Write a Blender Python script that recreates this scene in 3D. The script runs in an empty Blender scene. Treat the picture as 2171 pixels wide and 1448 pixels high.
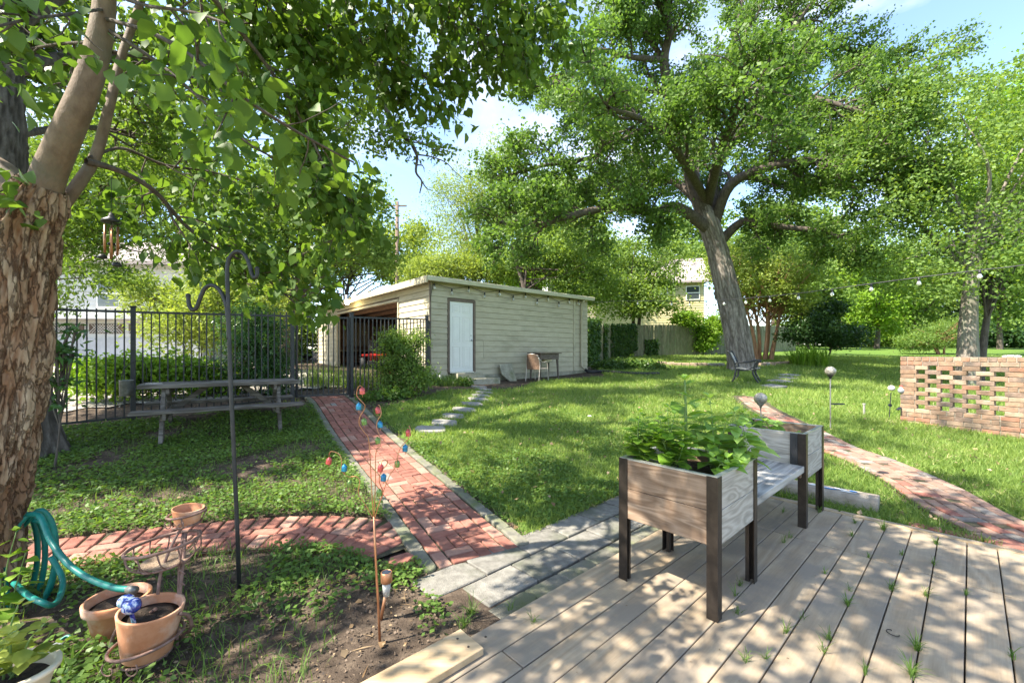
import bpy, bmesh, math, random
import numpy as np
from mathutils import Vector, Matrix, Euler

# ------------------------------------------------------------------ camera, sky, sun, exposure
scene = bpy.context.scene
C = scene.collection
R = math.radians
F, CX, HY, CAMH = 888.0, 1085.5, 749.0, 1.40      # focal length and horizon in photo pixels, eye height in metres

cam_d = bpy.data.cameras.new('camera')
cam = bpy.data.objects.new('camera', cam_d)
C.objects.link(cam)
cam.location = (0, 0, CAMH)
cam.rotation_euler = (R(90), 0, 0)
cam_d.sensor_width = 36.0
cam_d.lens = F / 2171 * 36.0
cam_d.shift_y = (HY - 724.0) / 2171
cam_d.clip_start = 0.05
cam_d.clip_end = 3000
scene.camera = cam

SUN_AZ = Vector((-0.93, -0.36, 0)).normalized()   # horizontal direction towards the sun
SUN_EL = R(52)
sun_dir = Vector((SUN_AZ.x * math.cos(SUN_EL), SUN_AZ.y * math.cos(SUN_EL), math.sin(SUN_EL)))
sun_d = bpy.data.lights.new('sun', 'SUN')
sun_d.energy = 5.0
sun_d.angle = R(0.55)
sun_d.color = (1.0, 0.93, 0.80)
sun = bpy.data.objects.new('sun', sun_d)
C.objects.link(sun)
sun.rotation_euler = sun_dir.to_track_quat('Z', 'Y').to_euler()
sun.location = (0, 0, 30)

world = bpy.data.worlds.new('World')
scene.world = world
world.use_nodes = True
wn, wl = world.node_tree.nodes, world.node_tree.links
wn.clear()
w_out = wn.new('ShaderNodeOutputWorld')
w_bg = wn.new('ShaderNodeBackground')
w_sky = wn.new('ShaderNodeTexSky')
w_sky.sky_type = 'NISHITA'
w_sky.sun_disc = False
w_sky.sun_elevation = SUN_EL
w_sky.sun_rotation = math.atan2(SUN_AZ.x, SUN_AZ.y)
w_sky.air_density = 1.0
w_sky.dust_density = 0.8
w_sky.ozone_density = 1.8
w_bg.inputs['Strength'].default_value = 0.15
w_tc = wn.new('ShaderNodeTexCoord')
w_map = wn.new('ShaderNodeMapping')
w_map.inputs['Scale'].default_value = (1.0, 1.0, 2.6)
w_map.inputs['Rotation'].default_value = (0.25, 0.1, 0.6)
w_no = wn.new('ShaderNodeTexNoise')
w_no.inputs['Scale'].default_value = 2.4
w_no.inputs['Detail'].default_value = 9
w_no.inputs['Roughness'].default_value = 0.58
w_no.inputs['Distortion'].default_value = 0.5
w_rmp = wn.new('ShaderNodeValToRGB')
w_rmp.color_ramp.elements[0].position = 0.46
w_rmp.color_ramp.elements[1].position = 0.82
w_mix = wn.new('ShaderNodeMixRGB')
w_mix.inputs['Color2'].default_value = (3.2, 3.3, 3.45, 1)
wl.new(w_tc.outputs['Generated'], w_map.inputs['Vector'])
wl.new(w_map.outputs['Vector'], w_no.inputs['Vector'])
wl.new(w_no.outputs['Fac'], w_rmp.inputs['Fac'])
wl.new(w_rmp.outputs['Color'], w_mix.inputs['Fac'])
wl.new(w_sky.outputs['Color'], w_mix.inputs['Color1'])
wl.new(w_mix.outputs['Color'], w_bg.inputs['Color'])
wl.new(w_bg.outputs['Background'], w_out.inputs['Surface'])

vs = scene.view_settings
vs.view_transform = 'Standard'
vs.look = 'None'
vs.exposure = 1.75
vs.gamma = 1.0
vs.use_curve_mapping = False
scene.cycles.max_bounces = 10
scene.cycles.diffuse_bounces = 5
scene.cycles.transmission_bounces = 8
scene.cycles.transparent_max_bounces = 8
scene.cycles.use_denoising = True

# ------------------------------------------------------------------ helpers
rng = np.random.default_rng(11)
rnd = random.Random(7)
MATW = {}                      # world matrix of every parent, by object name


def W(px, py, D):
    """the point at depth D metres that the photograph shows at pixel (px, py)"""
    return Vector(((px - CX) / F * D, D, CAMH + (HY - py) * D / F))


def tag(o, label=None, cat=None, group=None, kind=None):
    if label: o['label'] = label
    if cat: o['category'] = cat
    if group: o['group'] = group
    if kind: o['kind'] = kind
    return o


def thing(name, label, cat, loc=(0, 0, 0), rz=0.0, group=None):
    o = bpy.data.objects.new(name, None)
    o.empty_display_size = 0.1
    C.objects.link(o)
    o.location = loc
    o.rotation_euler = (0, 0, rz)
    MATW[o.name] = Matrix.Translation(Vector(loc)) @ Matrix.Rotation(rz, 4, 'Z')
    return tag(o, label, cat, group)


def link(name, me, m=None, parent=None):
    o = bpy.data.objects.new(name, me)
    C.objects.link(o)
    if m is not None and not me.materials:
        me.materials.append(m)
    if parent is not None:
        o.parent = parent
        MATW[o.name] = MATW.get(parent.name, Matrix.Identity(4))
    else:
        MATW[o.name] = Matrix.Identity(4)
    return o


def piece(name, me, parent, loc, rot=(0, 0, 0), scale=(1, 1, 1)):
    """one of many alike pieces: shares its mesh; loc and rot in the parent's space"""
    o = bpy.data.objects.new(name, me)
    C.objects.link(o)
    o.parent = parent
    o.location = loc
    o.rotation_euler = rot
    o.scale = scale
    return o


def copy_thing(src, loc, rz, label, group=None):
    r = src.copy()
    C.objects.link(r)
    r.location = loc
    r.rotation_euler = (0, 0, rz)
    r['label'] = label
    if group: r['group'] = group
    for ch in src.children:
        c = ch.copy(); C.objects.link(c); c.parent = r
        for g in ch.children:
            d = g.copy(); C.objects.link(d); d.parent = c
    return r


def catmull(pts, per=6):
    P = [Vector(p) for p in pts]
    if len(P) < 3: 
        return [P[0].lerp(P[-1], i / per) for i in range(per + 1)]
    Q = [P[0] * 2 - P[1]] + P + [P[-1] * 2 - P[-2]]
    out = []
    for i in range(1, len(Q) - 2):
        a, b, c, d = Q[i - 1], Q[i], Q[i + 1], Q[i + 2]
        for k in range(per):
            t = k / per
            out.append(0.5 * ((2 * b) + (c - a) * t + (2 * a - 5 * b + 4 * c - d) * t * t + (3 * b - a - 3 * c + d) * t ** 3))
    out.append(P[-1].copy())
    return out


def lerp(a, b, t): return a + (b - a) * t


class MB:
    """collects shapes in world coordinates; build() links them as ONE mesh object"""
    def __init__(s): s.v = []; s.f = []
    def add(s, vs_, fs):
        n = len(s.v)
        s.v.extend(Vector(v) for v in vs_)
        s.f.extend(tuple(i + n for i in f) for f in fs)
        return s
    def box(s, c, size, rot=None):
        x, y, z = (k / 2 for k in size)
        vs_ = [Vector(p) for p in ((-x, -y, -z), (x, -y, -z), (x, y, -z), (-x, y, -z), (-x, -y, z), (x, -y, z), (x, y, z), (-x, y, z))]
        if rot is not None:
            M = Matrix.Rotation(rot, 3, 'Z') if isinstance(rot, (int, float)) else rot
            vs_ = [M @ v for v in vs_]
        c = Vector(c)
        return s.add([v + c for v in vs_], [(0, 3, 2, 1), (4, 5, 6, 7), (0, 1, 5, 4), (1, 2, 6, 5), (2, 3, 7, 6), (3, 0, 4, 7)])
    def bar(s, p0, p1, w, h, up=(0, 0, 1)):
        """box from p0 to p1, w across, h along up"""
        p0, p1 = Vector(p0), Vector(p1)
        d = p1 - p0
        L = d.length
        d.normalize()
        u = Vector(up)
        side = d.cross(u)
        if side.length < 1e-4: side = d.cross(Vector((0, 1, 0)))
        side.normalize()
        u = side.cross(d)
        M = Matrix((d, side, u)).transposed()
        return s.box((p0 + p1) / 2, (L, w, h), M)
    def tube(s, pts, r, n=8, cap=True):
        P = [Vector(p) for p in pts]
        m = len(P)
        rr = [r] * m if isinstance(r, (int, float)) else list(r)
        base = len(s.v)
        up = Vector((0.13, 0.21, 0.97))
        prev = None
        for i in range(m):
            t = (P[min(i + 1, m - 1)] - P[max(i - 1, 0)])
            if t.length < 1e-7: t = Vector((0, 0, 1))
            t.normalize()
            if prev is None:
                a = t.cross(up)
                if a.length < 1e-3: a = t.cross(Vector((1, 0, 0)))
            else:
                a = prev - t * prev.dot(t)
                if a.length < 1e-4: a = t.cross(up)
            a.normalize()
            prev = a
            b = t.cross(a)
            for k in range(n):
                an = 2 * math.pi * k / n
                s.v.append(P[i] + (a * math.cos(an) + b * math.sin(an)) * rr[i])
        for i in range(m - 1):
            for k in range(n):
                k2 = (k + 1) % n
                s.f.append((base + i * n + k, base + i * n + k2, base + (i + 1) * n + k2, base + (i + 1) * n + k))
        if cap:
            s.f.append(tuple(base + k for k in range(n - 1, -1, -1)))
            s.f.append(tuple(base + (m - 1) * n + k for k in range(n)))
        return s
    def lathe(s, prof, c=(0, 0, 0), n=24, sx=1.0, sy=1.0, rot=None):
        """prof: list of (radius, z)"""
        base = len(s.v)
        c = Vector(c)
        for r_, z in prof:
            for k in range(n):
                an = 2 * math.pi * k / n
                v = Vector((r_ * math.cos(an) * sx, r_ * math.sin(an) * sy, z))
                if rot is not None: v = rot @ v
                s.v.append(v + c)
        for i in range(len(prof) - 1):
            for k in range(n):
                k2 = (k + 1) % n
                s.f.append((base + i * n + k, base + i * n + k2, base + (i + 1) * n + k2, base + (i + 1) * n + k))
        if prof[0][0] > 1e-6: s.f.append(tuple(base + k for k in range(n - 1, -1, -1)))
        if prof[-1][0] > 1e-6: s.f.append(tuple(base + (len(prof) - 1) * n + k for k in range(n)))
        return s
    def ball(s, c, r, n=16, m=10, sz=1.0):
        return s.lathe([(max(1e-5, r * math.sin(math.pi * i / m)), -r * sz * math.cos(math.pi * i / m)) for i in range(m + 1)], c, n)
    def prism(s, poly, z0, z1):
        n = len(poly)
        vs_ = [(p[0], p[1], z0) for p in poly] + [(p[0], p[1], z1) for p in poly]
        fs = [tuple(range(n - 1, -1, -1)), tuple(range(n, 2 * n))] + [(i, (i + 1) % n, n + (i + 1) % n, n + i) for i in range(n)]
        return s.add(vs_, fs)
    def mesh(s, name, m=None, smooth=False, bevel=0.0, M=None, seg=1):
        me = bpy.data.meshes.new(name)
        vs_ = s.v if M is None else [M @ v for v in s.v]
        me.from_pydata([tuple(v) for v in vs_], [], s.f)
        if bevel > 0:
            bm = bmesh.new(); bm.from_mesh(me)
            es = [e for e in bm.edges if len(e.link_faces) == 2 and e.calc_face_angle(0) > 0.5]
            bmesh.ops.bevel(bm, geom=es, offset=bevel, segments=seg, affect='EDGES', profile=0.6)
            bm.to_mesh(me); bm.free()
        if smooth:
            me.polygons.foreach_set('use_smooth', [True] * len(me.polygons))
        if m is not None: me.materials.append(m)
        me.update()
        return me
    def build(s, name, m, parent=None, smooth=False, bevel=0.0, seg=1):
        M = None
        if parent is not None:
            M = MATW[parent.name].inverted()
        return link(name, s.mesh(name, m, smooth, bevel, M, seg), None, parent)


# ---- numpy value noise
def _hash(ix, iy, iz):
    n = (ix.astype(np.int64) * 374761393 + iy.astype(np.int64) * 668265263 + iz.astype(np.int64) * 2147483647) & 0x7fffffff
    n = ((n ^ (n >> 13)) * 1274126177) & 0x7fffffff
    return ((n ^ (n >> 16)) & 0xffff) / 65535.0


def vnoise(x, y, z=0.0):
    x = np.asarray(x, float); y = np.asarray(y, float); z = np.zeros_like(x) + z
    ix, iy, iz = np.floor(x), np.floor(y), np.floor(z)
    fx, fy, fz = x - ix, y - iy, z - iz
    fx, fy, fz = (f * f * (3 - 2 * f) for f in (fx, fy, fz))
    out = 0
    for dx in (0, 1):
        for dy in (0, 1):
            for dz in (0, 1):
                w = (fx if dx else 1 - fx) * (fy if dy else 1 - fy) * (fz if dz else 1 - fz)
                out = out + w * _hash(ix + dx, iy + dy, iz + dz)
    return out


def fbm(x, y, z=0.0, o=4):
    a, s, t = 0.5, 0, 0
    for k in range(o):
        s = s + a * vnoise(np.asarray(x) * 2 ** k + 17.3 * k, np.asarray(y) * 2 ** k + 5.1 * k, np.asarray(z) * 2 ** k)
        t += a; a *= 0.5
    return s / t


# ---- materials
def newmat(name):
    m = bpy.data.materials.new(name)
    m.use_nodes = True
    nt = m.node_tree
    nt.nodes.clear()
    out = nt.nodes.new('ShaderNodeOutputMaterial')
    return m, nt.nodes, nt.links, out


def N(nodes, t, **kw):
    n = nodes.new(t)
    for k, v in kw.items():
        if k in n.inputs: n.inputs[k].default_value = v
        else: setattr(n, k, v)
    return n


def c4(c): return (c[0], c[1], c[2], 1)


def coords(nodes, links, scale=(1, 1, 1), rot=(0, 0, 0), world=False, rand=True):
    tc = nodes.new('ShaderNodeTexCoord')
    mp = nodes.new('ShaderNodeMapping')
    mp.inputs['Scale'].default_value = scale
    mp.inputs['Rotation'].default_value = rot
    src = tc.outputs['Object']
    if world:
        g = nodes.new('ShaderNodeNewGeometry'); src = g.outputs['Position']
    links.new(src, mp.inputs['Vector'])
    if rand and not world:
        oi = nodes.new('ShaderNodeObjectInfo')
        mu = nodes.new('ShaderNodeMath'); mu.operation = 'MULTIPLY'; mu.inputs[1].default_value = 37.0
        links.new(oi.outputs['Random'], mu.inputs[0])
        va = nodes.new('ShaderNodeVectorMath'); va.operation = 'ADD'
        links.new(mp.outputs['Vector'], va.inputs[0]); links.new(mu.outputs[0], va.inputs[1])
        return va.outputs[0]
    return mp.outputs['Vector']


def pmat(name, c1, c2=None, scale=6.0, rough=0.7, bump=0.15, bscale=None, metallic=0.0, stretch=(1, 1, 1), objrand=0.0,
         lo=0.35, hi=0.65, spec=0.4, world=False, c3=None, s3=1.5, lo3=0.5, hi3=0.7, coat=0.0, detail=6):
    """two-tone noise paint with fine relief; c3 adds a third tone in larger stains"""
    m, nd, lk, out = newmat(name)
    b = nd.new('ShaderNodeBsdfPrincipled')
    lk.new(b.outputs[0], out.inputs['Surface'])
    b.inputs['Roughness'].default_value = rough
    b.inputs['Metallic'].default_value = metallic
    b.inputs['Specular IOR Level'].default_value = spec
    if coat: b.inputs['Coat Weight'].default_value = coat
    v = coords(nd, lk, stretch, world=world)
    no = N(nd, 'ShaderNodeTexNoise', Scale=scale, Detail=detail, Roughness=0.6)
    lk.new(v, no.inputs['Vector'])
    rp = nd.new('ShaderNodeValToRGB')
    rp.color_ramp.elements[0].position = lo; rp.color_ramp.elements[1].position = hi
    rp.color_ramp.elements[0].color = c4(c1); rp.color_ramp.elements[1].color = c4(c2 or c1)
    lk.new(no.outputs['Fac'], rp.inputs['Fac'])
    col = rp.outputs['Color']
    if c3:
        n3 = N(nd, 'ShaderNodeTexNoise', Scale=s3, Detail=5, Roughness=0.65)
        lk.new(v, n3.inputs['Vector'])
        r3 = nd.new('ShaderNodeValToRGB')
        r3.color_ramp.elements[0].position = lo3; r3.color_ramp.elements[1].position = hi3
        lk.new(n3.outputs['Fac'], r3.inputs['Fac'])
        mx = nd.new('ShaderNodeMixRGB'); mx.inputs['Color2'].default_value = c4(c3)
        lk.new(r3.outputs['Color'], mx.inputs['Fac']); lk.new(col, mx.inputs['Color1'])
        col = mx.outputs['Color']
    if objrand:
        oi = nd.new('ShaderNodeObjectInfo')
        mr = nd.new('ShaderNodeMapRange')
        mr.inputs['To Min'].default_value = 1 - objrand; mr.inputs['To Max'].default_value = 1 + objrand
        lk.new(oi.outputs['Random'], mr.inputs['Value'])
        hs = nd.new('ShaderNodeHueSaturation')
        lk.new(mr.outputs[0], hs.inputs['Value']); lk.new(col, hs.inputs['Color'])
        col = hs.outputs['Color']
    lk.new(col, b.inputs['Base Color'])
    if bump:
        nb = N(nd, 'ShaderNodeTexNoise', Scale=bscale or scale * 4, Detail=5, Roughness=0.65)
        lk.new(v, nb.inputs['Vector'])
        bp = N(nd, 'ShaderNodeBump', Strength=bump, Distance=0.02)
        lk.new(nb.outputs['Fac'], bp.inputs['Height']); lk.new(bp.outputs[0], b.inputs['Normal'])
    return m


def leafmat(name, cd, cl, trans=0.35, tcol=None, rough=0.5, spec=0.22, attr='tint'):
    m, nd, lk, out = newmat(name)
    at = nd.new('ShaderNodeAttribute'); at.attribute_name = attr
    rp = nd.new('ShaderNodeValToRGB')
    rp.color_ramp.elements[0].color = c4(cd); rp.color_ramp.elements[1].color = c4(cl)
    lk.new(at.outputs['Fac'], rp.inputs['Fac'])
    b = nd.new('ShaderNodeBsdfPrincipled')
    b.inputs['Roughness'].default_value = rough
    b.inputs['Specular IOR Level'].default_value = spec
    lk.new(rp.outputs['Color'], b.inputs['Base Color'])
    t = nd.new('ShaderNodeBsdfTranslucent')
    mm = nd.new('ShaderNodeMixRGB'); mm.blend_type = 'MULTIPLY'; mm.inputs['Fac'].default_value = 1.0
    mm.inputs['Color2'].default_value = c4(tcol or (2.2, 2.0, 0.8))
    lk.new(rp.outputs['Color'], mm.inputs['Color1']); lk.new(mm.outputs['Color'], t.inputs['Color'])
    mx = nd.new('ShaderNodeMixShader'); mx.inputs['Fac'].default_value = trans
    lk.new(b.outputs[0], mx.inputs[1]); lk.new(t.outputs[0], mx.inputs[2]); lk.new(mx.outputs[0], out.inputs['Surface'])
    return m


# ---- many leaves as one mesh
T_DIAMOND = (np.array([(0, 0, 0), (.34, .45, .05), (0, 1, 0), (-.34, .45, .05)]), [(0, 1, 2, 3)])
T_LANCE = (np.array([(0, 0, 0), (.15, .42, .03), (0, 1, -.06), (-.15, .42, .03)]), [(0, 1, 2, 3)])
T_BLADE = (np.array([(-.055, 0, 0), (.055, 0, 0), (0.02, 1, .25)]), [(0, 1, 2)])
T_HEART = (np.array([(0, 0, 0), (.40, .26, .08), (.36, .56, .07), (0, 1.08, -.10), (-.36, .56, .07), (-.40, .26, .08), (0, .45, 0)]),
           [(0, 1, 2, 6), (6, 2, 3, 3), (0, 6, 4, 5), (6, 3, 4, 4)])
T_HEART = (T_HEART[0], [(0, 1, 2, 6), (0, 6, 4, 5), (6, 2, 3, 4)])
T_OVAL = (np.array([(0, 0, 0), (.30, .28, .05), (.27, .68, .04), (0, 1, -.05), (-.27, .68, .04), (-.30, .28, .05)]), [(0, 1, 2, 3), (0, 3, 4, 5)])
T_OAK = (np.array([(0, 0, 0), (.22, .30, .04), (.42, .72, .02), (0, 1.0, 0), (-.42, .68, .05), (-.2, .34, .02)]), [(0, 1, 2, 3), (0, 3, 4, 5)])


def unit(a): return a / np.maximum(np.linalg.norm(a, axis=1, keepdims=True), 1e-9)


def leaf_mesh(name, P, Nn, T, size, tmpl, tint, mat, parent=None, width=1.0):
    tv, tf = tmpl
    n = len(P); k = len(tv); m = len(tf); q = len(tf[0])
    P = np.asarray(P, float); T = unit(np.asarray(T, float))
    Nn = np.asarray(Nn, float); Nn = unit(Nn - T * (Nn * T).sum(1, keepdims=True))
    B = np.cross(T, Nn)
    size = np.broadcast_to(np.asarray(size, float), (n,))[:, None, None]
    wd = np.broadcast_to(np.asarray(width, float), (n,))[:, None, None]
    V = P[:, None, :] + size * (tv[None, :, 0:1] * wd * B[:, None, :] + tv[None, :, 1:2] * T[:, None, :] + tv[None, :, 2:3] * Nn[:, None, :])
    if parent is not None:
        Mi = np.array(MATW[parent.name].inverted())
        V = V @ Mi[:3, :3].T + Mi[:3, 3]
    me = bpy.data.meshes.new(name)
    me.vertices.add(n * k)
    me.vertices.foreach_set('co', np.ascontiguousarray(V.reshape(-1), dtype=np.float32))
    fi = (np.array(tf)[None] + (np.arange(n) * k)[:, None, None]).reshape(-1)
    me.loops.add(n * m * q)
    me.loops.foreach_set('vertex_index', fi.astype(np.int32))
    me.polygons.add(n * m)
    me.polygons.foreach_set('loop_start', (np.arange(n * m) * q).astype(np.int32))
    me.update(calc_edges=True)
    a = me.attributes.new('tint', 'FLOAT', 'FACE')
    a.data.foreach_set('value', np.repeat(np.clip(np.broadcast_to(tint, (n,)), 0, 1), m).astype(np.float32))
    me.materials.append(mat)
    return link(name, me, None, parent)


def rand_dirs(n, g=rng):
    return unit(g.normal(size=(n, 3)))
# ------------------------------------------------------------------ the ground
CTRL = np.array([
    (-0.5, 2.3, -.03), (-1.5, 2.4, -.02), (-2.6, 2.1, -.03), (0.6, 3.4, -.02), (1.6, 4.6, .01), (3.2, 5.4, .03), (4.6, 4.2, 0), (6, 3, 0), (0, 0, -.05),
    (-3, 0, -.05), (3, 0, -.05), (6, -4, -.05), (-6, -4, -.05), (-2.6, 3.3, .0), (-3.4, 3.4, .03),
    (-4.4, 5.2, .23), (-3.0, 6.1, .27), (-6.2, 5.7, .37), (-4.0, 7.6, .52), (-3.2, 8.3, .52), (-2.0, 9.8, .58), (-1.3, 11.4, .54), (2, 14, .56), (2.9, 15.6, .66),
    (6, 11, .45), (7.5, 16, .74), (7.2, 7.75, .15), (8.6, 5.4, .05), (7, 24.6, 1.23), (-9, 5, .38), (-9, 10, .6), (-8, 16, .82), (-6.5, 20, .9),
    (-10, 30, 1.3), (0.3, 8, .27), (3, 8, .2), (0, 5, .07), (2.0, 6.2, .09), (-1.8, 5.0, .13), (14, 12, .4), (14, 6, .05), (16, 20, .95), (25, 40, 2.0), (40, 50, 2.3), (10, 40, 2.0),
    (-25, 20, 1.0), (-25, 45, 1.6), (50, 20, 1.0), (40, 0, 0), (-30, 0, .2), (60, 60, 2.6), (-40, 60, 2.0)], float)


def _phi(r2): return 0.5 * r2 * np.log(r2 + 1e-9)


def _solve():
    n = len(CTRL); x = CTRL[:, :2] / 10; d2 = ((x[:, None] - x[None]) ** 2).sum(-1)
    A = np.zeros((n + 3, n + 3)); A[:n, :n] = _phi(d2) + 0.004 * np.eye(n)
    A[:n, n] = 1; A[:n, n + 1:] = x; A[n, :n] = 1; A[n + 1:, :n] = x.T
    return np.linalg.solve(A, np.concatenate([CTRL[:, 2], [0, 0, 0]]))


TPS = _solve()


def zg(x, y):
    x = np.clip(np.asarray(x, float), -40, 60) / 10; y = np.clip(np.asarray(y, float), -10, 60) / 10
    sh = x.shape; x = x.ravel(); y = y.ravel()
    out = TPS[-3] + TPS[-2] * x + TPS[-1] * y
    for k in range(len(CTRL)):
        out = out + TPS[k] * _phi((x - CTRL[k, 0] / 10) ** 2 + (y - CTRL[k, 1] / 10) ** 2)
    return out.reshape(sh)


def z1(x, y): return float(zg(np.array([x]), np.array([y]))[0])


def gp(px, py, dz=0.0):
    """ground point seen at a pixel of the photograph"""
    D = 60.0
    Ds = np.concatenate([np.arange(1.0, 12, 0.02), np.arange(12, 70, 0.1)])
    xs = (px - CX) / F * Ds; zs = CAMH + (HY - py) * Ds / F
    g = zg(xs, Ds) + dz
    i = int(np.argmax(zs < g)) if (zs < g).any() else len(Ds) - 1
    return Vector((xs[i], Ds[i], float(g[i])))


# deck frame: u along the boards, v across them
TH = R(47.59)
DU = Vector((math.sin(TH), math.cos(TH), 0)); DV = Vector((math.cos(TH), -math.sin(TH), 0))
BW, V0, U1, U2 = 0.1476, -1.051, 3.748, 4.635
VL = V0 - 4 * BW - 0.03
def dk(u, v, z=0.0): return DU * u + DV * v + Vector((0, 0, z))
DECK_RZ = math.atan2(DU.y, DU.x)


def poly_dist(x, y, pts):
    """distance of points to a polyline"""
    best = np.full(np.shape(x), 1e9)
    for a, b in zip(pts[:-1], pts[1:]):
        dx, dy = b[0] - a[0], b[1] - a[1]
        t = np.clip(((x - a[0]) * dx + (y - a[1]) * dy) / (dx * dx + dy * dy + 1e-12), 0, 1)
        best = np.minimum(best, np.hypot(x - a[0] - t * dx, y - a[1] - t * dy))
    return best


def inside(x, y, poly):
    x = np.asarray(x); y = np.asarray(y)
    r = np.zeros(x.shape, bool)
    n = len(poly)
    for i in range(n):
        x0, y0 = poly[i][0], poly[i][1]; x1, y1 = poly[(i + 1) % n][0], poly[(i + 1) % n][1]
        c = ((y0 > y) != (y1 > y)) & (x < (x1 - x0) * (y - y0) / (y1 - y0 + 1e-12) + x0)
        r ^= c
    return r


# centre lines of the paths (photo pixels on the ground)
MAIN = catmull([gp(*p) for p in ((690, 838), (707, 850), (752, 905), (803, 960), (872, 1030), (960, 1120), (1020, 1183))], 8)
SIDE = catmull([gp(*p) for p in ((20, 1188), (110, 1176), (206, 1164), (300, 1152), (407, 1142), (506, 1132), (610, 1126), (700, 1125), (775, 1134), (828, 1152), (850, 1166))], 6)
RIGHT = catmull([gp(*p) for p in ((1583, 842), (1612, 864), (1690, 905), (1765, 946), (1845, 976), (1945, 1022), (2040, 1080), (2140, 1128), (2260, 1180), (2420, 1250))], 6)
SHED_C = Vector((-2.27, 11.55, 0)); SA = Vector((.766, .643, 0)); SB = Vector((-.643, .766, 0))   # corner, along the door wall, along the open front
DECK_POLY = [dk(-3.5, VL), dk(U2 + .1, VL), dk(U2 + .1, 5.0), dk(-3.5, 5.0)]
SHED_POLY = [SHED_C + SA * a + SB * b for a, b in ((-.05, -.05), (6.8, -.05), (6.8, 11), (-.05, 11))]
FENCE_LINE = [Vector((-6.22, 5.7, 0)) + SA * t for t in (-6, 4.0)] + [Vector((-1.99, 9.8, 0)), Vector((-2.25, 11.5, 0))]
BED_POLY = [(p.x, p.y) for p in [Vector((-9, 3.2, 0))] + [FENCE_LINE[0], FENCE_LINE[1]]] + [(p.x, p.y) for p in MAIN] + [(dk(2.0, VL).x, dk(2.0, VL).y), (dk(-1, VL).x, dk(-1, VL).y), (-6, -1)]
SHEDBED = [gp(*p) for p in ((745, 842), (905, 812), (1000, 790), (1250, 770), (1285, 800), (1180, 806), (1040, 812), (980, 822), (900, 840), (800, 868), (770, 868))]


def soil_amount(x, y):
    """1 where the ground is bare soil or litter, 0 where lawn grows"""
    bed = inside(x, y, BED_POLY).astype(float)
    side = x * SA.y - y * SA.x
    behind = ((x - FENCE_LINE[0].x) * SA.y - (y - FENCE_LINE[0].y) * SA.x < -0.05) & (x < 0.9 + 0.4 * (y - 13)) & (y > 0) & ((x - SHED_C.x) * SB.y - (y - SHED_C.y) * SB.x < 6.7)
    s = np.maximum(bed * 0.92, behind * 1.0)
    s = np.maximum(s, inside(x, y, DECK_POLY) * 1.0)
    s = np.maximum(s, 0.85 * inside(x, y, SHEDBED))
    edge = np.minimum(np.minimum(poly_dist(x, y, MAIN) - .46, poly_dist(x, y, RIGHT) - .30), 9)
    s = np.maximum(s, np.clip(1 - edge / 0.14, 0, 1) * 0.75)
    return s


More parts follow.
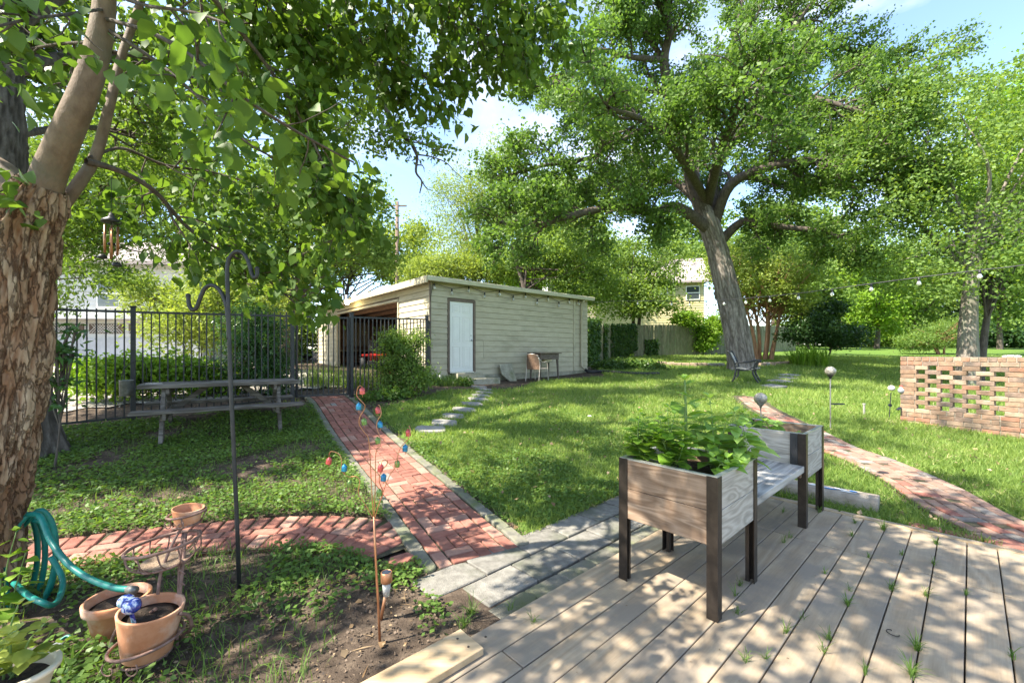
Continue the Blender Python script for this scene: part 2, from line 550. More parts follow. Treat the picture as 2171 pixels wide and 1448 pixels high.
def make_ground():
    def axis(lo, hi, a, b, st):
        core = list(np.arange(a, b, st)); s = st; up = [core[-1]]
        while up[-1] < hi: s *= 1.18; up.append(up[-1] + s)
        s = st; dn = [core[0]]
        while dn[-1] > lo: s *= 1.18; dn.append(dn[-1] - s)
        return np.array(sorted(set(dn[1:] + core + up[1:])))
    xs = axis(-700, 700, -9, 13, .155); ys = axis(-200, 900, -1, 19, .155)
    X, Y = np.meshgrid(xs, ys)
    Z = zg(X, Y)
    soil = soil_amount(X, Y)
    near = np.clip(1 - np.hypot(X, Y - 6) / 40, 0, 1)
    Z = Z + near * ((fbm(X * 1.1, Y * 1.1) - .5) * .05 + (fbm(X * 5, Y * 5, 3) - .5) * .022 * (0.4 + soil))
    for line, hw in ((MAIN, .46), (SIDE, .30), (RIGHT, .34)):
        d = poly_dist(X, Y, line)
        k = np.clip((hw + .12 - d) / .12, 0, 1)
        Z = Z * (1 - k) + (zg(X, Y) - .035) * k
    pu = X * DU.x + Y * DU.y; pv = X * DV.x + Y * DV.y
    k = ((pu > 1.75) & (pu < 4.35) & (pv > VL - .74) & (pv < VL + .1)).astype(float)
    Z = Z * (1 - k) + (zg(X, Y) - .05) * k
    k2 = np.clip(1 - np.hypot(pu - 1.45, pv - VL + .42) / .7, 0, 1) * (1 - k)
    Z = Z * (1 - k2) + (zg(X, Y) - .004 + (fbm(X * 6, Y * 6, 2) - .5) * .02) * k2
    dd = inside(X, Y, DECK_POLY)
    Z = np.where(dd, np.minimum(Z, -.09), Z)
    n, m = X.shape
    me = bpy.data.meshes.new('ground')
    co = np.stack([X, Y, Z], -1).reshape(-1, 3)
    idx = np.arange(n * m).reshape(n, m)
    q = np.stack([idx[:-1, :-1], idx[:-1, 1:], idx[1:, 1:], idx[1:, :-1]], -1).reshape(-1, 4)
    me.vertices.add(n * m); me.vertices.foreach_set('co', co.reshape(-1).astype(np.float32))
    me.loops.add(q.size); me.loops.foreach_set('vertex_index', q.reshape(-1).astype(np.int32))
    me.polygons.add(len(q)); me.polygons.foreach_set('loop_start', (np.arange(len(q)) * 4).astype(np.int32))
    me.update(calc_edges=True)
    me.polygons.foreach_set('use_smooth', [True] * len(q))
    a = me.attributes.new('soil', 'FLOAT', 'POINT'); a.data.foreach_set('value', soil.reshape(-1).astype(np.float32))
    m_, nd, lk, out = newmat('ground_soil_and_turf')
    b = nd.new('ShaderNodeBsdfPrincipled'); lk.new(b.outputs[0], out.inputs['Surface'])
    b.inputs['Roughness'].default_value = .95; b.inputs['Specular IOR Level'].default_value = .1
    v = coords(nd, lk, world=True)
    def ramp(fac, cols):
        r = nd.new('ShaderNodeValToRGB')
        while len(r.color_ramp.elements) < len(cols): r.color_ramp.elements.new(.5)
        for e, (p, c) in zip(r.color_ramp.elements, cols): e.position = p; e.color = c4(c)
        lk.new(fac, r.inputs['Fac']); return r.outputs['Color']
    n1 = N(nd, 'ShaderNodeTexNoise', Scale=9, Detail=10, Roughness=.7); lk.new(v, n1.inputs['Vector'])
    n2 = N(nd, 'ShaderNodeTexNoise', Scale=1.1, Detail=6, Roughness=.6); lk.new(v, n2.inputs['Vector'])
    n3 = N(nd, 'ShaderNodeTexNoise', Scale=60, Detail=6, Roughness=.75); lk.new(v, n3.inputs['Vector'])
    soilc = ramp(n1.outputs['Fac'], [(.3, (.045, .034, .026)), (.5, (.095, .071, .053)), (.68, (.19, .145, .105))])
    turf = ramp(n3.outputs['Fac'], [(.28, (.045, .075, .016)), (.5, (.10, .17, .035)), (.72, (.19, .26, .07))])
    big = ramp(n2.outputs['Fac'], [(.35, (.82, .9, .8)), (.65, (1.12, 1.08, .95))])
    mt = nd.new('ShaderNodeMixRGB'); mt.blend_type = 'MULTIPLY'; mt.inputs['Fac'].default_value = 1
    lk.new(turf, mt.inputs['Color1']); lk.new(big, mt.inputs['Color2'])
    at = nd.new('ShaderNodeAttribute'); at.attribute_name = 'soil'
    ad = nd.new('ShaderNodeMath'); ad.operation = 'ADD'; lk.new(at.outputs['Fac'], ad.inputs[0])
    sc = nd.new('ShaderNodeMath'); sc.operation = 'MULTIPLY_ADD'; sc.inputs[1].default_value = .9; sc.inputs[2].default_value = -.45
    lk.new(n1.outputs['Fac'], sc.inputs[0]); lk.new(sc.outputs[0], ad.inputs[1])
    fr = ramp(ad.outputs[0], [(.38, (0, 0, 0)), (.6, (1, 1, 1))])
    mx = nd.new('ShaderNodeMixRGB'); lk.new(fr, mx.inputs['Fac']); lk.new(mt.outputs['Color'], mx.inputs['Color1']); lk.new(soilc, mx.inputs['Color2'])
    lk.new(mx.outputs['Color'], b.inputs['Base Color'])
    bp = N(nd, 'ShaderNodeBump', Strength=.7, Distance=.03); lk.new(n3.outputs['Fac'], bp.inputs['Height']); lk.new(bp.outputs[0], b.inputs['Normal'])
    me.materials.append(m_)
    return tag(link('ground', me), kind='structure')


ground = make_ground()

# gravel drive behind the iron fence
M_gravel = pmat('drive_gravel', (.30, .27, .23), (.52, .47, .40), scale=38, rough=.95, bump=.8, bscale=55, world=True, c3=(.20, .15, .11), s3=1.1, lo3=.5, hi3=.66, lo=.3, hi=.7)


def sheet(name, poly, mat, dz=.006, step=.35, kind='structure'):
    """a thin sheet that follows the ground inside a polygon"""
    xs = [p[0] for p in poly]; ys = [p[1] for p in poly]
    gx = np.arange(min(xs), max(xs) + step, step); gy = np.arange(min(ys), max(ys) + step, step)
    X, Y = np.meshgrid(gx, gy)
    Z = zg(X, Y) + dz
    idx = -np.ones(X.shape, int); vs_ = []; fs = []
    cx = (X[:-1, :-1] + X[1:, 1:]) / 2; cy = (Y[:-1, :-1] + Y[1:, 1:]) / 2
    ok = inside(cx, cy, poly)
    for i, j in zip(*np.nonzero(ok)):
        f = []
        for a, b in ((i, j), (i, j + 1), (i + 1, j + 1), (i + 1, j)):
            if idx[a, b] < 0: idx[a, b] = len(vs_); vs_.append((X[a, b], Y[a, b], Z[a, b]))
            f.append(idx[a, b])
        fs.append(tuple(int(k) for k in f))
    mb = MB(); mb.add(vs_, fs)
    return tag(mb.build(name, mat, smooth=True), kind=kind)


_o = Vector((-6.22, 5.7, 0))
drive_poly = [tuple((_o + SA * a + SB * b)[:2]) for a, b in ((-14, 1.9), (-2, 1.7), (2.2, 1.0), (4.6, 1.4), (5.2, 4.0), (4.6, 16), (-14, 15))]
sheet('gravel_drive', drive_poly, M_gravel, .03)
# ------------------------------------------------------------------ deck, brick paths, pavers
def woodmat(name, c1, c2, c3, axis=0, rings=9.0, objrand=.08, rough=.75, grain=60, bump=.25, knots=.0, greyed=None):
    """long grain along local axis 0 (x), 1 (y) or 2 (z)"""
    m, nd, lk, out = newmat(name)
    b = nd.new('ShaderNodeBsdfPrincipled'); lk.new(b.outputs[0], out.inputs['Surface'])
    b.inputs['Roughness'].default_value = rough; b.inputs['Specular IOR Level'].default_value = .25
    st = [1, 1, 1]; st[axis] = .06
    v = coords(nd, lk, tuple(st))
    st2 = [1, 1, 1]; st2[axis] = .16
    v2 = coords(nd, lk, tuple(st2))
    wv = N(nd, 'ShaderNodeTexNoise', Scale=rings, Detail=2, Roughness=.45, Distortion=.6); lk.new(v2, wv.inputs['Vector'])
    fr = nd.new('ShaderNodeMath'); fr.operation = 'MULTIPLY'; fr.inputs[1].default_value = 9.0; lk.new(wv.outputs['Fac'], fr.inputs[0])
    ff = nd.new('ShaderNodeMath'); ff.operation = 'PINGPONG'; ff.inputs[1].default_value = .5; lk.new(fr.outputs[0], ff.inputs[0])
    no = N(nd, 'ShaderNodeTexNoise', Scale=grain, Detail=6, Roughness=.7); lk.new(v, no.inputs['Vector'])
    ad = nd.new('ShaderNodeMath'); ad.operation = 'MULTIPLY_ADD'; ad.inputs[1].default_value = .9; lk.new(ff.outputs[0], ad.inputs[0]); lk.new(no.outputs['Fac'], ad.inputs[2])
    rp = nd.new('ShaderNodeValToRGB'); rp.color_ramp.elements.new(.5)
    for e, (p, c) in zip(rp.color_ramp.elements, ((.42, c1), (.7, c2), (.98, c3))): e.position = p; e.color = c4(c)
    lk.new(ad.outputs[0], rp.inputs['Fac'])
    col = rp.outputs['Color']
    if greyed:
        n4 = N(nd, 'ShaderNodeTexNoise', Scale=2.3, Detail=7, Roughness=.68); v4 = coords(nd, lk, (1, 1, 1)); lk.new(v4, n4.inputs['Vector'])
        r4 = nd.new('ShaderNodeValToRGB'); r4.color_ramp.elements[0].position = .42; r4.color_ramp.elements[1].position = .60
        lk.new(n4.outputs['Fac'], r4.inputs['Fac'])
        mx = nd.new('ShaderNodeMixRGB'); mx.inputs['Color2'].default_value = c4(greyed)
        m5 = nd.new('ShaderNodeMath'); m5.operation = 'MULTIPLY'; m5.inputs[1].default_value = .75; lk.new(r4.outputs['Color'], m5.inputs[0])
        lk.new(m5.outputs[0], mx.inputs['Fac']); lk.new(col, mx.inputs['Color1']); col = mx.outputs['Color']
    oi = nd.new('ShaderNodeObjectInfo'); mr = nd.new('ShaderNodeMapRange')
    mr.inputs['To Min'].default_value = 1 - objrand; mr.inputs['To Max'].default_value = 1 + objrand
    lk.new(oi.outputs['Random'], mr.inputs['Value'])
    hs = nd.new('ShaderNodeHueSaturation'); lk.new(mr.outputs[0], hs.inputs['Value']); lk.new(col, hs.inputs['Color'])
    lk.new(hs.outputs['Color'], b.inputs['Base Color'])
    bp = N(nd, 'ShaderNodeBump', Strength=bump, Distance=.004); lk.new(ad.outputs[0], bp.inputs['Height']); lk.new(bp.outputs[0], b.inputs['Normal'])
    return m


M_deck = woodmat('deck_composite', (.295, .22, .14), (.355, .272, .18), (.41, .325, .222), rings=3, grain=110, bump=.06, objrand=.05, rough=.62, greyed=(.215, .185, .15))
M_deck_new = woodmat('deck_edge_board', (.33, .23, .13), (.39, .285, .165), (.45, .34, .21), rings=3, grain=90, bump=.06)
M_joist = pmat('joist_dark', (.035, .028, .022), (.07, .055, .04), scale=12)
M_brick = pmat('path_brick_red', (.225, .082, .058), (.325, .14, .10), scale=11, rough=.9, bump=.5, bscale=90, objrand=.22, c3=(.30, .19, .14), s3=4, lo3=.55, hi3=.8)
M_brick_grey = pmat('path_brick_grey', (.16, .14, .125), (.28, .24, .2), scale=11, rough=.9, bump=.5, bscale=90, objrand=.2)
M_brick_tan = pmat('path_brick_tan', (.30, .16, .12), (.38, .22, .16), scale=11, rough=.9, bump=.5, bscale=90, objrand=.15)
M_bed = pmat('path_joint_sand', (.045, .04, .025), (.10, .085, .05), scale=25, rough=1, bump=.6, c3=(.05, .07, .015), s3=5, world=True)
M_paver = pmat('grey_concrete_paver', (.155, .145, .125), (.25, .235, .205), scale=18, rough=.95, bump=.6, bscale=130, objrand=.12, c3=(.085, .095, .055), s3=2.4, lo3=.5, hi3=.75)
M_edging = pmat('mossy_edging_stone', (.135, .13, .105), (.24, .22, .175), scale=14, rough=.95, bump=.6, bscale=110, objrand=.15, c3=(.12, .14, .055), s3=3.5, lo3=.45, hi3=.7)
M_step = pmat('stepping_stone', (.23, .215, .195), (.34, .32, .28), scale=12, rough=.95, bump=.6, bscale=80, objrand=.1, c3=(.22, .2, .16), s3=3)

# deck: joists below, boards as separate planks
mb = MB()
for u in np.arange(-3.0, U2, .4):
    mb.bar(dk(u, VL + .03, -.055), dk(u, 4.6, -.055), .045, .035)
deck = tag(mb.build('deck', M_joist), kind='structure')
plank_len = {}
def plank_mesh(L, w, h, mat, key):
    k = (round(L, 3), round(w, 4), key)
    if k not in plank_len:
        plank_len[k] = MB().box((0, 0, -h / 2), (L, w, h)).mesh('deck_plank', mat, bevel=.003)
    return plank_len[k]
for i in range(-4, 38):
    v0, v1 = V0 + i * BW, V0 + (i + 1) * BW
    gap = .005 + .003 * rnd.random()
    va, vb = v0 + gap / 2, v1 - gap / 2
    if i == -4: va = VL
    segs = [(U1 + .003, U2 - .05)]
    cuts = [U1 - .003, U1 - 2.45 - .5 * (i % 3) * .6, -3.2]
    for a, b in zip(cuts[:-1], cuts[1:]): segs.append((b + .003, a - .003))
    for a, b in segs:
        L = b - a
        z = -.002 * rnd.random()
        o = piece('plank', plank_mesh(L, vb - va, .025, M_deck, 'd'), deck, dk((a + b) / 2, (va + vb) / 2, z), (rnd.uniform(-.004, .004), 0, DECK_RZ))
# edge trim across the far end, the proud board at the near left corner
mb = MB().bar(dk(U2 - .02, VL, -.012), dk(U2 - .02, 4.6, -.012), .045, .028)
mb.build('edge_trim', M_deck_new, deck, bevel=.003)
mb = MB().bar(dk(U2 + .055, VL, -.03), dk(U2 + .055, .5, -.03), .06, .04)
mb.build('edge_trim', M_deck, deck, bevel=.006)
mb = MB().bar(dk(-2.0, VL + .05, .018), dk(1.215, VL + .055, .018), .185, .034)
o = mb.build('edge_board', M_deck_new, deck, bevel=.003)
for a, b in ((1.16, -.04), (1.165, .04), (1.30, .0)):
    MB().lathe([(.006, 0), (.006, .003)], dk(a, VL + .055 + b, .034 if a < 1.2 else -.001), 10).build('screw', M_joist, deck)


def brick_variants(name, size, mats, n=3, bev=.006):
    out = []
    for m in mats:
        for k in range(n):
            r = random.Random(k * 7 + len(m.name))
            b = MB().box((0, 0, -size[2] / 2), size)
            for v in b.v: v.x += r.uniform(-.004, .004); v.y += r.uniform(-.003, .003); v.z += r.uniform(-.002, .002)
            out.append(b.mesh(name, m, bevel=bev))
    return out


def frame_along(pts):
    """arc length table of a polyline on the ground"""
    P = [Vector((p[0], p[1], 0)) for p in pts]
    s = [0.0]
    for a, b in zip(P[:-1], P[1:]): s.append(s[-1] + (b - a).length)
    def at(q):
        q = min(max(q, 0), s[-1] - 1e-6)
        i = max(k for k in range(len(s) - 1) if s[k] <= q)
        t = (q - s[i]) / max(1e-9, s[i + 1] - s[i])
        a = P[max(i - 1, 0)]; b = P[min(i + 2, len(P) - 1)]
        d = (b - a).normalized()
        return P[i].lerp(P[i + 1], t), d
    return at, s[-1]


def ground_rot(x, y, ang):
    e = .08
    dzx = (z1(x + e, y) - z1(x - e, y)) / (2 * e); dzy = (z1(x, y + e) - z1(x, y - e)) / (2 * e)
    nrm = Vector((-dzx, -dzy, 1)).normalized()
    xa = Vector((math.cos(ang), math.sin(ang), 0)); xa = (xa - nrm * xa.dot(nrm)).normalized()
    return Matrix((xa, nrm.cross(xa), nrm)).transposed().to_euler()


def bed_strip(name, pts, hw, dz=-.007):
    mb = MB(); vs_ = []; fs = []
    at, L = frame_along(pts)
    n = int(L / .15)
    for i in range(n + 1):
        p, d = at(L * i / n); nn = Vector((-d.y, d.x, 0))
        for t in (-hw, -hw / 3, hw / 3, hw):
            q = p + nn * t; vs_.append((q.x, q.y, z1(q.x, q.y) + dz))
    for i in range(n):
        for k in range(3): a = i * 4 + k; fs.append((a, a + 1, a + 5, a + 4))
    mb.add(vs_, fs)
    return tag(mb.build(name, M_bed, smooth=True), kind='structure')


BL, BWD = .203, .1
brk = brick_variants('brick', (BL - .009, BWD - .009, .055), [M_brick, M_brick, M_brick, M_brick, M_brick_tan], 2)
brkg = brick_variants('brick', (BL - .009, BWD - .009, .055), [M_brick_grey], 2)


def lay(parent, at, s, t, along, meshes, dz=.006, tilt=.010, scale=(1, 1, 1), name='brick'):
    p, d = at(s)
    nn = Vector((-d.y, d.x, 0)); q = p + nn * t
    ang = math.atan2(d.y, d.x) + (0 if along else math.pi / 2) + rnd.uniform(-.025, .025)
    e = ground_rot(q.x, q.y, ang)
    e.x += rnd.gauss(0, tilt); e.y += rnd.gauss(0, tilt)
    return piece(name, rnd.choice(meshes), parent, (q.x, q.y, z1(q.x, q.y) + dz + rnd.uniform(-.0025, .0025)), e, scale)


# main path: an edge brick each side, basketweave between
path = bed_strip('brick_path', MAIN, .43)
at, L = frame_along(MAIN)
k = 0; s = .12
while s < L - .02:
    for t in (-.255, .255): lay(path, at, s, t, True, brk)
    for j, c in enumerate((-.1, .1)):
        if (k + j) % 2 == 0:
            for t in (-.05, .05): lay(path, at, s, c + t, True, brk if rnd.random() > .03 else brkg)
        else:
            for q in (-.05, .05): lay(path, at, s + q, c, False, brk)
    s += BL; k += 1
# edging stones along both sides, rounded at one end
def edging_mesh(L_, w, h, mat, n=5):
    r = w / 2
    poly = [(-L_ / 2, -r), (L_ / 2 - r * .6, -r)] + [(L_ / 2 - r * .6 + math.sin(a) * r * .8, -math.cos(a) * r) for a in np.linspace(.3, math.pi - .3, n)] + [(L_ / 2 - r * .6, r), (-L_ / 2, r)]
    for i, p in enumerate(poly): pass
    return MB().prism(poly, -h, 0).mesh('edging_stone', mat, bevel=.008)
edg = [edging_mesh(.29, .1, .07, M_edging), edging_mesh(.29, .096, .07, M_edging)]
for side in (-1, 1):
    s = .1
    while s < L + (.02 if side > 0 else .12):
        lay(path, at, s, side * .365, True, edg, dz=.016, tilt=.015, name='edging_stone'); s += .285

# curved side path: headers, a stretcher row, headers
path2 = bed_strip('curved_brick_path', SIDE, .27)
at2, L2 = frame_along(SIDE)
s = .05
while s < L2 - .12:
    lay(path2, at2, s, .155, False, brk, tilt=.007)
    if s < L2 - .1: lay(path2, at2, s + .02, -.155, False, brk, tilt=.007)
    s += .107
s = .1
while s < L2 - .15:
    lay(path2, at2, s, .0, True, brk, tilt=.007); s += .207
q = gp(848, 1196)
bb = MB().prism([(-.09, -.05), (.05, -.055), (.095, -.01), (.06, .05), (-.06, .05)], -.05, .01).mesh('broken_brick', M_brick, bevel=.006)
piece('broken_brick', bb, path2, (q.x, q.y, q.z + .03), (.1, -.12, .4))

# path on the right, between deck and lawn
M_brick_old = pmat('path_brick_worn', (.22, .125, .088), (.32, .20, .145), scale=11, rough=.9, bump=.5, bscale=90, objrand=.2, c3=(.20, .17, .14), s3=4, lo3=.45, hi3=.7)
brk3 = brick_variants('brick', (BL - .009, BWD - .009, .055), [M_brick_old, M_brick_old, M_brick_old, M_brick], 2)
path3 = bed_strip('lawn_brick_path', RIGHT, .32)
at3, L3 = frame_along(RIGHT)
s = .1; k = 0
while s < L3:
    for j, t in enumerate((-.255, -.152, -.05, .052, .155, .257)):
        if k % 3 == 2 and j in (1, 3): continue
        p_, d_ = at3(s)
        if p_.y > 7.5 and j in (0, 5): continue
        if k % 3 == 2 and j in (2, 4):
            for qq in (-.05, .05): lay(path3, at3, s + qq, t - .05, False, brk3 if rnd.random() > .12 else brkg)
        else: lay(path3, at3, s + (j % 2) * .1, t, True, brk3 if rnd.random() > .12 else brkg)
    s += BL; k += 1
q = gp(2014, 1108)
for kx in range(4):
    pp = dk(U2 + .17, -.25 + kx * .21)
    piece('brick', brk[0], path3, (pp.x, pp.y, z1(pp.x, pp.y) + .012), (0, .02, DECK_RZ + math.pi / 2 + .02))

# grey pavers and a row of rounded edging stones beside the deck
pav = tag(MB().add([dk(u, v, -.085) for u, v in ((1.3, VL - .78), (4.5, VL - .78), (4.5, VL - .02), (1.3, VL - .02))], [(0, 1, 2, 3)]).build('paver_border', M_bed), kind='structure')
for row, (va, vb) in enumerate(((-.425, -.165), (-.69, -.435))):
    u = 1.50 - .2 * row
    j = 0
    while u < 4.3:
        Lp = .405
        m_ = MB().box((0, 0, -.025), (Lp - .008, vb - va, .05)).mesh('paver', M_paver, bevel=.006)
        if not (row == 1 and u < 1.1):
            c = dk(u + Lp / 2, VL + (va + vb) / 2)
            piece('paver', m_, pav, (c.x, c.y, z1(c.x, c.y) + .002 + rnd.uniform(-.004, .004)), (rnd.uniform(-.012, .012), rnd.uniform(-.01, .01), DECK_RZ + rnd.uniform(-.008, .008)))
        u += Lp
u = 1.62
while u < 4.4:
    c = dk(u, VL - .085)
    piece('edging_stone', edg[0], pav, (c.x, c.y, z1(c.x, c.y) + .004 + rnd.uniform(-.004, .004)), (rnd.uniform(-.02, .02), rnd.uniform(-.02, .02), DECK_RZ), (1.0, 1.3, 1)); u += .29

# stepping stones to the garage door
STONES = []
for i, (px, py, w, d) in enumerate(((1014, 821, .42, .22), (1026, 827, .44, .24), (1026, 833.5, .42, .24), (1019, 840, .40, .26), (1013, 848, .44, .28), (1000, 858, .44, .28), (984, 870, .46, .3), (960, 884, .42, .32), (942, 898, .46, .34), (913, 912, .5, .32))):
    p = gp(px, py)
    r = random.Random(i)
    poly = [(w / 2 * (1.08 if abs(math.cos(a)) > .5 and abs(math.sin(a)) > .5 else .95) * math.copysign(abs(math.cos(a)) ** .5, math.cos(a)) * r.uniform(.9, 1.06), d / 2 * math.copysign(abs(math.sin(a)) ** .5, math.sin(a)) * r.uniform(.88, 1.06)) for a in np.linspace(0, 2 * math.pi, 13)[:-1]]
    m_ = MB().prism(poly, -.05, .02).mesh('stepping_stone', M_step, bevel=.01)
    words_ = ['first stepping stone at the concrete door step', 'second stepping stone from the door step', 'third stepping stone from the door step', 'fourth stepping stone from the door step', 'fifth stepping stone from the door step', 'middle stepping stone, sixth from the door step', 'fourth stepping stone from the path end of the row', 'third stepping stone from the path end of the row', 'second stepping stone from the path end of the row', 'last stepping stone, sunk in grass nearest the brick path']
    e = ground_rot(p.x, p.y, .15 + r.uniform(-.15, .15))
    o = link('stepping_stone', m_); o.location = (p.x, p.y, p.z + .012); o.rotation_euler = e
    tag(o, 'flat grey ' + words_[i], 'stepping stone', 'stepping stones across the lawn')
    STONES.append((p.x, p.y, max(w, d) / 2))
# pale slabs leading past the bench
for i, (px, py, w, d) in enumerate(((1640, 820, .7, .5), (1652, 810, .75, .55), (1664, 803, .8, .55), (1676, 797, .8, .6))):
    p = gp(px, py); r = random.Random(i + 40)
    poly = [(w / 2 * math.copysign(abs(math.cos(a)) ** .4, math.cos(a)) * r.uniform(.92, 1.05), d / 2 * math.copysign(abs(math.sin(a)) ** .4, math.sin(a)) * r.uniform(.9, 1.05)) for a in np.linspace(0, 2 * math.pi, 13)[:-1]]
    o = link('stepping_stone', MB().prism(poly, -.05, .02).mesh('stepping_stone', M_step, bevel=.01)); o.location = (p.x, p.y, p.z + .015); o.rotation_euler = ground_rot(p.x, p.y, .5)
    tag(o, ['pale slab nearest the end of the curved brick path by the bench', 'second pale slab right of the park bench', 'third pale slab right of the park bench', 'farthest pale slab right of the park bench'][i], 'stepping stone', 'pale slabs beside the bench')
    STONES.append((p.x, p.y, .4))
# ------------------------------------------------------------------ garage
M_siding = pmat('garage_siding_paint', (.43, .375, .26), (.50, .445, .315), scale=2.5, rough=.75, bump=.12, bscale=60, stretch=(1, 1, 3), objrand=.03, c3=(.30, .27, .18), s3=1.3, lo3=.50, hi3=.78)
M_trim_cream = pmat('eave_trim_paint', (.50, .46, .33), (.58, .54, .40), scale=4, rough=.6, bump=.06, c3=(.36, .31, .21), s3=2, lo3=.6, hi3=.8)
M_trim_brown = pmat('door_frame_brown', (.13, .095, .07), (.2, .15, .11), scale=8, rough=.7)
M_white = pmat('door_white_paint', (.74, .72, .66), (.80, .78, .72), scale=3, rough=.45, bump=.02)
M_found = pmat('foundation_concrete', (.25, .23, .17), (.40, .37, .28), scale=6, rough=.95, bump=.4, bscale=40, c3=(.16, .17, .08), s3=2, world=True)
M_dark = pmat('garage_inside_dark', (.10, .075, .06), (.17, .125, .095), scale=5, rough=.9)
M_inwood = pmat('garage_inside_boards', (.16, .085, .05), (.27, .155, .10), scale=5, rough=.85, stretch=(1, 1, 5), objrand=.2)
M_ply = pmat('garage_panel_ply', (.42, .34, .24), (.52, .44, .33), scale=3, rough=.8)
M_roof = pmat('garage_roof_felt', (.25, .24, .21), (.36, .34, .3), scale=9, rough=.95, bump=.3)
M_steel = pmat('brushed_steel', (.45, .45, .44), (.6, .6, .58), scale=30, rough=.35, metallic=1.0, bump=.02)
M_black = pmat('black_iron_paint', (.012, .012, .013), (.03, .03, .032), scale=12, rough=.5, bump=.08, spec=.5)
M_rubber = pmat('black_rubber', (.015, .015, .015), (.03, .03, .03), scale=20, rough=.8)
M_red = pmat('mower_red', (.45, .02, .015), (.55, .035, .02), scale=4, rough=.35, bump=.01)
M_orange = pmat('bin_orange', (.55, .10, .03), (.62, .15, .05), scale=5, rough=.5)
M_glass, nd, lk, out = newmat('bulb_glass')
g_ = N(nd, 'ShaderNodeBsdfPrincipled', Roughness=.03); g_.inputs['Base Color'].default_value = (.8, .8, .74, 1); g_.inputs['Transmission Weight'].default_value = .65; g_.inputs['IOR'].default_value = 1.25
lk.new(g_.outputs[0], out.inputs['Surface'])
M_lamp, nd, lk, out = newmat('lit_lamp_glow')
e_ = N(nd, 'ShaderNodeEmission', Strength=14.0); e_.inputs['Color'].default_value = (1, .85, .45, 1)
lk.new(e_.outputs[0], out.inputs['Surface'])
M_pane, nd, lk, out = newmat('window_pane')
g_ = N(nd, 'ShaderNodeBsdfPrincipled', Roughness=.06); g_.inputs['Base Color'].default_value = (.05, .06, .06, 1); g_.inputs['Specular IOR Level'].default_value = .9
lk.new(g_.outputs[0], out.inputs['Surface'])

ZB, ZT = .76, 3.40          # foot and top of the siding
def sh(a, b, z): return Vector((SHED_C.x + SA.x * a + SB.x * b, SHED_C.y + SA.y * a + SB.y * b, z))
SRZ = math.atan2(SA.y, SA.x)
LA, LB = 6.73, 10.9
garage = thing('garage', 'low tan clapboard garage with white side door and open front', 'garage', (SHED_C.x, SHED_C.y, .5), 0)
def slab(mb, a0, a1, b0, b1, z0, z1_):
    mb.add([sh(a0, b0, z0), sh(a1, b0, z0), sh(a1, b1, z0), sh(a0, b1, z0), sh(a0, b0, z1_), sh(a1, b0, z1_), sh(a1, b1, z1_), sh(a0, b1, z1_)],
           [(0, 3, 2, 1), (4, 5, 6, 7), (0, 1, 5, 4), (1, 2, 6, 5), (2, 3, 7, 6), (3, 0, 4, 7)])
    return mb
# foundation and core walls (the clapboards hang in front of these)
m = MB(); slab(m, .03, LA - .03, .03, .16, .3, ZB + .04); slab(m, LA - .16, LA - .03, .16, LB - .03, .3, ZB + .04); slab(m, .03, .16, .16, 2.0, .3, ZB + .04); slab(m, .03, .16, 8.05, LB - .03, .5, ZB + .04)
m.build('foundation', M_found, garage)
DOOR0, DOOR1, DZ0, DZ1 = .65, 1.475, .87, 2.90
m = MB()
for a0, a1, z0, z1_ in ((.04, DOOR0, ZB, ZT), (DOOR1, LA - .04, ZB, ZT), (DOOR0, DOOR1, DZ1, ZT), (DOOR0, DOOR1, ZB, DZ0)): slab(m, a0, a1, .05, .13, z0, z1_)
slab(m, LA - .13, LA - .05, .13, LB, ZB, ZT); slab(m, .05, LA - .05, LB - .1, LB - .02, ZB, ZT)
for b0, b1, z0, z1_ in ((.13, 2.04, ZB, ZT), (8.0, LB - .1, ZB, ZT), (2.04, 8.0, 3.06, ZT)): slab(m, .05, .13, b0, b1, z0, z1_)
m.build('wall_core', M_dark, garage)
# clapboards
course = .172
def clap(a0, a1, z, wall, h=course, th=.024):
    """one clapboard: wedge that leans out at its foot, on the door wall (wall='a') or the open front (wall='b')"""
    p = (lambda s, o, zz: sh(s, o, zz)) if wall == 'a' else (lambda s, o, zz: sh(o, s, zz))
    ob, ot = .045 - th, .045 - .004
    vs_ = [p(a0, ob, z), p(a1, ob, z), p(a1, .05, z), p(a0, .05, z), p(a0, ot, z + h), p(a1, ot, z + h), p(a1, .05, z + h), p(a0, .05, z + h)]
    f = [(0, 3, 2, 1), (4, 5, 6, 7), (0, 1, 5, 4), (1, 2, 6, 5), (2, 3, 7, 6), (3, 0, 4, 7)]
    if wall == 'b': f = [tuple(reversed(k)) for k in f]
    b = MB().add(vs_, f)
    return b.build('clapboard', M_siding, garage)
z = ZB; i = 0
while z < ZT - .02:
    h = min(course - .006, ZT - z)  # slit between boards bares the dark core as a shadow line
    if z + h > DZ0 and z < DZ1 + .06:
        clap(0.0, DOOR0 - .06, z, 'a', h); 
        if i in (3, 4, 5): clap(DOOR1 + .06, 1.85, z - .004, 'a', h); clap(1.856, 5.92, z, 'a', h)
        else: clap(DOOR1 + .06, 5.92, z, 'a', h)
    else:
        clap(0.0, 5.92, z, 'a', h)
    clap(6.02, LA, z, 'a', h)
    if z + h <= 3.06 + course: clap(0.0, 2.0, z, 'b', h); clap(8.05, LB, z, 'b', h)
    else: clap(0.0, LB, z, 'b', h)
    z += course; i += 1
m = MB(); slab(m, 5.925, 6.015, .005, .045, ZB, ZT); m.build('batten', M_siding, garage, bevel=.003)
m = MB(); slab(m, -.012, .04, -.012, .02, ZB - .02, ZT); m.build('corner_board', M_trim_brown, garage, bevel=.003)
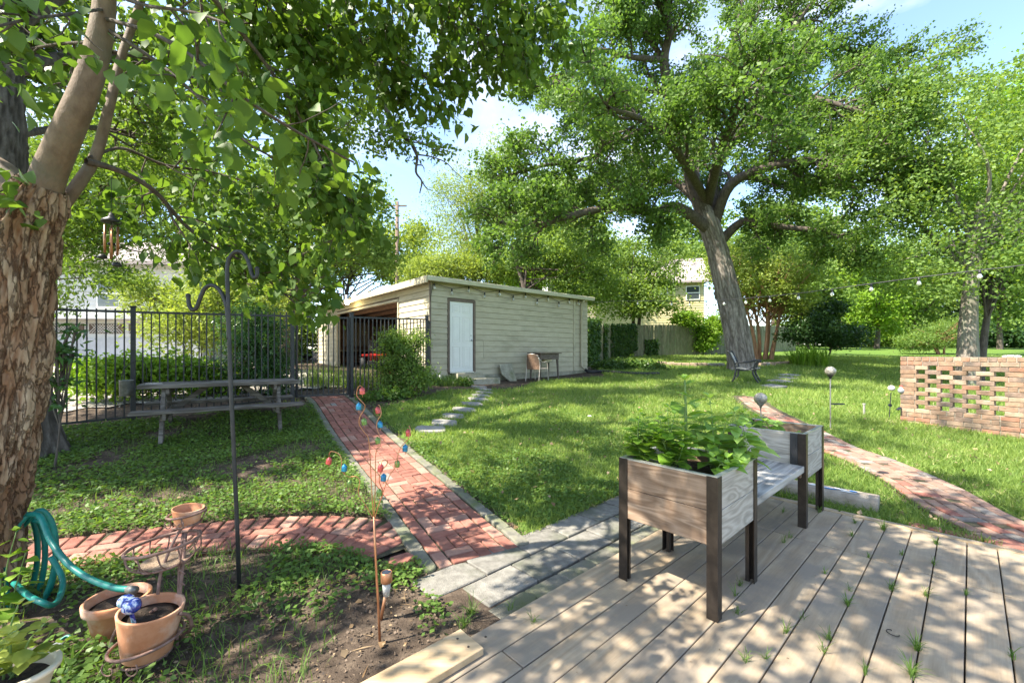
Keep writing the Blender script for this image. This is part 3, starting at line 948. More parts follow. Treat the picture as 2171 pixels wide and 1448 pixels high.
# opening trim
m = MB(); slab(m, .0, .14, 2.0, 2.07, .66, 3.06); m.build('jamb', M_siding, garage, bevel=.004)
m = MB(); slab(m, .0, .14, 7.95, 8.05, .72, 3.06); m.build('jamb', M_siding, garage, bevel=.004)
m = MB(); slab(m, .35, .42, 7.2, 7.28, .7, 3.05); m.build('door_track', M_steel, garage, bevel=.004)
m = MB(); slab(m, .0, .14, 2.0, 8.05, 3.03, 3.10); m.build('lintel', M_siding, garage, bevel=.004)
# roof, eave, fascia
m = MB(); slab(m, -.20, LA + .06, -.22, LB + 1.7, ZT + .03, ZT + .10); m.build('roof', M_roof, garage, bevel=.006)
m = MB(); slab(m, -.24, -.201, -.26, LB + 1.7, ZT - .10, ZT + .09); m.build('fascia', M_siding, garage, bevel=.006)
m = MB(); slab(m, -.2, .0, -.1, LB + 1.7, ZT - .0, ZT + .025); m.build('soffit', M_trim_cream, garage)
# box gutter on the long side with downspout
gut = MB()
prof = [(-.245, .0), (-.265, .11), (-.245, .125), (-.23, .11), (-.16, .11), (-.16, .0)]
vs_ = [sh(a, y, ZT + z_ - .03) for a in (-.2, LA + .09) for y, z_ in prof]
n_ = len(prof)
gut.add(vs_, [tuple(range(n_)), tuple(range(2 * n_ - 1, n_ - 1, -1))] + [(i_, n_ + i_, n_ + (i_ + 1) % n_, (i_ + 1) % n_) for i_ in range(n_)])
gut.build('gutter', M_trim_cream, garage, bevel=.003)
m = MB(); slab(m, 0, LA, -.16, .04, ZT - .01, ZT + .028); m.build('soffit', M_trim_cream, garage)
m = MB().tube([sh(6.3, -.18, ZT - .04), sh(6.3, -.06, ZT - .16), sh(6.3, -.045, 2.0), sh(6.3, -.05, .92), sh(6.36, -.16, .8)], .042, 10)
m.build('downspout', M_siding, garage, smooth=True)
# side door
m = MB(); slab(m, DOOR0 - .065, DOOR0, -.005, .09, DZ0 - .02, DZ1 + .065); slab(m, DOOR1, DOOR1 + .065, -.005, .09, DZ0 - .02, DZ1 + .065); slab(m, DOOR0, DOOR1, -.005, .09, DZ1, DZ1 + .065)
m.build('door_frame', M_trim_brown, garage, bevel=.004)
m = MB(); slab(m, DOOR0 + .004, DOOR1 - .004, .04, .08, DZ0, DZ1 - .004)
door = m.build('door', M_white, garage, bevel=.003)
dw = DOOR1 - DOOR0
for c0, c1 in ((.13, .44), (.56, .87)):
    for r0, r1 in ((.055, .36), (.42, .785), (.84, .955)):
        a0, a1, z0, z1_ = DOOR0 + dw * c0, DOOR0 + dw * c1, DZ0 + 2.03 * r0, DZ0 + 2.03 * r1
        m = MB()
        for i0, o0, o1 in ((0, .0405, .034), (.028, .034, .0405), (.05, .0405, .033)):
            pass
        fr = .014
        for q0, q1, w0, w1 in ((a0, a1, z0, z0 + fr), (a0, a1, z1_ - fr, z1_), (a0, a0 + fr, z0 + fr, z1_ - fr), (a1 - fr, a1, z0 + fr, z1_ - fr)): slab(m, q0, q1, .031, .041, w0, w1)
        slab(m, a0 + .045, a1 - .045, .034, .041, z0 + .045, z1_ - .045)
        m.build('door_panel', M_white, door, bevel=.003)
m = MB().ball(sh(DOOR1 - .065, .0, DZ0 + .92), .03, 14, 8); m.tube([sh(DOOR1 - .065, .0, DZ0 + .92), sh(DOOR1 - .065, .05, DZ0 + .92)], .015, 10)
m.build('knob', M_steel, door, smooth=True)
m = MB().tube([sh(DOOR1 - .065, .022, DZ0 + 1.06), sh(DOOR1 - .065, .05, DZ0 + 1.06)], .026, 12); m.build('deadbolt', M_steel, door)
m = MB(); slab(m, DOOR0, DOOR1, -.02, .1, DZ0 - .035, DZ0 - .003); m.build('threshold', M_steel, garage)
# inside of the garage
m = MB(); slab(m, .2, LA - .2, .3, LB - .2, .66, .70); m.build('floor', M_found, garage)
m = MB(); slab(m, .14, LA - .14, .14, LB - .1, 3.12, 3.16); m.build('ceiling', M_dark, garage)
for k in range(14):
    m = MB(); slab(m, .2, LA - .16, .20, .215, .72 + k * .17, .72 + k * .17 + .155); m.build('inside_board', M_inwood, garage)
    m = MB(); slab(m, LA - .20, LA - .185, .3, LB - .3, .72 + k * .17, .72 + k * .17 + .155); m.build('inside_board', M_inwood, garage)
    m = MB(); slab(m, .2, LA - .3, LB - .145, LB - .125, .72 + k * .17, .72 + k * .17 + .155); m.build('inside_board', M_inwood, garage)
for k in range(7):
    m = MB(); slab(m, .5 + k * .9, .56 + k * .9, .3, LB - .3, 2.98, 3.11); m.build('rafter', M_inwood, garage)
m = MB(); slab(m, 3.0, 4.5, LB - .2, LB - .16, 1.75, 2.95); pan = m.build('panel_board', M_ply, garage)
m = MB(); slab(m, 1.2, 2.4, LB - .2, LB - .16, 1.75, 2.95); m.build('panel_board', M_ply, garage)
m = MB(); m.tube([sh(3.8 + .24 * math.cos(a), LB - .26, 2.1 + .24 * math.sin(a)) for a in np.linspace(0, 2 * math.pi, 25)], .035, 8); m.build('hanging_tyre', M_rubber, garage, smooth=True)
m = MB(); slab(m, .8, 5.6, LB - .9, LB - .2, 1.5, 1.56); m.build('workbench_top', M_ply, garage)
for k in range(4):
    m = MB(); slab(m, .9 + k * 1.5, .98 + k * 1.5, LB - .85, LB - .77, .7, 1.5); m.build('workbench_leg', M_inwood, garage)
m = MB().tube([sh(3.2, 1.6, 2.9), sh(3.2, 2.9, 2.9)], .02, 8); m.build('ceiling_tube', M_white, garage)
# lamp on the fascia, lit
lp = W(745, 622, 16.0)
lamp = thing('barn_lamp', 'small grey barn lamp, lit, on the garage eave', 'lamp', tuple(lp))
off = sh(-.36, 5.6, ZT + .04)
lp = off
MATW[lamp.name] = Matrix.Translation(lp); lamp.location = lp
MB().tube([lp + Vector((.12, .1, .05)), lp + Vector((.02, .0, .06))], .02, 8).build('bracket', M_steel, lamp)
MB().lathe([(.06, .13), (.085, .11), (.085, -.02), (.10, -.04), (.10, -.06), (.06, -.06)], lp, 16).build('housing', M_steel, lamp, smooth=True)
MB().lathe([(1e-4, -.24), (.05, -.22), (.085, -.15), (.09, -.08), (.06, -.058)], lp, 16).build('lit_globe', M_lamp, lamp, smooth=True)
ld = bpy.data.lights.new('lamp_glow', 'POINT'); ld.energy = 9; ld.color = (1, .82, .42); ld.shadow_soft_size = .09
lo = bpy.data.objects.new('lamp_glow', ld); C.objects.link(lo); lo.location = lp + Vector((-.04, -.03, -.34))
# concrete steps
m = MB()
def shr(a0, a1, b0, b1, z0, z1_): return slab(MB(), a0, a1, b0, b1, z0, z1_)
st = shr(DOOR0 + .05, DOOR1 + .1, -.34, -.01, .35, .835).build('door_step', M_found, bevel=.012); tag(st, 'upper concrete step directly under the white garage door', 'step')
st = shr(DOOR0 + .22, DOOR1 + .40, -.78, -.35, .30, .69).build('door_step', M_found, bevel=.015); tag(st, 'lower wider concrete step in front of the garage door', 'step')

# riding mower in the garage
mw = sh(1.0, 6.2, .70)
mower = thing('riding_mower', 'red riding mower parked inside the open garage', 'mower', tuple(mw), math.atan2(SB.y, SB.x) - .5)
def loc(mb_, name, mat, parent, **k):
    """build a part given in the thing's own space"""
    M_ = MATW[parent.name]
    mb_.v = [M_ @ v for v in mb_.v]
    return mb_.build(name, mat, parent, **k)
loc(MB().box((.55, 0, .55), (.75, .55, .36)), 'hood', M_red, mower, bevel=.06, seg=3)
loc(MB().box((-.28, 0, .62), (.75, .95, .10)), 'fender', M_red, mower, bevel=.04, seg=2)
loc(MB().box((0, 0, .32), (1.5, .5, .16)), 'chassis', M_rubber, mower, bevel=.02)
loc(MB().box((-.25, 0, .75), (.42, .46, .1)).box((-.46, 0, .98), (.1, .44, .46)), 'seat', M_rubber, mower, bevel=.03, seg=2)
for x, y, r_, w_ in ((-.45, .42, .27, .22), (-.45, -.42, .27, .22), (.68, .4, .19, .14), (.68, -.4, .19, .14)):
    wv = MB().lathe([(r_ * .45, -w_ / 2), (r_ * .9, -w_ / 2), (r_, -w_ / 4), (r_, w_ / 4), (r_ * .9, w_ / 2), (r_ * .45, w_ / 2)], (x, y, r_), 20, rot=Matrix.Rotation(R(90), 3, 'X'))
    loc(wv, 'wheel', M_rubber, mower, smooth=True)
loc(MB().tube([(.22, 0, .65), (.1, 0, .98)], .02, 8).tube([(.1 + .06 * math.sin(a), .19 * math.cos(a), .99 + .17 * math.sin(a) * .6) for a in np.linspace(0, 2 * math.pi, 21)], .017, 6), 'steering_wheel', M_rubber, mower, smooth=True)
ob = sh(.55, 3.4, .70)
crate = thing('orange_bin', 'orange plastic bin behind the bush in the garage opening', 'bin', tuple(ob), .3)
loc(MB().add([(-.22, -.16, 0), (.22, -.16, 0), (.22, .16, 0), (-.22, .16, 0), (-.28, -.21, .5), (.28, -.21, .5), (.28, .21, .5), (-.28, .21, .5)], [(0, 3, 2, 1), (0, 1, 5, 4), (1, 2, 6, 5), (2, 3, 7, 6), (3, 0, 4, 7)]), 'tub', M_orange, crate, bevel=.01)
loc(MB().box((0, 0, .51), (.6, .46, .035)), 'lid', M_orange, crate, bevel=.01)
loc(MB().tube([(.12 * math.cos(a), -.24, .56 + .05 * math.sin(a)) for a in np.linspace(0, math.pi, 9)], .012, 6), 'handle', M_white, crate)
# a white trailer beyond the garage
tp = W(655, 760, 22.5); tz = z1(tp.x, tp.y)
trailer = thing('utility_trailer', 'white utility trailer parked beyond the garage corner', 'trailer', (tp.x - .3, tp.y, tz), .25)
loc(MB().box((0, 0, .95), (2.0, 1.3, .06)).box((0, -.65, 1.25), (2.0, .05, .55)).box((0, .65, 1.25), (2.0, .05, .55)).box((-1, 0, 1.25), (.05, 1.3, .55)).box((1, 0, 1.25), (.05, 1.3, .55)), 'box', M_white, trailer, bevel=.01)
loc(MB().bar((-1.6, 0, .8), (1, 0, .8), .1, .12).bar((0, -.7, .5), (0, .7, .5), .08, .08).box((0, .4, .7), (.1, .1, .4)).box((0, -.4, .7), (.1, .1, .4)), 'frame', M_rubber, trailer)
for y in (-.72, .72):
    loc(MB().lathe([(.15, -.1), (.3, -.1), (.33, -.05), (.33, .05), (.3, .1), (.15, .1)], (0, y, .33), 18, rot=Matrix.Rotation(R(90), 3, 'X')), 'wheel', M_rubber, trailer, smooth=True)

# ------------------------------------------------------------------ houses beyond
M_hwhite = pmat('house_white_siding', (.50, .49, .46), (.58, .57, .54), scale=2, rough=.7, bump=.05)
M_hgrey = pmat('house_grey_skirt', (.45, .45, .45), (.55, .55, .55), scale=3, rough=.8)
M_hyel = pmat('house_yellow_siding', (.48, .41, .22), (.55, .48, .28), scale=2, rough=.7, bump=.05)
M_shing = pmat('roof_shingle', (.22, .18, .17), (.36, .31, .29), scale=14, rough=.9, bump=.3, stretch=(1, 1, 4))
M_hpink = pmat('house_brick_pink', (.45, .26, .17), (.56, .36, .25), scale=8, rough=.9)


def house(name, label, loc_, rz, w, d, zb, h, ridge, wall, roofm, wins, boards=True, over=.5):
    o = thing(name, label, 'house', loc_, rz)
    loc(MB().box((0, 0, (zb + h) / 2), (w, d, h - zb)), 'wall', wall, o)
    e = over
    vs_ = [(-w / 2 - e, -d / 2 - e, h - .08), (w / 2 + e, -d / 2 - e, h - .08), (w / 2 + e, d / 2 + e, h - .08), (-w / 2 - e, d / 2 + e, h - .08), (-w / 2 - e, 0, h + ridge), (w / 2 + e, 0, h + ridge)]
    vs2 = [(x, y, z_ + .16) for x, y, z_ in vs_]
    rf = MB().add(vs2 + vs_, [(0, 1, 5, 4), (2, 3, 4, 5), (6, 10, 11, 7), (8, 11, 10, 9), (0, 6, 7, 1), (2, 8, 9, 3), (0, 4, 10, 6), (3, 9, 10, 4), (1, 7, 11, 5), (2, 5, 11, 8)])
    loc(rf, 'roof', roofm, o)
    for s in (-1, 1): loc(MB().add([(s * w / 2, -d / 2, h), (s * w / 2, d / 2, h), (s * w / 2, 0, h + ridge)], [(0, 1, 2) if s > 0 else (0, 2, 1)]), 'gable', wall, o)
    if boards:
        z_ = zb + .05
        while z_ < h - .1:
            loc(MB().box((0, -d / 2 - .012, z_ + .08), (w, .024, .012)), 'siding_lip', wall, o)
            if rz: loc(MB().box((w / 2 + .012, 0, z_ + .08), (.024, d, .012)), 'siding_lip', wall, o)
            z_ += .2
    for side, x, z_, ww, hh in wins:
        if side == 'f': c, sz, sp = (x, -d / 2 - .03, z_), (ww, .06, hh), (ww - .12, .02, hh - .12)
        else: c, sz, sp = (w / 2 + .03, x, z_), (.06, ww, hh), (.02, ww - .12, hh - .12)
        wo = loc(MB().box(c, sz), 'window', M_white, o)
        cc = (c[0], c[1] - .03, c[2]) if side == 'f' else (c[0] + .03, c[1], c[2])
        for k in (-1, 1):
            c3_ = (cc[0], cc[1], cc[2] + k * hh * .235); s3_ = (sp[0], sp[1], hh * .40) if side == 'f' else (sp[0], sp[1], hh * .40)
            loc(MB().box(c3_, s3_), 'pane', M_pane, wo)
    return o
p = W(150, 720, 18.5); hz = z1(p.x, p.y)
hs = house('neighbour_house', 'white clapboard house with lattice skirt behind the iron fence', (p.x - 1.5, p.y + 3, hz), R(2), 13, 6, .05, 4.4, 1.6, M_hwhite, M_shing, [('f', 3.0, 3.1, 1.0, 1.3), ('f', .4, 3.1, 1.0, 1.3)])
# lattice vents in the skirt and a lower canopy
for x0 in (1.2, 2.9, 4.6):
    vent = loc(MB().box((x0, -3.03, 1.55), (1.45, .05, .42)), 'lattice_vent', M_dark, hs)
    lt = MB()
    for k in range(-3, 16):
        for s in (-1, 1):
            a_ = Vector((x0 - .72 + k * .12, -3.065, 1.36)); b_ = a_ + Vector((s * .38, 0, .38))
            if x0 - .72 <= a_.x <= x0 + .72 and x0 - .72 <= b_.x <= x0 + .72: lt.bar(a_, b_, .022, .012, (0, 1, 0))
    loc(lt, 'lattice', M_hwhite, vent)
loc(MB().box((3.0, -3.35, 2.0), (8, .7, .12)), 'skirt_roof', M_hgrey, hs)
loc(MB().box((3.0, -3.06, .55), (8.2, .07, 1.1)), 'skirt', M_hgrey, hs)
p = W(1440, 660, 36); hz = z1(p.x, p.y)
house('yellow_house', 'pale yellow two storey house with grey roof behind the plank fence', (p.x - 1.6, p.y + 4, hz), R(-14), 9, 7, .1, 5.6, 2.6, M_hyel, M_shing, [('f', 3.6, 4.7, 1.1, 1.2), ('f', 1.2, 4.7, .8, 1.2), ('f', -1.6, 4.7, .8, 1.2)])
p = W(1330, 640, 40); hz = z1(p.x, p.y)
house('white_house', 'white house mostly hidden by trees left of the yellow house', (p.x - 3.8, p.y + 5, hz), R(5), 8, 7, .1, 6.4, 2.4, M_hwhite, M_shing, [('f', 2.0, 5.0, 1.0, 1.4), ('f', -1.0, 5.0, 1.0, 1.4)])
p = W(1885, 650, 62); hz = z1(p.x, p.y)
house('brick_house', 'far pinkish brick house with white gable behind the back hedge', (p.x, p.y + 4, hz), R(70), 9, 8, .1, 5.2, 3.2, M_hpink, M_hwhite, [('f', 2, 3.5, 1.2, 1.4)], boards=False, over=.7)
# ------------------------------------------------------------------ iron fence and gate
def iron_run(name, label, p0, p1, zb0, zt0, zb1, zt1, cat, posts=(True, True), gap=.098, frame=False, postw=.06, skip=0):
    """a panel of square pickets between two ground points"""
    p0 = Vector((p0.x, p0.y, 0)); p1 = Vector((p1.x, p1.y, 0))
    d = p1 - p0; L_ = d.length; ang = math.atan2(d.y, d.x)
    o = thing(name, label, cat, (p0.x, p0.y, zb0), 0)
    def P(t, z): q = p0 + d * t; return Vector((q.x, q.y, z))
    zb = lambda t: lerp(zb0, zb1, t); zt = lambda t: lerp(zt0, zt1, t)
    MB().bar(P(0, zt(0) - .02), P(1, zt(1) - .02), .028, .032).build('rail', M_black, o)
    MB().bar(P(0, zb(0) + .04), P(1, zb(1) + .04), .028, .032).build('rail', M_black, o)
    n = int(round(L_ / gap)); h = (zt0 - zb0) - .07
    me = MB().box((0, 0, h / 2), (.017, .017, h)).mesh('picket', M_black)
    for k in range(1, n):
        t = k / n
        q = P(t, zb(t) + .045) - Vector((p0.x, p0.y, zb0))
        piece('picket', me, o, q, (0, 0, ang))
    for f_, t in zip(posts, (0, 1)):
        if f_:
            g_ = z1(*P(t, 0)[:2])
            m_ = MB().box(P(t, (g_ - .1 + zt(t) + .05) / 2), (postw, postw, zt(t) + .15 - g_), ang).box(P(t, zt(t) + .06), (postw + .016, postw + .016, .02), ang)
            m_.build('post', M_black, o, bevel=.003)
    if frame:
        for t in (.012, .988): MB().bar(P(t, zb(t) + .02), P(t, zt(t)), .035, .035, (0, 1, 0)).build('stile', M_black, o)
    return o


fa = Vector((-6.22, 5.7, 0))
def ft(t): return fa + SA * t
iron_run('iron_fence', 'black iron fence panel at far left beside the tree trunk', ft(-2.6), ft(.79), .30, 1.96, .42, 2.03, 'fence', (True, True))
iron_run('iron_fence', 'black iron fence panel behind the picnic table', ft(.80), ft(2.93), .42, 2.03, .56, 2.09, 'fence', (False, True))
iron_run('iron_gate', 'black iron garden gate at the end of the brick path', ft(2.99), ft(3.93), .58, 2.09, .56, 2.11, 'gate', (False, False), frame=True)
iron_run('iron_fence', 'black iron fence panel between gate and garage corner', ft(3.985), Vector((-1.99, 9.8, 0)), .52, 2.13, .62, 2.21, 'fence', (True, True))
iron_run('iron_fence', 'short black iron return panel meeting the garage corner', Vector((-1.99, 9.8, 0)), Vector((-2.24, 11.45, 0)), .62, 2.21, .66, 2.25, 'fence', (False, False))
# the strap of the gate latch
# ------------------------------------------------------------------ plank fence at the back
M_fplank = woodmat('fence_plank_wood', (.13, .115, .075), (.20, .18, .125), (.28, .255, .185), axis=2, rings=4, grain=70, objrand=.18, bump=.4, greyed=(.15, .17, .10))
FW = [Vector((3.4, 18.6, 0)), Vector((5.3, 22.5, 0)), Vector((11.0, 25.6, 0)), Vector((16.5, 28.4, 0)), Vector((21, 31, 0))]
pmesh = [MB().add([(-.068, -.009, 0), (.068, -.009, 0), (.068, .009, 0), (-.068, .009, 0), (-.068, -.009, 1.8), (-.045, -.009, 1.84), (.045, -.009, 1.84), (.068, -.009, 1.8), (-.068, .009, 1.8), (-.045, .009, 1.84), (.045, .009, 1.84), (.068, .009, 1.8)],
        [(0, 3, 2, 1), (0, 1, 7, 6, 5, 4), (3, 8, 9, 10, 11, 2), (0, 4, 8, 3), (1, 2, 11, 7), (4, 5, 9, 8), (5, 6, 10, 9), (6, 7, 11, 10)]).mesh('fence_plank', M_fplank)]
for si, (a, b) in enumerate(zip(FW[:-1], FW[1:])):
    o = thing('plank_fence', ['ivy covered plank fence run starting at the garage corner', 'weathered plank fence run left of the big oak trunk', 'weathered plank fence run behind the crape myrtle', 'far plank fence run behind the dark shrub'][si], 'fence', (a.x, a.y, z1(a.x, a.y)))
    d = b - a; n = int(d.length / .14); ang = math.atan2(d.y, d.x)
    for k in range(n):
        q = a + d * (k + .5) / n; gz = z1(q.x, q.y)
        piece('plank', pmesh[0], o, (q.x - a.x, q.y - a.y, gz - .02 + rnd.uniform(-.015, .015) - z1(a.x, a.y)), (rnd.uniform(-.01, .01), rnd.uniform(-.012, .012), ang))
    nn = Vector((-d.y, d.x, 0)).normalized() * .03
    for zz in (.35, 1.45): MB().bar(a + nn + Vector((0, 0, z1(a.x, a.y) + zz)), b + nn + Vector((0, 0, z1(b.x, b.y) + zz)), .04, .09).build('rail', M_fplank, o)
# distant iron fence at the bottom of the yard
fp0, fp1 = gp(1770, 741), gp(1900, 740)
iron_run('iron_fence', 'distant dark iron fence below the back hedge', Vector((23.0, 46, 0)), Vector((38, 46, 0)), 2.0, 3.6, 2.05, 3.6, 'fence', (True, True), gap=.2)

# ------------------------------------------------------------------ pierced brick wall
M_wb = [pmat('wall_brick_%d' % i, a, b, scale=14, rough=.92, bump=.5, bscale=70, objrand=.14, c3=c, s3=6, lo3=.5, hi3=.75) for i, (a, b, c) in enumerate((
    ((.205, .125, .08), (.295, .195, .13), (.12, .095, .075)), ((.235, .115, .07), (.31, .165, .11), (.165, .11, .08)), ((.17, .115, .085), (.27, .19, .145), (.09, .08, .07)), ((.27, .185, .125), (.36, .265, .19), (.18, .14, .105))))]
M_mortar = pmat('wall_mortar', (.22, .195, .155), (.32, .29, .235), scale=20, rough=1, bump=.5)
wd = Vector((.479, -.878, 0)); wn_ = Vector((-.878, -.479, 0))
wo_ = Vector((7.2, 7.75, 0))
bwall = thing('brick_screen_wall', 'low pierced wall of old mixed bricks with checkered openings', 'wall', (wo_.x, wo_.y, .05), math.atan2(wd.y, wd.x))
HC = .0775; NB = 17; ztop = 1.335
WLEN = 3.3; TK = .105
bml = {}
def wb(Lb, mi, k):
    key = (round(Lb, 3), mi, k)
    if key not in bml:
        r = random.Random(hash((mi, k, int(Lb * 1000))))
        b = MB().box((0, 0, 0), (Lb - .007, TK, HC - .007))
        for v in b.v: v.x += r.uniform(-.004, .004); v.y += r.uniform(-.005, .004); v.z += r.uniform(-.004, .004)
        bml[key] = b.mesh('brick', M_wb[mi], bevel=.008, seg=2)
    return bml[key]
mort = MB()
def mort_box(x0, x1, z0, z1_): mort.box(((x0 + x1) / 2, 0, (z0 + z1_) / 2), (x1 - x0, TK - .026, z1_ - z0))
for c in range(NB):
    zc = ztop - .05 - (c + .5) * HC            # height in wall space (origin z = .05)
    x = 0.0
    cells = []
    if 2 <= c <= 11:
        h0 = .233 if c % 2 else .385
        holes = [h0 + .313 * k for k in range(4 if c % 2 else 3)]
    else: holes = []
    marks = []
    for h in holes: marks.append((h, h + .103))
    segs = []; q = 0.0
    for a_, b_ in marks: segs.append((q, a_)); q = b_
    segs.append((q, WLEN))
    for a_, b_ in segs:
        q = a_; first = True
        while q < b_ - .02:
            Lb = .1 if (c == 0 and q < 1.35) or (first and c % 2 and not holes) or rnd.random() < .12 else .206
            if b_ - q < .30 and b_ - q > .0: Lb = b_ - q if b_ - q < .24 else (b_ - q) / 2
            first = False
            mi = rnd.choices((0, 1, 2, 3), (6, 1.6, 2.4, 1.4))[0]
            piece('brick', wb(Lb, mi, rnd.randrange(2)), bwall, (q + Lb / 2, rnd.uniform(-.003, .003), zc), (0, 0, rnd.uniform(-.01, .01)))
            q += Lb
        mort_box(a_ + .006, b_ - .006, zc - HC / 2, zc + HC / 2)
loc(mort, 'mortar', M_mortar, bwall)
# ------------------------------------------------------------------ planter bench
M_plank_warm = woodmat('planter_plank_wood', (.15, .095, .06), (.22, .15, .10), (.30, .215, .15), rings=7, grain=80, objrand=.1, bump=.3)
M_plank_grey = woodmat('planter_plank_silvered', (.27, .25, .215), (.36, .335, .29), (.46, .43, .38), rings=8, grain=80, objrand=.08, bump=.3)
M_seat = woodmat('bench_seat_silvered', (.16, .155, .145), (.29, .275, .25), (.41, .39, .355), rings=5, grain=55, objrand=.08, bump=.6)
M_bronze = pmat('bronze_leg_metal', (.035, .028, .023), (.055, .044, .036), scale=20, rough=.38, bump=.05, metallic=.6, spec=.5)
M_soil = pmat('potting_soil', (.018, .012, .008), (.06, .042, .03), scale=30, rough=1, bump=1.0, bscale=60)
M_zinc = pmat('zinc_cap', (.42, .42, .40), (.55, .55, .52), scale=10, rough=.4, metallic=.7, bump=.03)

po = dk(2.255, -.885)
planter = thing('planter_bench', 'two raised wooden planter boxes joined by a slatted bench on the deck', 'planter bench', (po.x, po.y, 0), DECK_RZ)
PL = .60; PWD = .595; HT = .752; HB = .385
def PB(x0, x1, y0, y1, z0, z1_): return MB().box(((x0 + x1) / 2, (y0 + y1) / 2, (z0 + z1_) / 2), (x1 - x0, y1 - y0, z1_ - z0))
for bx0, warm in ((0.0, True), (1.735, False)):
    bx1 = bx0 + PL
    mid = (HT + HB) / 2
    for z0, z1_ in ((HB, mid - .0015), (mid + .0015, HT - .006)):
        for y0, y1 in ((.006, .026), (PWD - .026, PWD - .006)):
            loc(PB(bx0 + .03, bx1 - .03, y0, y1, z0, z1_), 'plank', M_plank_grey, planter, bevel=.002)
        for x0, x1 in ((bx0 + .006, bx0 + .026), (bx1 - .026, bx1 - .006)):
            me = MB().box((0, 0, 0), (PWD - .06, .02, z1_ - z0)).mesh('plank', M_plank_warm if warm or x0 > bx0 + .1 else M_plank_grey, bevel=.002)
            piece('plank', me, planter, ((x0 + x1) / 2, PWD / 2, (z0 + z1_) / 2), (0, 0, math.pi / 2))
    for x0, sx in ((bx0, 1), (bx1, -1)):
        for y0, sy in ((0, 1), (PWD, -1)):
            xa, xb = sorted((x0, x0 + sx * .004)); ya, yb = sorted((y0, y0 + sy * .058))
            l = PB(xa, xb, ya, yb, 0.0, HT)
            xa, xb = sorted((x0 + sx * .004, x0 + sx * .055)); ya, yb = sorted((y0, y0 + sy * .004))
            l.box(((xa + xb) / 2, (ya + yb) / 2, HT / 2), (xb - xa, yb - ya, HT))
            xa, xb = sorted((x0 + sx * .030, x0 + sx * .052)); ya, yb = sorted((y0 + sy * .030, y0 + sy * .052))
            l.box(((xa + xb) / 2, (ya + yb) / 2, HB / 2), (xb - xa, yb - ya, HB - .004))
            loc(l, 'leg', M_bronze, planter)
    for x0, x1, y0, y1 in ((bx0 + .002, bx1 - .002, .004, .03), (bx0 + .002, bx1 - .002, PWD - .03, PWD - .004), (bx0 + .004, bx0 + .03, .03, PWD - .03), (bx1 - .03, bx1 - .004, .03, PWD - .03)):
        loc(PB(x0, x1, y0, y1, HT - .005, HT + .003), 'rim', M_zinc, planter)
    loc(PB(bx0 + .03, bx1 - .03, .03, PWD - .03, HB + .005, HB + .02), 'floor', M_plank_warm, planter)
    g = 22
    xs = np.linspace(bx0 + .027, bx1 - .027, g); ys = np.linspace(.027, PWD - .027, g)
    X, Y = np.meshgrid(xs, ys); Z = (.665 if warm else .63) + (fbm(X * 9, Y * 9, bx0) - .5) * .07
    sm = MB().add([(a, b, c) for a, b, c in zip(X.ravel(), Y.ravel(), Z.ravel())], [(i * g + j, i * g + j + 1, (i + 1) * g + j + 1, (i + 1) * g + j) for i in range(g - 1) for j in range(g - 1)])
    loc(sm, 'soil', M_soil, planter, smooth=True)
for y0, y1 in ((.012, .285), (.296, .57)):
    loc(PB(PL + .001, 1.734, y0, y1, .445, .497), 'seat_plank', M_seat, planter, bevel=.004)
for x0 in (PL + .002, 1.70): loc(PB(x0, x0 + .03, .03, .55, .405, .444), 'seat_bearer', M_plank_warm, planter)
for x0 in (1.7285,): loc(PB(x0, x0 + .006, .058, .11, .498, HT - .002), 'bracket', M_black, planter); loc(PB(x0, x0 + .006, PWD - .11, PWD - .058, .498, HT - .002), 'bracket', M_black, planter)
def pl(x, y, z): return MATW[planter.name] @ Vector((x, y, z))

# ------------------------------------------------------------------ picnic table
M_old = woodmat('weathered_picnic_wood', (.06, .05, .042), (.11, .095, .08), (.19, .168, .145), rings=5, grain=50, objrand=.15, bump=.6)
pa, pb_ = gp(349, 943), gp(588, 916)
tdir = Vector((pb_.x - pa.x, pb_.y - pa.y, 0)).normalized(); tper = Vector((-tdir.y, tdir.x, 0))
tc_ = (pa + pb_) / 2 + tper * .56
tz = (pa.z + pb_.z) / 2 - .01
ptab = thing('picnic_table', 'weathered grey wooden picnic table with attached benches by the fence', 'picnic table', (tc_.x, tc_.y, tz), math.atan2(tdir.y, tdir.x))
for k in range(5):
    y = -.29 + k * .145
    loc(MB().box((rnd.uniform(-.01, .01), y, .715), (1.86, .138, .05)), 'top_plank', M_old, ptab, bevel=.005)
for s in (-1, 1):
    for k in (0, 1):
        if s == 1 and k: continue
        loc(MB().box((0, s * (.60 + k * .0), .415 + .0 * k), (1.9, .25 if s < 0 else .24, .04)), 'bench_plank', M_old, ptab, bevel=.005)
        break
for x in (-.66, .66):
    sx = 1 if x < 0 else -1
    for s in (-1, 1):
        loc(MB().bar((x, s * .58, 0.0), (x, s * .24, .69), .045, .105, (0, 1, 0)), 'leg', M_old, ptab, bevel=.004)
    loc(MB().bar((x + sx * .042, -.70, .36), (x + sx * .042, .70, .36), .04, .09), 'bench_beam', M_old, ptab, bevel=.004)
    loc(MB().bar((x + sx * .042, -.34, .65), (x + sx * .042, .34, .65), .04, .08), 'top_cleat', M_old, ptab, bevel=.004)
    loc(MB().bar((x + sx * .064, 0, .36), (x + sx * .46, 0, .69), .04, .07), 'brace', M_old, ptab, bevel=.004)
M_wire = pmat('dark_wire', (.02, .02, .018), (.05, .045, .04), scale=20, rough=.6, metallic=.4)
wq = MATW[ptab.name] @ Vector((-.28, .12, .737))
wr = MB()
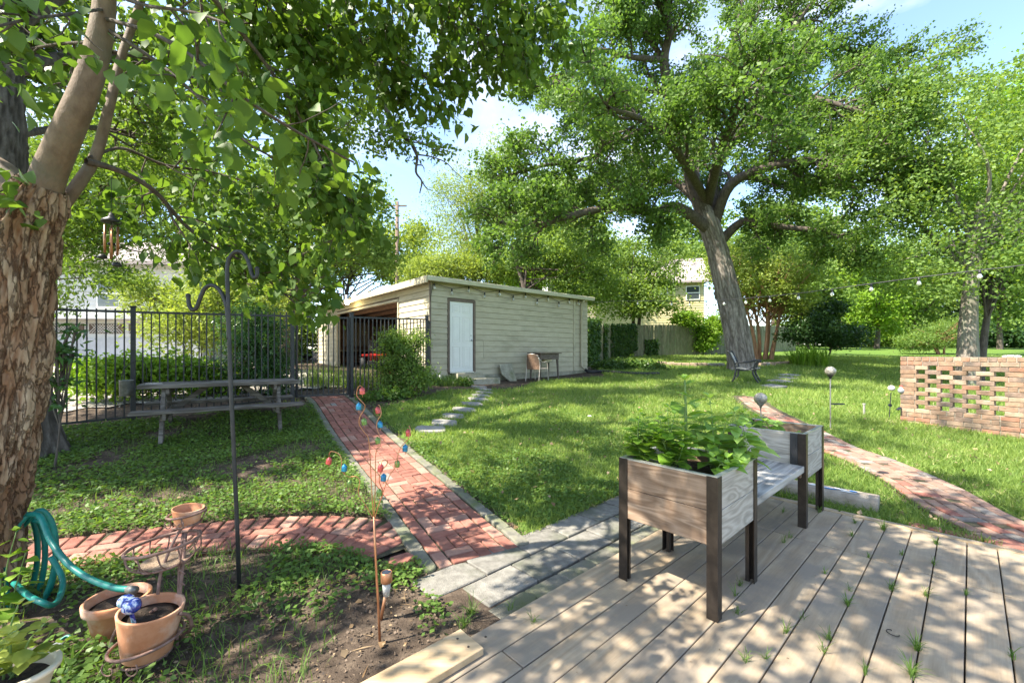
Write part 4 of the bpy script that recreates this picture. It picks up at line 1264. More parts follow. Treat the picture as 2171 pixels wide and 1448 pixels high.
for k, (dx, s) in enumerate(((0, .09), (.10, .06), (-.14, .05))):
    wr.tube([wq + tdir * (dx + s * math.cos(a) * (1 + .2 * math.sin(3 * a))) + tper * (s * math.sin(a)) + Vector((0, 0, .008 + .012 * abs(math.sin(2 * a)))) for a in np.linspace(0, 6.0, 26)], .0035, 5)
wr.tube([wq + tdir * .05 + Vector((0, 0, z_)) + tdir * .03 * math.sin(z_ * 40) for z_ in np.linspace(.005, .2, 14)], .0035, 5)
tag(wr.build('wire_ornament', M_wire), 'tangle of dark bent wire lying on the picnic table', 'ornament')
sp = MATW[ptab.name] @ Vector((-.78, -.14, .742))
tag(MB().prism([(sp.x - .09, sp.y - .02), (sp.x + .08, sp.y - .01), (sp.x + .1, sp.y + .03), (sp.x - .06, sp.y + .035)], sp.z - .006, sp.z + .012).build('wood_chip', M_plank_grey, bevel=.004), 'pale scrap of wood on the left end of the picnic table', 'wood scrap')

# bucket on the fence
M_galv = pmat('galvanised_steel', (.22, .22, .2), (.34, .34, .32), scale=14, rough=.5, metallic=.7, bump=.05, c3=(.14, .12, .09), s3=6)
bk = W(268, 823, 5.85)
buck = thing('hanging_bucket', 'galvanised metal can hanging on the iron fence post', 'bucket', tuple(bk - Vector((0, 0, .11))))
MB().lathe([(.072, -.11), (.075, -.1), (.078, .1), (.083, .108), (.083, .114), (.074, .112), (.070, -.09)], bk, 22).build('can', M_galv, buck, smooth=True)
MB().tube(catmull([bk + Vector((-.076, 0, .1)), bk + Vector((-.05, .03, .28)), bk + Vector((.06, .1, .38)), bk + Vector((.16, .12, .33)), bk + Vector((.18, .12, .1))], 6), .005, 6).build('hook', M_wire, buck, smooth=True)

# ------------------------------------------------------------------ shepherd hook
hb = gp(507, 1258); Dh = hb.y
hook = thing('shepherd_hook', 'tall black double shepherd hook pole standing in the bed', 'garden hook', tuple(hb))
MB().tube([W(508, 1275, Dh), W(503, 1120, Dh), W(491, 850, Dh), W(485, 690, Dh), W(482, 590, Dh), W(482, 565, Dh)] + catmull([W(482, 565, Dh), W(486, 548, Dh), W(496, 536, Dh), W(509, 534, Dh), W(521, 544, Dh), W(529, 563, Dh), W(534, 581, Dh), W(540, 589, Dh), W(545, 583, Dh), W(545, 570, Dh)], 4)[1:], .0115, 10).build('pole', M_black, hook, smooth=True)
MB().tube(catmull([W(485, 720, Dh), W(484, 680, Dh), W(479, 645, Dh), W(467, 617, Dh), W(450, 605, Dh), W(434, 612, Dh), W(424, 634, Dh), W(417, 652, Dh), W(408, 657, Dh), W(401, 646, Dh), W(399, 627, Dh)], 5), .0115, 10).build('side_hook', M_black, hook, smooth=True)
MB().ball(W(399, 627, Dh), .014, 10, 6).ball(W(545, 570, Dh), .014, 10, 6).build('hook_tip', M_black, hook, smooth=True)

# ------------------------------------------------------------------ bell stake
M_copper = pmat('copper_rod', (.38, .17, .085), (.52, .26, .14), scale=18, rough=.4, metallic=.8, bump=.04)
def bellmat(n, a, b): return pmat('bell_' + n, a, b, scale=30, rough=.28, metallic=.45, bump=.1, coat=.4)
M_bell = {'r': bellmat('red', (.40, .045, .04), (.55, .10, .09)), 'b': bellmat('blue', (.01, .12, .26), (.02, .24, .40)), 'g': bellmat('green', (.09, .16, .03), (.18, .27, .07))}
sb = gp(806, 1368); Ds = sb.y
stake = thing('bell_stake', 'copper garden stake with curling wires of red, blue and green bells', 'garden stake', tuple(sb))
MB().tube([W(806, 1378, Ds), W(803, 1300, Ds), W(796, 1180, Ds), W(793, 1095, Ds)], [.0065, .0065, .006, .005], 8).build('rod', M_copper, stake, smooth=True)
wires = [[(792, 1100), (787, 1020), (782, 935), (772, 916), (762, 900), (763, 884), (772, 868), (773, 858), (762, 846), (756, 836), (760, 820), (767, 818)],
         [(793, 1100), (796, 1020), (797, 960), (805, 945), (807, 930), (799, 908), (800, 893), (808, 878), (806, 862), (801, 858)],
         [(794, 1100), (806, 1060), (826, 1008), (838, 990), (845, 960), (852, 945), (866, 930), (870, 912), (867, 902)],
         [(794, 1100), (803, 1070), (812, 1045), (804, 1020), (808, 1000), (820, 985), (820, 976), (811, 976), (808, 982)],
         [(792, 1100), (775, 1070), (760, 1045), (763, 1020), (755, 1010), (738, 1010), (725, 998), (724, 975), (718, 962), (702, 957), (697, 966)]]
dd_ = [-.05, .07, .05, -.08, .0]
for w_, d_ in zip(wires, dd_):
    n_ = len(w_)
    MB().tube(catmull([W(x, y, Ds + d_ * i / n_) for i, (x, y) in enumerate(w_)], 5), .0022, 6).build('wire', M_copper, stake, smooth=True)
for c, x, y, d_ in (('r', 768, 829, -.05), ('b', 760.5, 862, -.04), ('g', 772, 894, -.03), ('r', 801, 870, .07), ('b', 806, 900, .06), ('g', 801, 934, .05), ('r', 865.5, 917.5, .05), ('b', 859, 950, .04), ('g', 842, 983, .03),
                     ('r', 807, 992, -.08), ('b', 813, 1012, -.06), ('g', 804, 1044, -.04), ('r', 697.5, 977, 0), ('b', 730, 992, 0), ('g', 741, 1025, 0)):
    p = W(x, y, Ds + d_); r_ = .0130
    bl = MB().lathe([(.002, .021), (.004, .017), (.010, .0135), (.0135, .006), (r_, -.004), (r_ * .98, -.012), (r_ * 1.05, -.0155), (r_ * .9, -.014), (r_ * .8, 0)], p, 14, rot=Matrix.Rotation(rnd.uniform(-.25, .25), 3, 'Y')).build('bell', M_bell[c], stake, smooth=True)
    MB().tube([p + Vector((0, 0, .01)), p + Vector((.001, 0, -.026))], .0012, 5).ball(p + Vector((.001, 0, -.027)), .0028, 8, 5).build('clapper', M_copper, bl)

# ------------------------------------------------------------------ solar lights
M_solar = pmat('solar_cell', (.01, .012, .02), (.03, .035, .05), scale=40, rough=.2, bump=0)
M_clear, nd, lk, out = newmat('clear_ribbed_plastic')
g_ = N(nd, 'ShaderNodeBsdfPrincipled', Roughness=.12); g_.inputs['Base Color'].default_value = (.85, .85, .8, 1); g_.inputs['Transmission Weight'].default_value = .6; g_.inputs['IOR'].default_value = 1.3
lk.new(g_.outputs[0], out.inputs['Surface'])
sl = gp(806, 1318); Dl = sl.y
sol = thing('solar_path_light', 'small copper solar path light beside the bell stake', 'solar light', tuple(sl))
MB().tube([W(805, 1330, Dl), W(812, 1288, Dl), W(818, 1258, Dl)], .0085, 10).build('stem', M_copper, sol, smooth=True)
c = W(819.5, 1246, Dl)
MB().lathe([(.018, -.040), (.0225, .028), (.020, .030), (.016, -.038)], c, 24).build('lens', M_clear, sol, smooth=True)
MB().lathe([(.021, .029), (.029, .032), (.030, .036), (.030, .084), (.027, .087), (.024, .086), (.023, .032)], c, 24).build('cap', M_copper, sol, smooth=True)
MB().lathe([(.0245, .083), (.0245, .0855)], c, 24).build('solar_cell', M_solar, sol)

M_crackle = pmat('crackle_glass', (.12, .11, .09), (.30, .285, .24), scale=45, rough=.12, bump=.5, bscale=70, spec=.8, coat=.6, c3=(.12, .11, .09), s3=30)
for (px, py, D, r_, bx, by, lab) in ((1612.5, 845, 4.18, .060, None, None, 'crackled glass globe light in the far planter, nearer the bench plants'), (1760.5, 787, 4.52, .052, None, None, 'crackled glass globe light on tall stake at the far planter corner')):
    c = W(px, py, D)
    gl = thing('globe_light', lab, 'solar light', (c.x, c.y, .64), 0, 'globe lights in the planter')
    MB().ball(c, r_, 24, 16).build('globe', M_crackle, gl, smooth=True)
    MB().lathe([(.008, -r_ * 1.55), (.012, -r_ * 1.3), (r_ * .62, -r_ * .80), (r_ * .68, -r_ * .74), (r_ * .5, -r_ * .75)], c, 18).build('socket', M_galv if px < 1700 else M_black, gl, smooth=True)
    MB().tube([c - Vector((0, 0, r_ * 1.2)), Vector((c.x + .012 * (px < 1700) - .0, c.y, .60))], .0065, 8).build('stake', M_galv, gl)
    z_ = lerp(c.z, .64, .62)
    MB().box((c.x + (.02 if px < 1700 else .07), c.y - .01, z_), (.05 if px < 1700 else .12, .05, .012)).build('solar_cell', M_solar, gl)

# ------------------------------------------------------------------ plant stand, pots
M_rust = pmat('rusty_brown_iron', (.15, .085, .065), (.27, .17, .135), scale=30, rough=.75, bump=.2, metallic=.2)
M_terra = pmat('terracotta', (.42, .17, .075), (.56, .27, .145), scale=9, rough=.85, bump=.12, bscale=60, c3=(.62, .47, .36), s3=6, lo3=.48, hi3=.75)
Dp = 1.98
pbase = gp(300, 1385)
stand = thing('plant_stand', 'rusty three tier wire plant stand with scroll feet', 'plant stand', tuple(pbase))
big = W(312, 1330, 1.93)
zb_ = big.z - .115
def ring(mb_, c, r_, tr, tilt=(0, 0), sx=1.0):
    mb_.tube([Vector((c.x + r_ * sx * math.cos(a), c.y + r_ * math.sin(a), c.z + tilt[0] * r_ * math.cos(a) + tilt[1] * r_ * math.sin(a))) for a in np.linspace(0, 2 * math.pi, 37)], tr, 7, cap=False)
mid_ = W(347, 1152, 2.08); top_ = W(396, 1092, 2.18)
rb = MB(); ring(rb, Vector((big.x, big.y, zb_ + .06)), .135, .007, (.12, 0)); rb.build('lower_ring', M_rust, stand, smooth=True)
rb = MB(); ring(rb, Vector((big.x, big.y, zb_ - .012)), .09, .006, (.08, 0))
for a in (0, math.pi / 2): rb.tube([Vector((big.x - .09 * math.cos(a), big.y - .09 * math.sin(a), zb_ - .014)), Vector((big.x + .09 * math.cos(a), big.y + .09 * math.sin(a), zb_ - .014))], .005, 6)
rb.build('lower_tray', M_rust, stand, smooth=True)
rb = MB(); ring(rb, mid_, .148, .008, (.12, 0)); rb.build('middle_ring', M_rust, stand, smooth=True)
rb = MB(); ring(rb, mid_ - Vector((-.01, 0, .095)), .10, .006, (.1, 0))
for k in range(12):
    a = k * math.pi / 6
    p0 = mid_ + Vector((.148 * math.cos(a), .148 * math.sin(a), .12 * .148 * math.cos(a))); p1 = mid_ + Vector((.01 + .10 * math.cos(a + .2), .10 * math.sin(a + .2), -.095 + .01 * math.cos(a)))
    rb.tube(catmull([p0, (p0 + p1) / 2 + Vector((.02 * math.cos(a), .02 * math.sin(a), -.01)), p1], 4), .0035, 5)
rb.build('middle_basket', M_rust, stand, smooth=True)
M_mat = pmat('dry_fibre_liner', (.22, .15, .10), (.38, .28, .19), scale=30, rough=1, bump=.8)
MB().lathe([(1e-4, -.088), (.095, -.087), (.098, -.08), (1e-4, -.078)], mid_ + Vector((.01, 0, 0)), 20).build('basket_liner', M_mat, stand)
rb = MB(); ring(rb, top_ + Vector((0, 0, .012)), .082, .006, (.1, 0)); ring(rb, top_ - Vector((0, 0, .045)), .06, .005, (.1, 0))
for k in range(4):
    a = k * math.pi / 2 + .4
    rb.tube([top_ + Vector((.082 * math.cos(a), .082 * math.sin(a), .012)), top_ + Vector((.06 * math.cos(a), .06 * math.sin(a), -.045))], .0045, 5)
rb.build('top_ring', M_rust, stand, smooth=True)
for dx in (-.015, .018):
    MB().tube(catmull([W(372 + dx * 100, 1395, 2.02), W(378, 1300, 2.03), W(384 + dx * 200, 1200, 2.08), W(391 + dx * 150, 1130, 2.15)], 4), .0075, 7).build('post', M_rust, stand, smooth=True)
rb = MB()
for k in range(9):
    y = 1160 + k * 24
    rb.tube([W(381, y, 2.05), W(392, y + 8, 2.05)], .004, 5)
rb.build('ladder_rungs', M_rust, stand)['kind'] = 'stuff'
MB().tube(catmull([W(335, 1260, 2.0), W(340, 1220, 2.03), W(352, 1185, 2.06), W(372, 1140, 2.12), W(392, 1110, 2.16)], 4), .007, 7).build('strut', M_rust, stand, smooth=True)
for pts in ([(262, 1310), (240, 1350), (230, 1395), (238, 1430)], [(380, 1300), (400, 1305), (405, 1330), (385, 1350), (372, 1385), (378, 1400)], [(330, 1290), (310, 1310), (300, 1360), (304, 1385)]):
    MB().tube(catmull([W(x, y, 1.93 + .04 * i) for i, (x, y) in enumerate(pts)], 5), .008, 7).build('foot', M_rust, stand, smooth=True)
for s in (-1, 1):
    MB().tube([top_ + Vector((s * .028 + s * .018 * t * math.cos(5.5 * t + .5), -.082, .0 - .02 + .02 * t * math.sin(5.5 * t + .5))) for t in np.linspace(.1, 1.2, 22)], .0028, 5).build('scroll', M_rust, stand, smooth=True)
    MB().tube([Vector((big.x + s * .045 + s * .03 * t * math.cos(5.5 * t + .5), big.y - .136, zb_ + .02 + .03 * t * math.sin(5.5 * t + .5))) for t in np.linspace(.1, 1.2, 22)], .003, 5).build('scroll', M_rust, stand, smooth=True)
tilt = Matrix.Rotation(.10, 3, 'Y')


def pot(name, label, c, r0, r1, h, rim, group=None, tl=None, soilz=.8):
    o = thing(name, label, 'flower pot', tuple(Vector(c)), 0, group)
    pr = [(r0 * .96, 0), (r0, .006), (lerp(r0, r1, .76), h * .76), (r1 * 1.0, h * .77), (r1 * 1.07, h * .80), (r1 * 1.09, h * .98), (r1 * 1.06, h), (r1 * .98, h), (r1 * .93, h * .8), (r0 * .9, .02)] if rim else \
         [(r0 * .96, 0), (r0, .006), (r1, h * .97), (r1 * 1.0, h), (r1 * .92, h), (r1 * .90, h * .95), (r0 * .9, .02)]
    MB().lathe(pr, c, 36, rot=tl).build('pot_wall', M_terra, o, smooth=True)
    rs = lerp(r0, r1, soilz) * .93
    MB().lathe([(1e-4, h * soilz + .006), (rs * .5, h * soilz + .01), (rs, h * soilz)], c, 24, rot=tl).build('soil', M_soil, o, smooth=True)
    return o
pot('terracotta_pot', 'large plain terracotta pot in the lower ring of the plant stand', (big.x, big.y, zb_), .092, .124, .21, False, None, tilt)
pot('terracotta_pot', 'terracotta pot with thick rim standing behind the plant stand', gp(250, 1352) + Vector((-.02, .02, -.015)), .09, .125, .205, True, None, None)
pot('terracotta_pot', 'small empty terracotta pot in the top ring of the stand', top_ - Vector((0, 0, .045)), .052, .07, .085, False, None, tilt, .35)

# glass watering globe in the big pot
M_blueglass, nd, lk, out = newmat('swirled_blue_glass')
b_ = N(nd, 'ShaderNodeBsdfPrincipled', Roughness=.06); b_.inputs['Specular IOR Level'].default_value = .8; b_.inputs['Coat Weight'].default_value = .5
v_ = coords(nd, lk); n_ = N(nd, 'ShaderNodeTexNoise', Scale=26, Detail=5, Distortion=1.5); lk.new(v_, n_.inputs['Vector'])
r_ = nd.new('ShaderNodeValToRGB'); r_.color_ramp.elements.new(.5); r_.color_ramp.elements.new(.6)
for e, (p, cc) in zip(r_.color_ramp.elements, ((.38, (.01, .02, .16)), (.5, (.03, .07, .35)), (.58, (.55, .6, .7)), (.7, (.12, .30, .36)))): e.position = p; e.color = c4(cc)
lk.new(n_.outputs['Fac'], r_.inputs['Fac']); lk.new(r_.outputs['Color'], b_.inputs['Base Color']); lk.new(b_.outputs[0], out.inputs['Surface'])
gq = W(279, 1284, 1.86)
gg = thing('glass_globe', 'swirled blue and white glass watering globe in the big pot', 'glass ornament', tuple(gq))
MB().ball(gq, .036, 22, 14, .95).build('globe', M_blueglass, gg, smooth=True)
MB().ball(gq + Vector((-.036, .012, .014)), .032, 20, 12, .9).build('side_globe', M_blueglass, gg, smooth=True)
MB().tube([gq - Vector((0, 0, .03)), gq - Vector((-.01, -.01, .12))], .008, 8).build('stem', M_blueglass, gg)

# ------------------------------------------------------------------ hose
M_hose = pmat('teal_hose', (.0, .13, .105), (.01, .20, .165), scale=14, rough=.42, bump=.02, spec=.5)
hs_ = thing('garden_hose', 'teal garden hose coiled behind the tree trunk', 'hose', tuple(gp(60, 1310)))
D0 = 2.45
pts = []
coil = []
for k in range(4):
    cx, cy, rx, ry, dz = 38 + 10 * k - 3 * (k % 2), 1195 + 8 * (k % 3), 42 + 5 * (k % 3) + 4 * k, 108 + 5 * (k % 2), .03 * k
    for a in np.linspace(0, 2 * math.pi, 18)[:-1]: coil.append(W(cx + rx * math.sin(a + .3), cy - ry * math.cos(a), D0 - dz + .05 * math.sin(a)))
MB().tube(catmull(coil, 3), .0135, 9).build('coil', M_hose, hs_, smooth=True)
run = catmull([W(60, 1090, 2.30), W(85, 1095, 2.26), W(110, 1150, 2.2), W(150, 1200, 2.12), W(200, 1231, 2.05), W(245, 1246, 2.0), W(272, 1249, 1.98)], 6)
MB().tube(run, .0145, 10).build('run', M_hose, hs_, smooth=True)
MB().tube([run[-1], run[-1] + (run[-1] - run[-2]).normalized() * .045], .017, 12).build('coupling', M_galv, hs_, smooth=True)
MB().tube(catmull([W(30, 1235, 2.2), W(60, 1262, 2.1), W(90, 1277, 2.05), W(112, 1282, 2.1), W(128, 1262, 2.2), W(132, 1225, 2.28), W(108, 1180, 2.3)], 6), .0135, 9).build('loose_loop', M_hose, hs_, smooth=True)
M_plas = pmat('grey_plastic_nozzle', (.22, .23, .25), (.32, .33, .35), scale=8, rough=.5)
nq = gp(108, 1392)
nz = thing('hose_nozzle', 'grey plastic hose nozzle lying by the corner pot', 'nozzle', tuple(nq))
MB().lathe([(.018, -.03), (.026, -.02), (.026, .02), (.015, .03), (.012, .055)], nq + Vector((0, 0, .03)), 14, rot=Euler((.3, 1.1, .4)).to_matrix()).build('barrel', M_plas, nz, smooth=True)
MB().tube(catmull([nq + Vector((-.02, .03, .03)), nq + Vector((0, .07, .05)), nq + Vector((.04, .06, .04))], 5), .007, 7).build('trigger', M_hose, nz, smooth=True)

# ------------------------------------------------------------------ pot at the bottom left corner
M_cream = pmat('cream_glaze', (.55, .47, .33), (.66, .58, .44), scale=7, rough=.5, bump=.03)
cp = W(18, 1470, 1.42)
cpot = thing('cream_pot', 'cream oval planter at the lower left corner', 'flower pot', tuple(cp - Vector((0, 0, .14))))
MB().lathe([(.06, -.13), (.065, -.125), (.085, .0), (.10, .06), (.112, .068), (.112, .082), (.10, .084), (.092, .07), (.07, -.1)], cp, 30, sx=1.25).build('pot_wall', M_cream, cpot, smooth=True)
MB().lathe([(1e-4, .045), (.095, .04)], cp, 24, sx=1.25).build('soil', M_soil, cpot)

# ------------------------------------------------------------------ wind chime
wc = W(236, 466, 2.75)
chime = thing('wind_chime', 'wind chime with black cap and copper tubes hanging from a branch', 'wind chime', tuple(wc))
MB().tube([W(236, 374, 2.75), wc + Vector((0, 0, .02))], .0015, 5).build('cord', M_wire, chime)
MB().lathe([(.006, .045), (.012, .04), (.02, .015), (.05, -.005), (.052, -.02), (.045, -.02)], wc, 20).build('cap', M_black, chime, smooth=True)
for k in range(6):
    a = k * math.pi / 3 + .3; q = wc + Vector((.036 * math.cos(a), .036 * math.sin(a), 0))
    L_ = .15 + .03 * (k % 3)
    MB().tube([q - Vector((0, 0, .045)), q - Vector((0, 0, .045 + L_))], .0062, 10).build('tube', M_copper, chime, smooth=True)
    MB().tube([q - Vector((0, 0, .018)), q - Vector((0, 0, .046))], .0012, 4).build('string', M_wire, chime)
MB().lathe([(1e-4, -.012), (.018, -.008), (.02, .006), (1e-4, .012)], wc - Vector((0, 0, .16)), 16).build('clapper', M_black, chime, smooth=True)
MB().tube([wc - Vector((0, 0, .02)), wc - Vector((-.01, 0, .30))], .0012, 4).build('string', M_wire, chime)
for px, py in ((217, 545), (248, 562)):
    q = W(px, py, 2.75); MB().lathe([(1e-4, .02), (.016, .016), (.026, .0), (.024, -.01), (1e-4, -.013)], q, 14).build('sail', M_black, chime, smooth=True)
    MB().tube([q, Vector((wc.x + (q.x - wc.x) * .4, wc.y, wc.z - .03))], .0012, 4).build('string', M_wire, chime)

# ------------------------------------------------------------------ park bench by the oak
bf, br_ = gp(1592, 820), gp(1557, 812)
fx = Vector((.82, -.57, 0)).normalized(); fy = Vector((-fx.y, fx.x, 0))   # facing, and along the width (away)
bo = Vector((br_.x, br_.y, 0)); bz = z1(bo.x + .25, bo.y + .2)
pbench = thing('park_bench', 'small black iron park bench with painted blue flowers below the oak', 'bench', (bo.x, bo.y, bz), math.atan2(fx.y, fx.x))
M_bslat = pmat('bench_slat_paint', (.40, .35, .28), (.55, .50, .42), scale=6, rough=.7, stretch=(1, 6, 1))
M_bblue = pmat('bench_flower_blue', (.02, .13, .42), (.04, .22, .55), scale=12, rough=.5)
WB_ = .62
for y in (0, WB_):
    loc(MB().tube(catmull([(-.06, y, 0), (0.0, y, .15), (.03, y, .36), (.0, y, .52), (-.07, y, .68), (-.12, y, .80), (-.16, y, .82)], 4), .023, 8), 'back_upright', M_black, pbench, smooth=True)
    loc(MB().tube(catmull([(.03, y, .36), (.2, y, .33), (.40, y, .37), (.52, y, .38)], 4), .021, 8), 'seat_rail', M_black, pbench, smooth=True)
    loc(MB().tube(catmull([(.52, y, 0), (.46, y, .12), (.40, y, .26), (.42, y, .37)], 4), .023, 8), 'front_leg', M_black, pbench, smooth=True)
    loc(MB().tube(catmull([(0.01, y, .50), (.15, y, .53), (.30, y, .54), (.42, y, .58), (.50, y, .585), (.52, y, .55), (.47, y, .52), (.44, y, .46), (.42, y, .37)], 4), .021, 8), 'arm', M_black, pbench, smooth=True)
loc(MB().tube([(.04, 0, .17), (.04, WB_, .17)], .010, 6), 'cross_rod', M_black, pbench)
loc(MB().tube([(.46, 0, .14), (.46, WB_, .14)], .010, 6), 'cross_rod', M_black, pbench)
for k in range(6):
    x = .07 + k * .082; z_ = .368 - .03 * math.sin(k / 5 * math.pi)
    loc(MB().box((x, WB_ / 2, z_ + .012), (.066, WB_ + .04, .018)), 'seat_slat', M_bslat, pbench, bevel=.003)
for k in range(9):
    y = .06 + k * (WB_ - .12) / 8; h = .30 + .04 * math.sin(k / 8 * math.pi)
    loc(MB().bar((-.005, y, .46), (-.005 - h * .36, y, .46 + h), .042, .012, (1, 0, .3)), 'back_slat', M_bslat, pbench, bevel=.002)
for y in (.2, .44):
    fl = MB()
    c_ = Vector((-.052, y, .62))
    for k in range(6):
        a = k * math.pi / 3
        fl.lathe([(1e-4, -.006), (.022, 0), (1e-4, .006)], c_ + Vector((-.03 * math.sin(a) * .36 + .012, .034 * math.cos(a), .06 * math.sin(a))), 8, sx=.5, sy=1.0)
    loc(fl, 'painted_flower', M_bblue, pbench)

pbench.scale = (1.18, 1.18, 1.12)
# ------------------------------------------------------------------ table, chair and slab by the garage wall
M_tabwood = pmat('old_table_brown', (.085, .065, .05), (.15, .12, .095), scale=8, rough=.85, stretch=(1, 1, 4), bump=.3)
q = sh(3.95, -.48, 0); gz = z1(q.x, q.y)
gt = thing('sink_table', 'dark wooden table with hanging basin against the garage wall', 'table', (q.x, q.y, gz), SRZ)
loc(MB().box((0, 0, .855), (.98, .62, .03)), 'top', M_tabwood, gt, bevel=.006)
loc(MB().box((0, 0, .745), (.84, .5, .19)), 'apron', M_tabwood, gt, bevel=.004)
for x in (-.38, .38):
    for y in (-.21, .21): loc(MB().tube([(x, y, .66), (x * 1.08, y * 1.08, 0)], [.04, .026], 4), 'leg', M_tabwood, gt)
loc(MB().lathe([(1e-4, -.12), (.14, -.09), (.2, 0)], (.1, 0, .65), 18), 'basin', M_cream, gt, smooth=True)
q = sh(3.25, -.85, 0); gz = z1(q.x, q.y)
M_chair = pmat('chair_metal_tan', (.42, .36, .30), (.52, .46, .4), scale=9, rough=.45, metallic=.4)
M_sling = pmat('chair_sling_brown', (.16, .095, .06), (.26, .16, .105), scale=16, rough=.8, bump=.3)
gc = thing('patio_chair', 'tan metal patio chair with brown barrel back by the garage table', 'chair', (q.x, q.y, gz), SRZ + .25)
for y in (-.24, .24):
    loc(MB().tube(catmull([(.30, y, 0), (.27, y, .3), (.24, y, .55), (.16, y, .62), (.0, y, .60), (-.16, y * .98, .66), (-.26, y * .8, .80)], 5), .014, 8), 'arm_frame', M_chair, gc, smooth=True)
    loc(MB().tube(catmull([(-.26, y, 0), (-.22, y, .3), (-.20, y, .55), (-.24, y * .9, .74)], 5), .014, 8), 'back_leg', M_chair, gc, smooth=True)
loc(MB().tube(catmull([(-.26, -.2, .80), (-.30, -.1, .84), (-.31, 0, .85), (-.30, .1, .84), (-.26, .2, .80)], 5), .014, 8), 'top_rail', M_chair, gc, smooth=True)
vs_ = []
for i in range(9):
    for j in range(6):
        y = -.24 + .06 * i; z_ = .38 + .46 * j / 5
        vs_.append((-.20 - .10 * (1 - (y / .24) ** 2) * (.4 + .6 * j / 5) - .05 * j / 5, y * (1 - .12 * j / 5), z_))
loc(MB().add(vs_, [(i * 6 + j, (i + 1) * 6 + j, (i + 1) * 6 + j + 1, i * 6 + j + 1) for i in range(8) for j in range(5)]), 'back', M_sling, gc, smooth=True)
loc(MB().box((.02, 0, .40), (.46, .46, .025)), 'seat', M_chair, gc, bevel=.01)
q = sh(2.62, -.30, 0); gz = z1(q.x, q.y) - .03
Mx = Matrix.Rotation(SRZ, 3, 'Z') @ Matrix.Rotation(R(-20), 3, 'X')
sv = [(-.28, .56), (.24, .60), (.28, -.0), (.02, -.0), (-.24, .22)]
ms = MB().add([Vector((q.x, q.y, gz)) + Mx @ Vector((x, y, z)) for y in (-.03, .03) for x, z in sv], [tuple(range(5)), tuple(range(9, 4, -1))] + [(i, 5 + i, 5 + (i + 1) % 5, (i + 1) % 5) for i in range(5)])
tag(ms.build('concrete_slab', M_found, bevel=.008), 'grey slab with a broken corner leaning on the garage wall', 'slab')
# drain pipe, corrugated
pth = catmull([sh(6.36, -.16, .8), sh(6.45, -.3, .72)] + [gp(*p_) + Vector((0, 0, .06)) for p_ in ((1275, 791), (1310, 794), (1350, 796), (1398, 796))], 14)
M_drain = pmat('black_drain_plastic', (.012, .012, .013), (.035, .035, .035), scale=6, rough=.55, bump=.05)
tag(MB().tube(pth, [.062 if k % 2 else .05 for k in range(len(pth))], 12).build('drain_pipe', M_drain, smooth=False), 'black corrugated drain pipe running from the downspout along the lawn', 'pipe')
pv = sh(.30, -.03, .76)
tag(MB().tube(catmull([pv + Vector((0, 0, .0)), pv + Vector((-.0, -.06, .02)), pv + Vector((.03, -.1, -.02)), pv + Vector((.035, -.1, -.16))], 5), .025, 10).build('drain_elbow', M_white, smooth=True), 'white plastic drain elbow at the foot of the garage corner', 'pipe')

# ------------------------------------------------------------------ painted kerb block and stakes on the right
M_block = pmat('tan_kerb_concrete', (.26, .22, .17), (.37, .32, .255), scale=10, rough=.95, bump=.6, bscale=70)
kb = gp(1760, 1058)
kerb = thing('concrete_block', 'long concrete kerb block with blue and white paint beside the deck', 'concrete block', (kb.x, kb.y, kb.z), DECK_RZ - math.pi / 2 + .05)
prof = [(-.12, -.04), (-.115, .065), (-.09, .10), (.09, .10), (.115, .065), (.12, -.04)]
kv = MB().add([(x, y, z) for x in (-.40, .36) for y, z in prof], [tuple(range(5, -1, -1)), tuple(range(6, 12))] + [(i, (i + 1) % 6, 6 + (i + 1) % 6, 6 + i) for i in range(6)])
loc(kv, 'block', M_block, kerb, bevel=.012, seg=2)
for col, lst in ((M_white, ((-.05, .0, .07, .03), (.07, .03, .05, .025), (.13, -.02, .06, .02), (-.14, .02, .04, .03))), (M_bblue, ((.0, -.02, .05, .018), (.17, .03, .03, .02), (-.1, .04, .03, .015)))):
    for i, (x, y, a_, b_) in enumerate(lst):
        zt = .1035 + (.001 if col is M_bblue else 0) + .0003 * i
        loc(MB().add([(x + a_ * math.cos(t) * (1 + .25 * math.sin(3 * t + i)), y + b_ * math.sin(t) * (1 + .2 * math.cos(2 * t + i)), zt) for t in np.linspace(0, 2 * math.pi, 15)[:-1]], [tuple(range(14))]), 'paint_mark', col, kerb)
M_ballw = pmat('stake_ball_white', (.55, .52, .46), (.68, .65, .58), scale=10, rough=.5)
M_hatred = pmat('stake_cap_red', (.42, .04, .035), (.5, .07, .06), scale=10, rough=.5)
pbk = gp(1885, 887)
s1 = thing('ball_stake', 'dark stake topped with a stitched baseball beside the brick wall', 'garden stake', tuple(pbk)); Dk = pbk.y
MB().tube([W(1885, 890, Dk), W(1889, 832, Dk)], .008, 7).build('stem', M_black, s1)
bl = MB().ball(W(1890, 823, Dk), .055, 18, 12).build('ball', M_ballw, s1, smooth=True)
c_ = W(1890, 823, Dk)
MB().tube([c_ + Vector((.0556 * math.sin(a) * .75 + .02, -.05 * math.cos(a * .9), .045 * math.cos(a * 1.0) * 1.0)).normalized() * 0 + c_ * 0 + (c_ + Vector((.3 + .5 * math.sin(a), -.8, math.cos(a) * .8)).normalized() * .0555) for a in np.linspace(0, math.pi, 15)], .003, 5).build('stitching', M_hatred, bl)
MB().tube([W(1887, 859, Dk) + Vector((0, -.012, 0)), W(1887, 859, Dk) + Vector((0, .012, 0))], .028, 14).build('solar_cell', M_solar, s1)
pbk = gp(1916, 893)
s2 = thing('bird_stake', 'dark stake topped with a grey bird figure in a red cap at the wall end', 'garden stake', tuple(pbk)); Dk = pbk.y
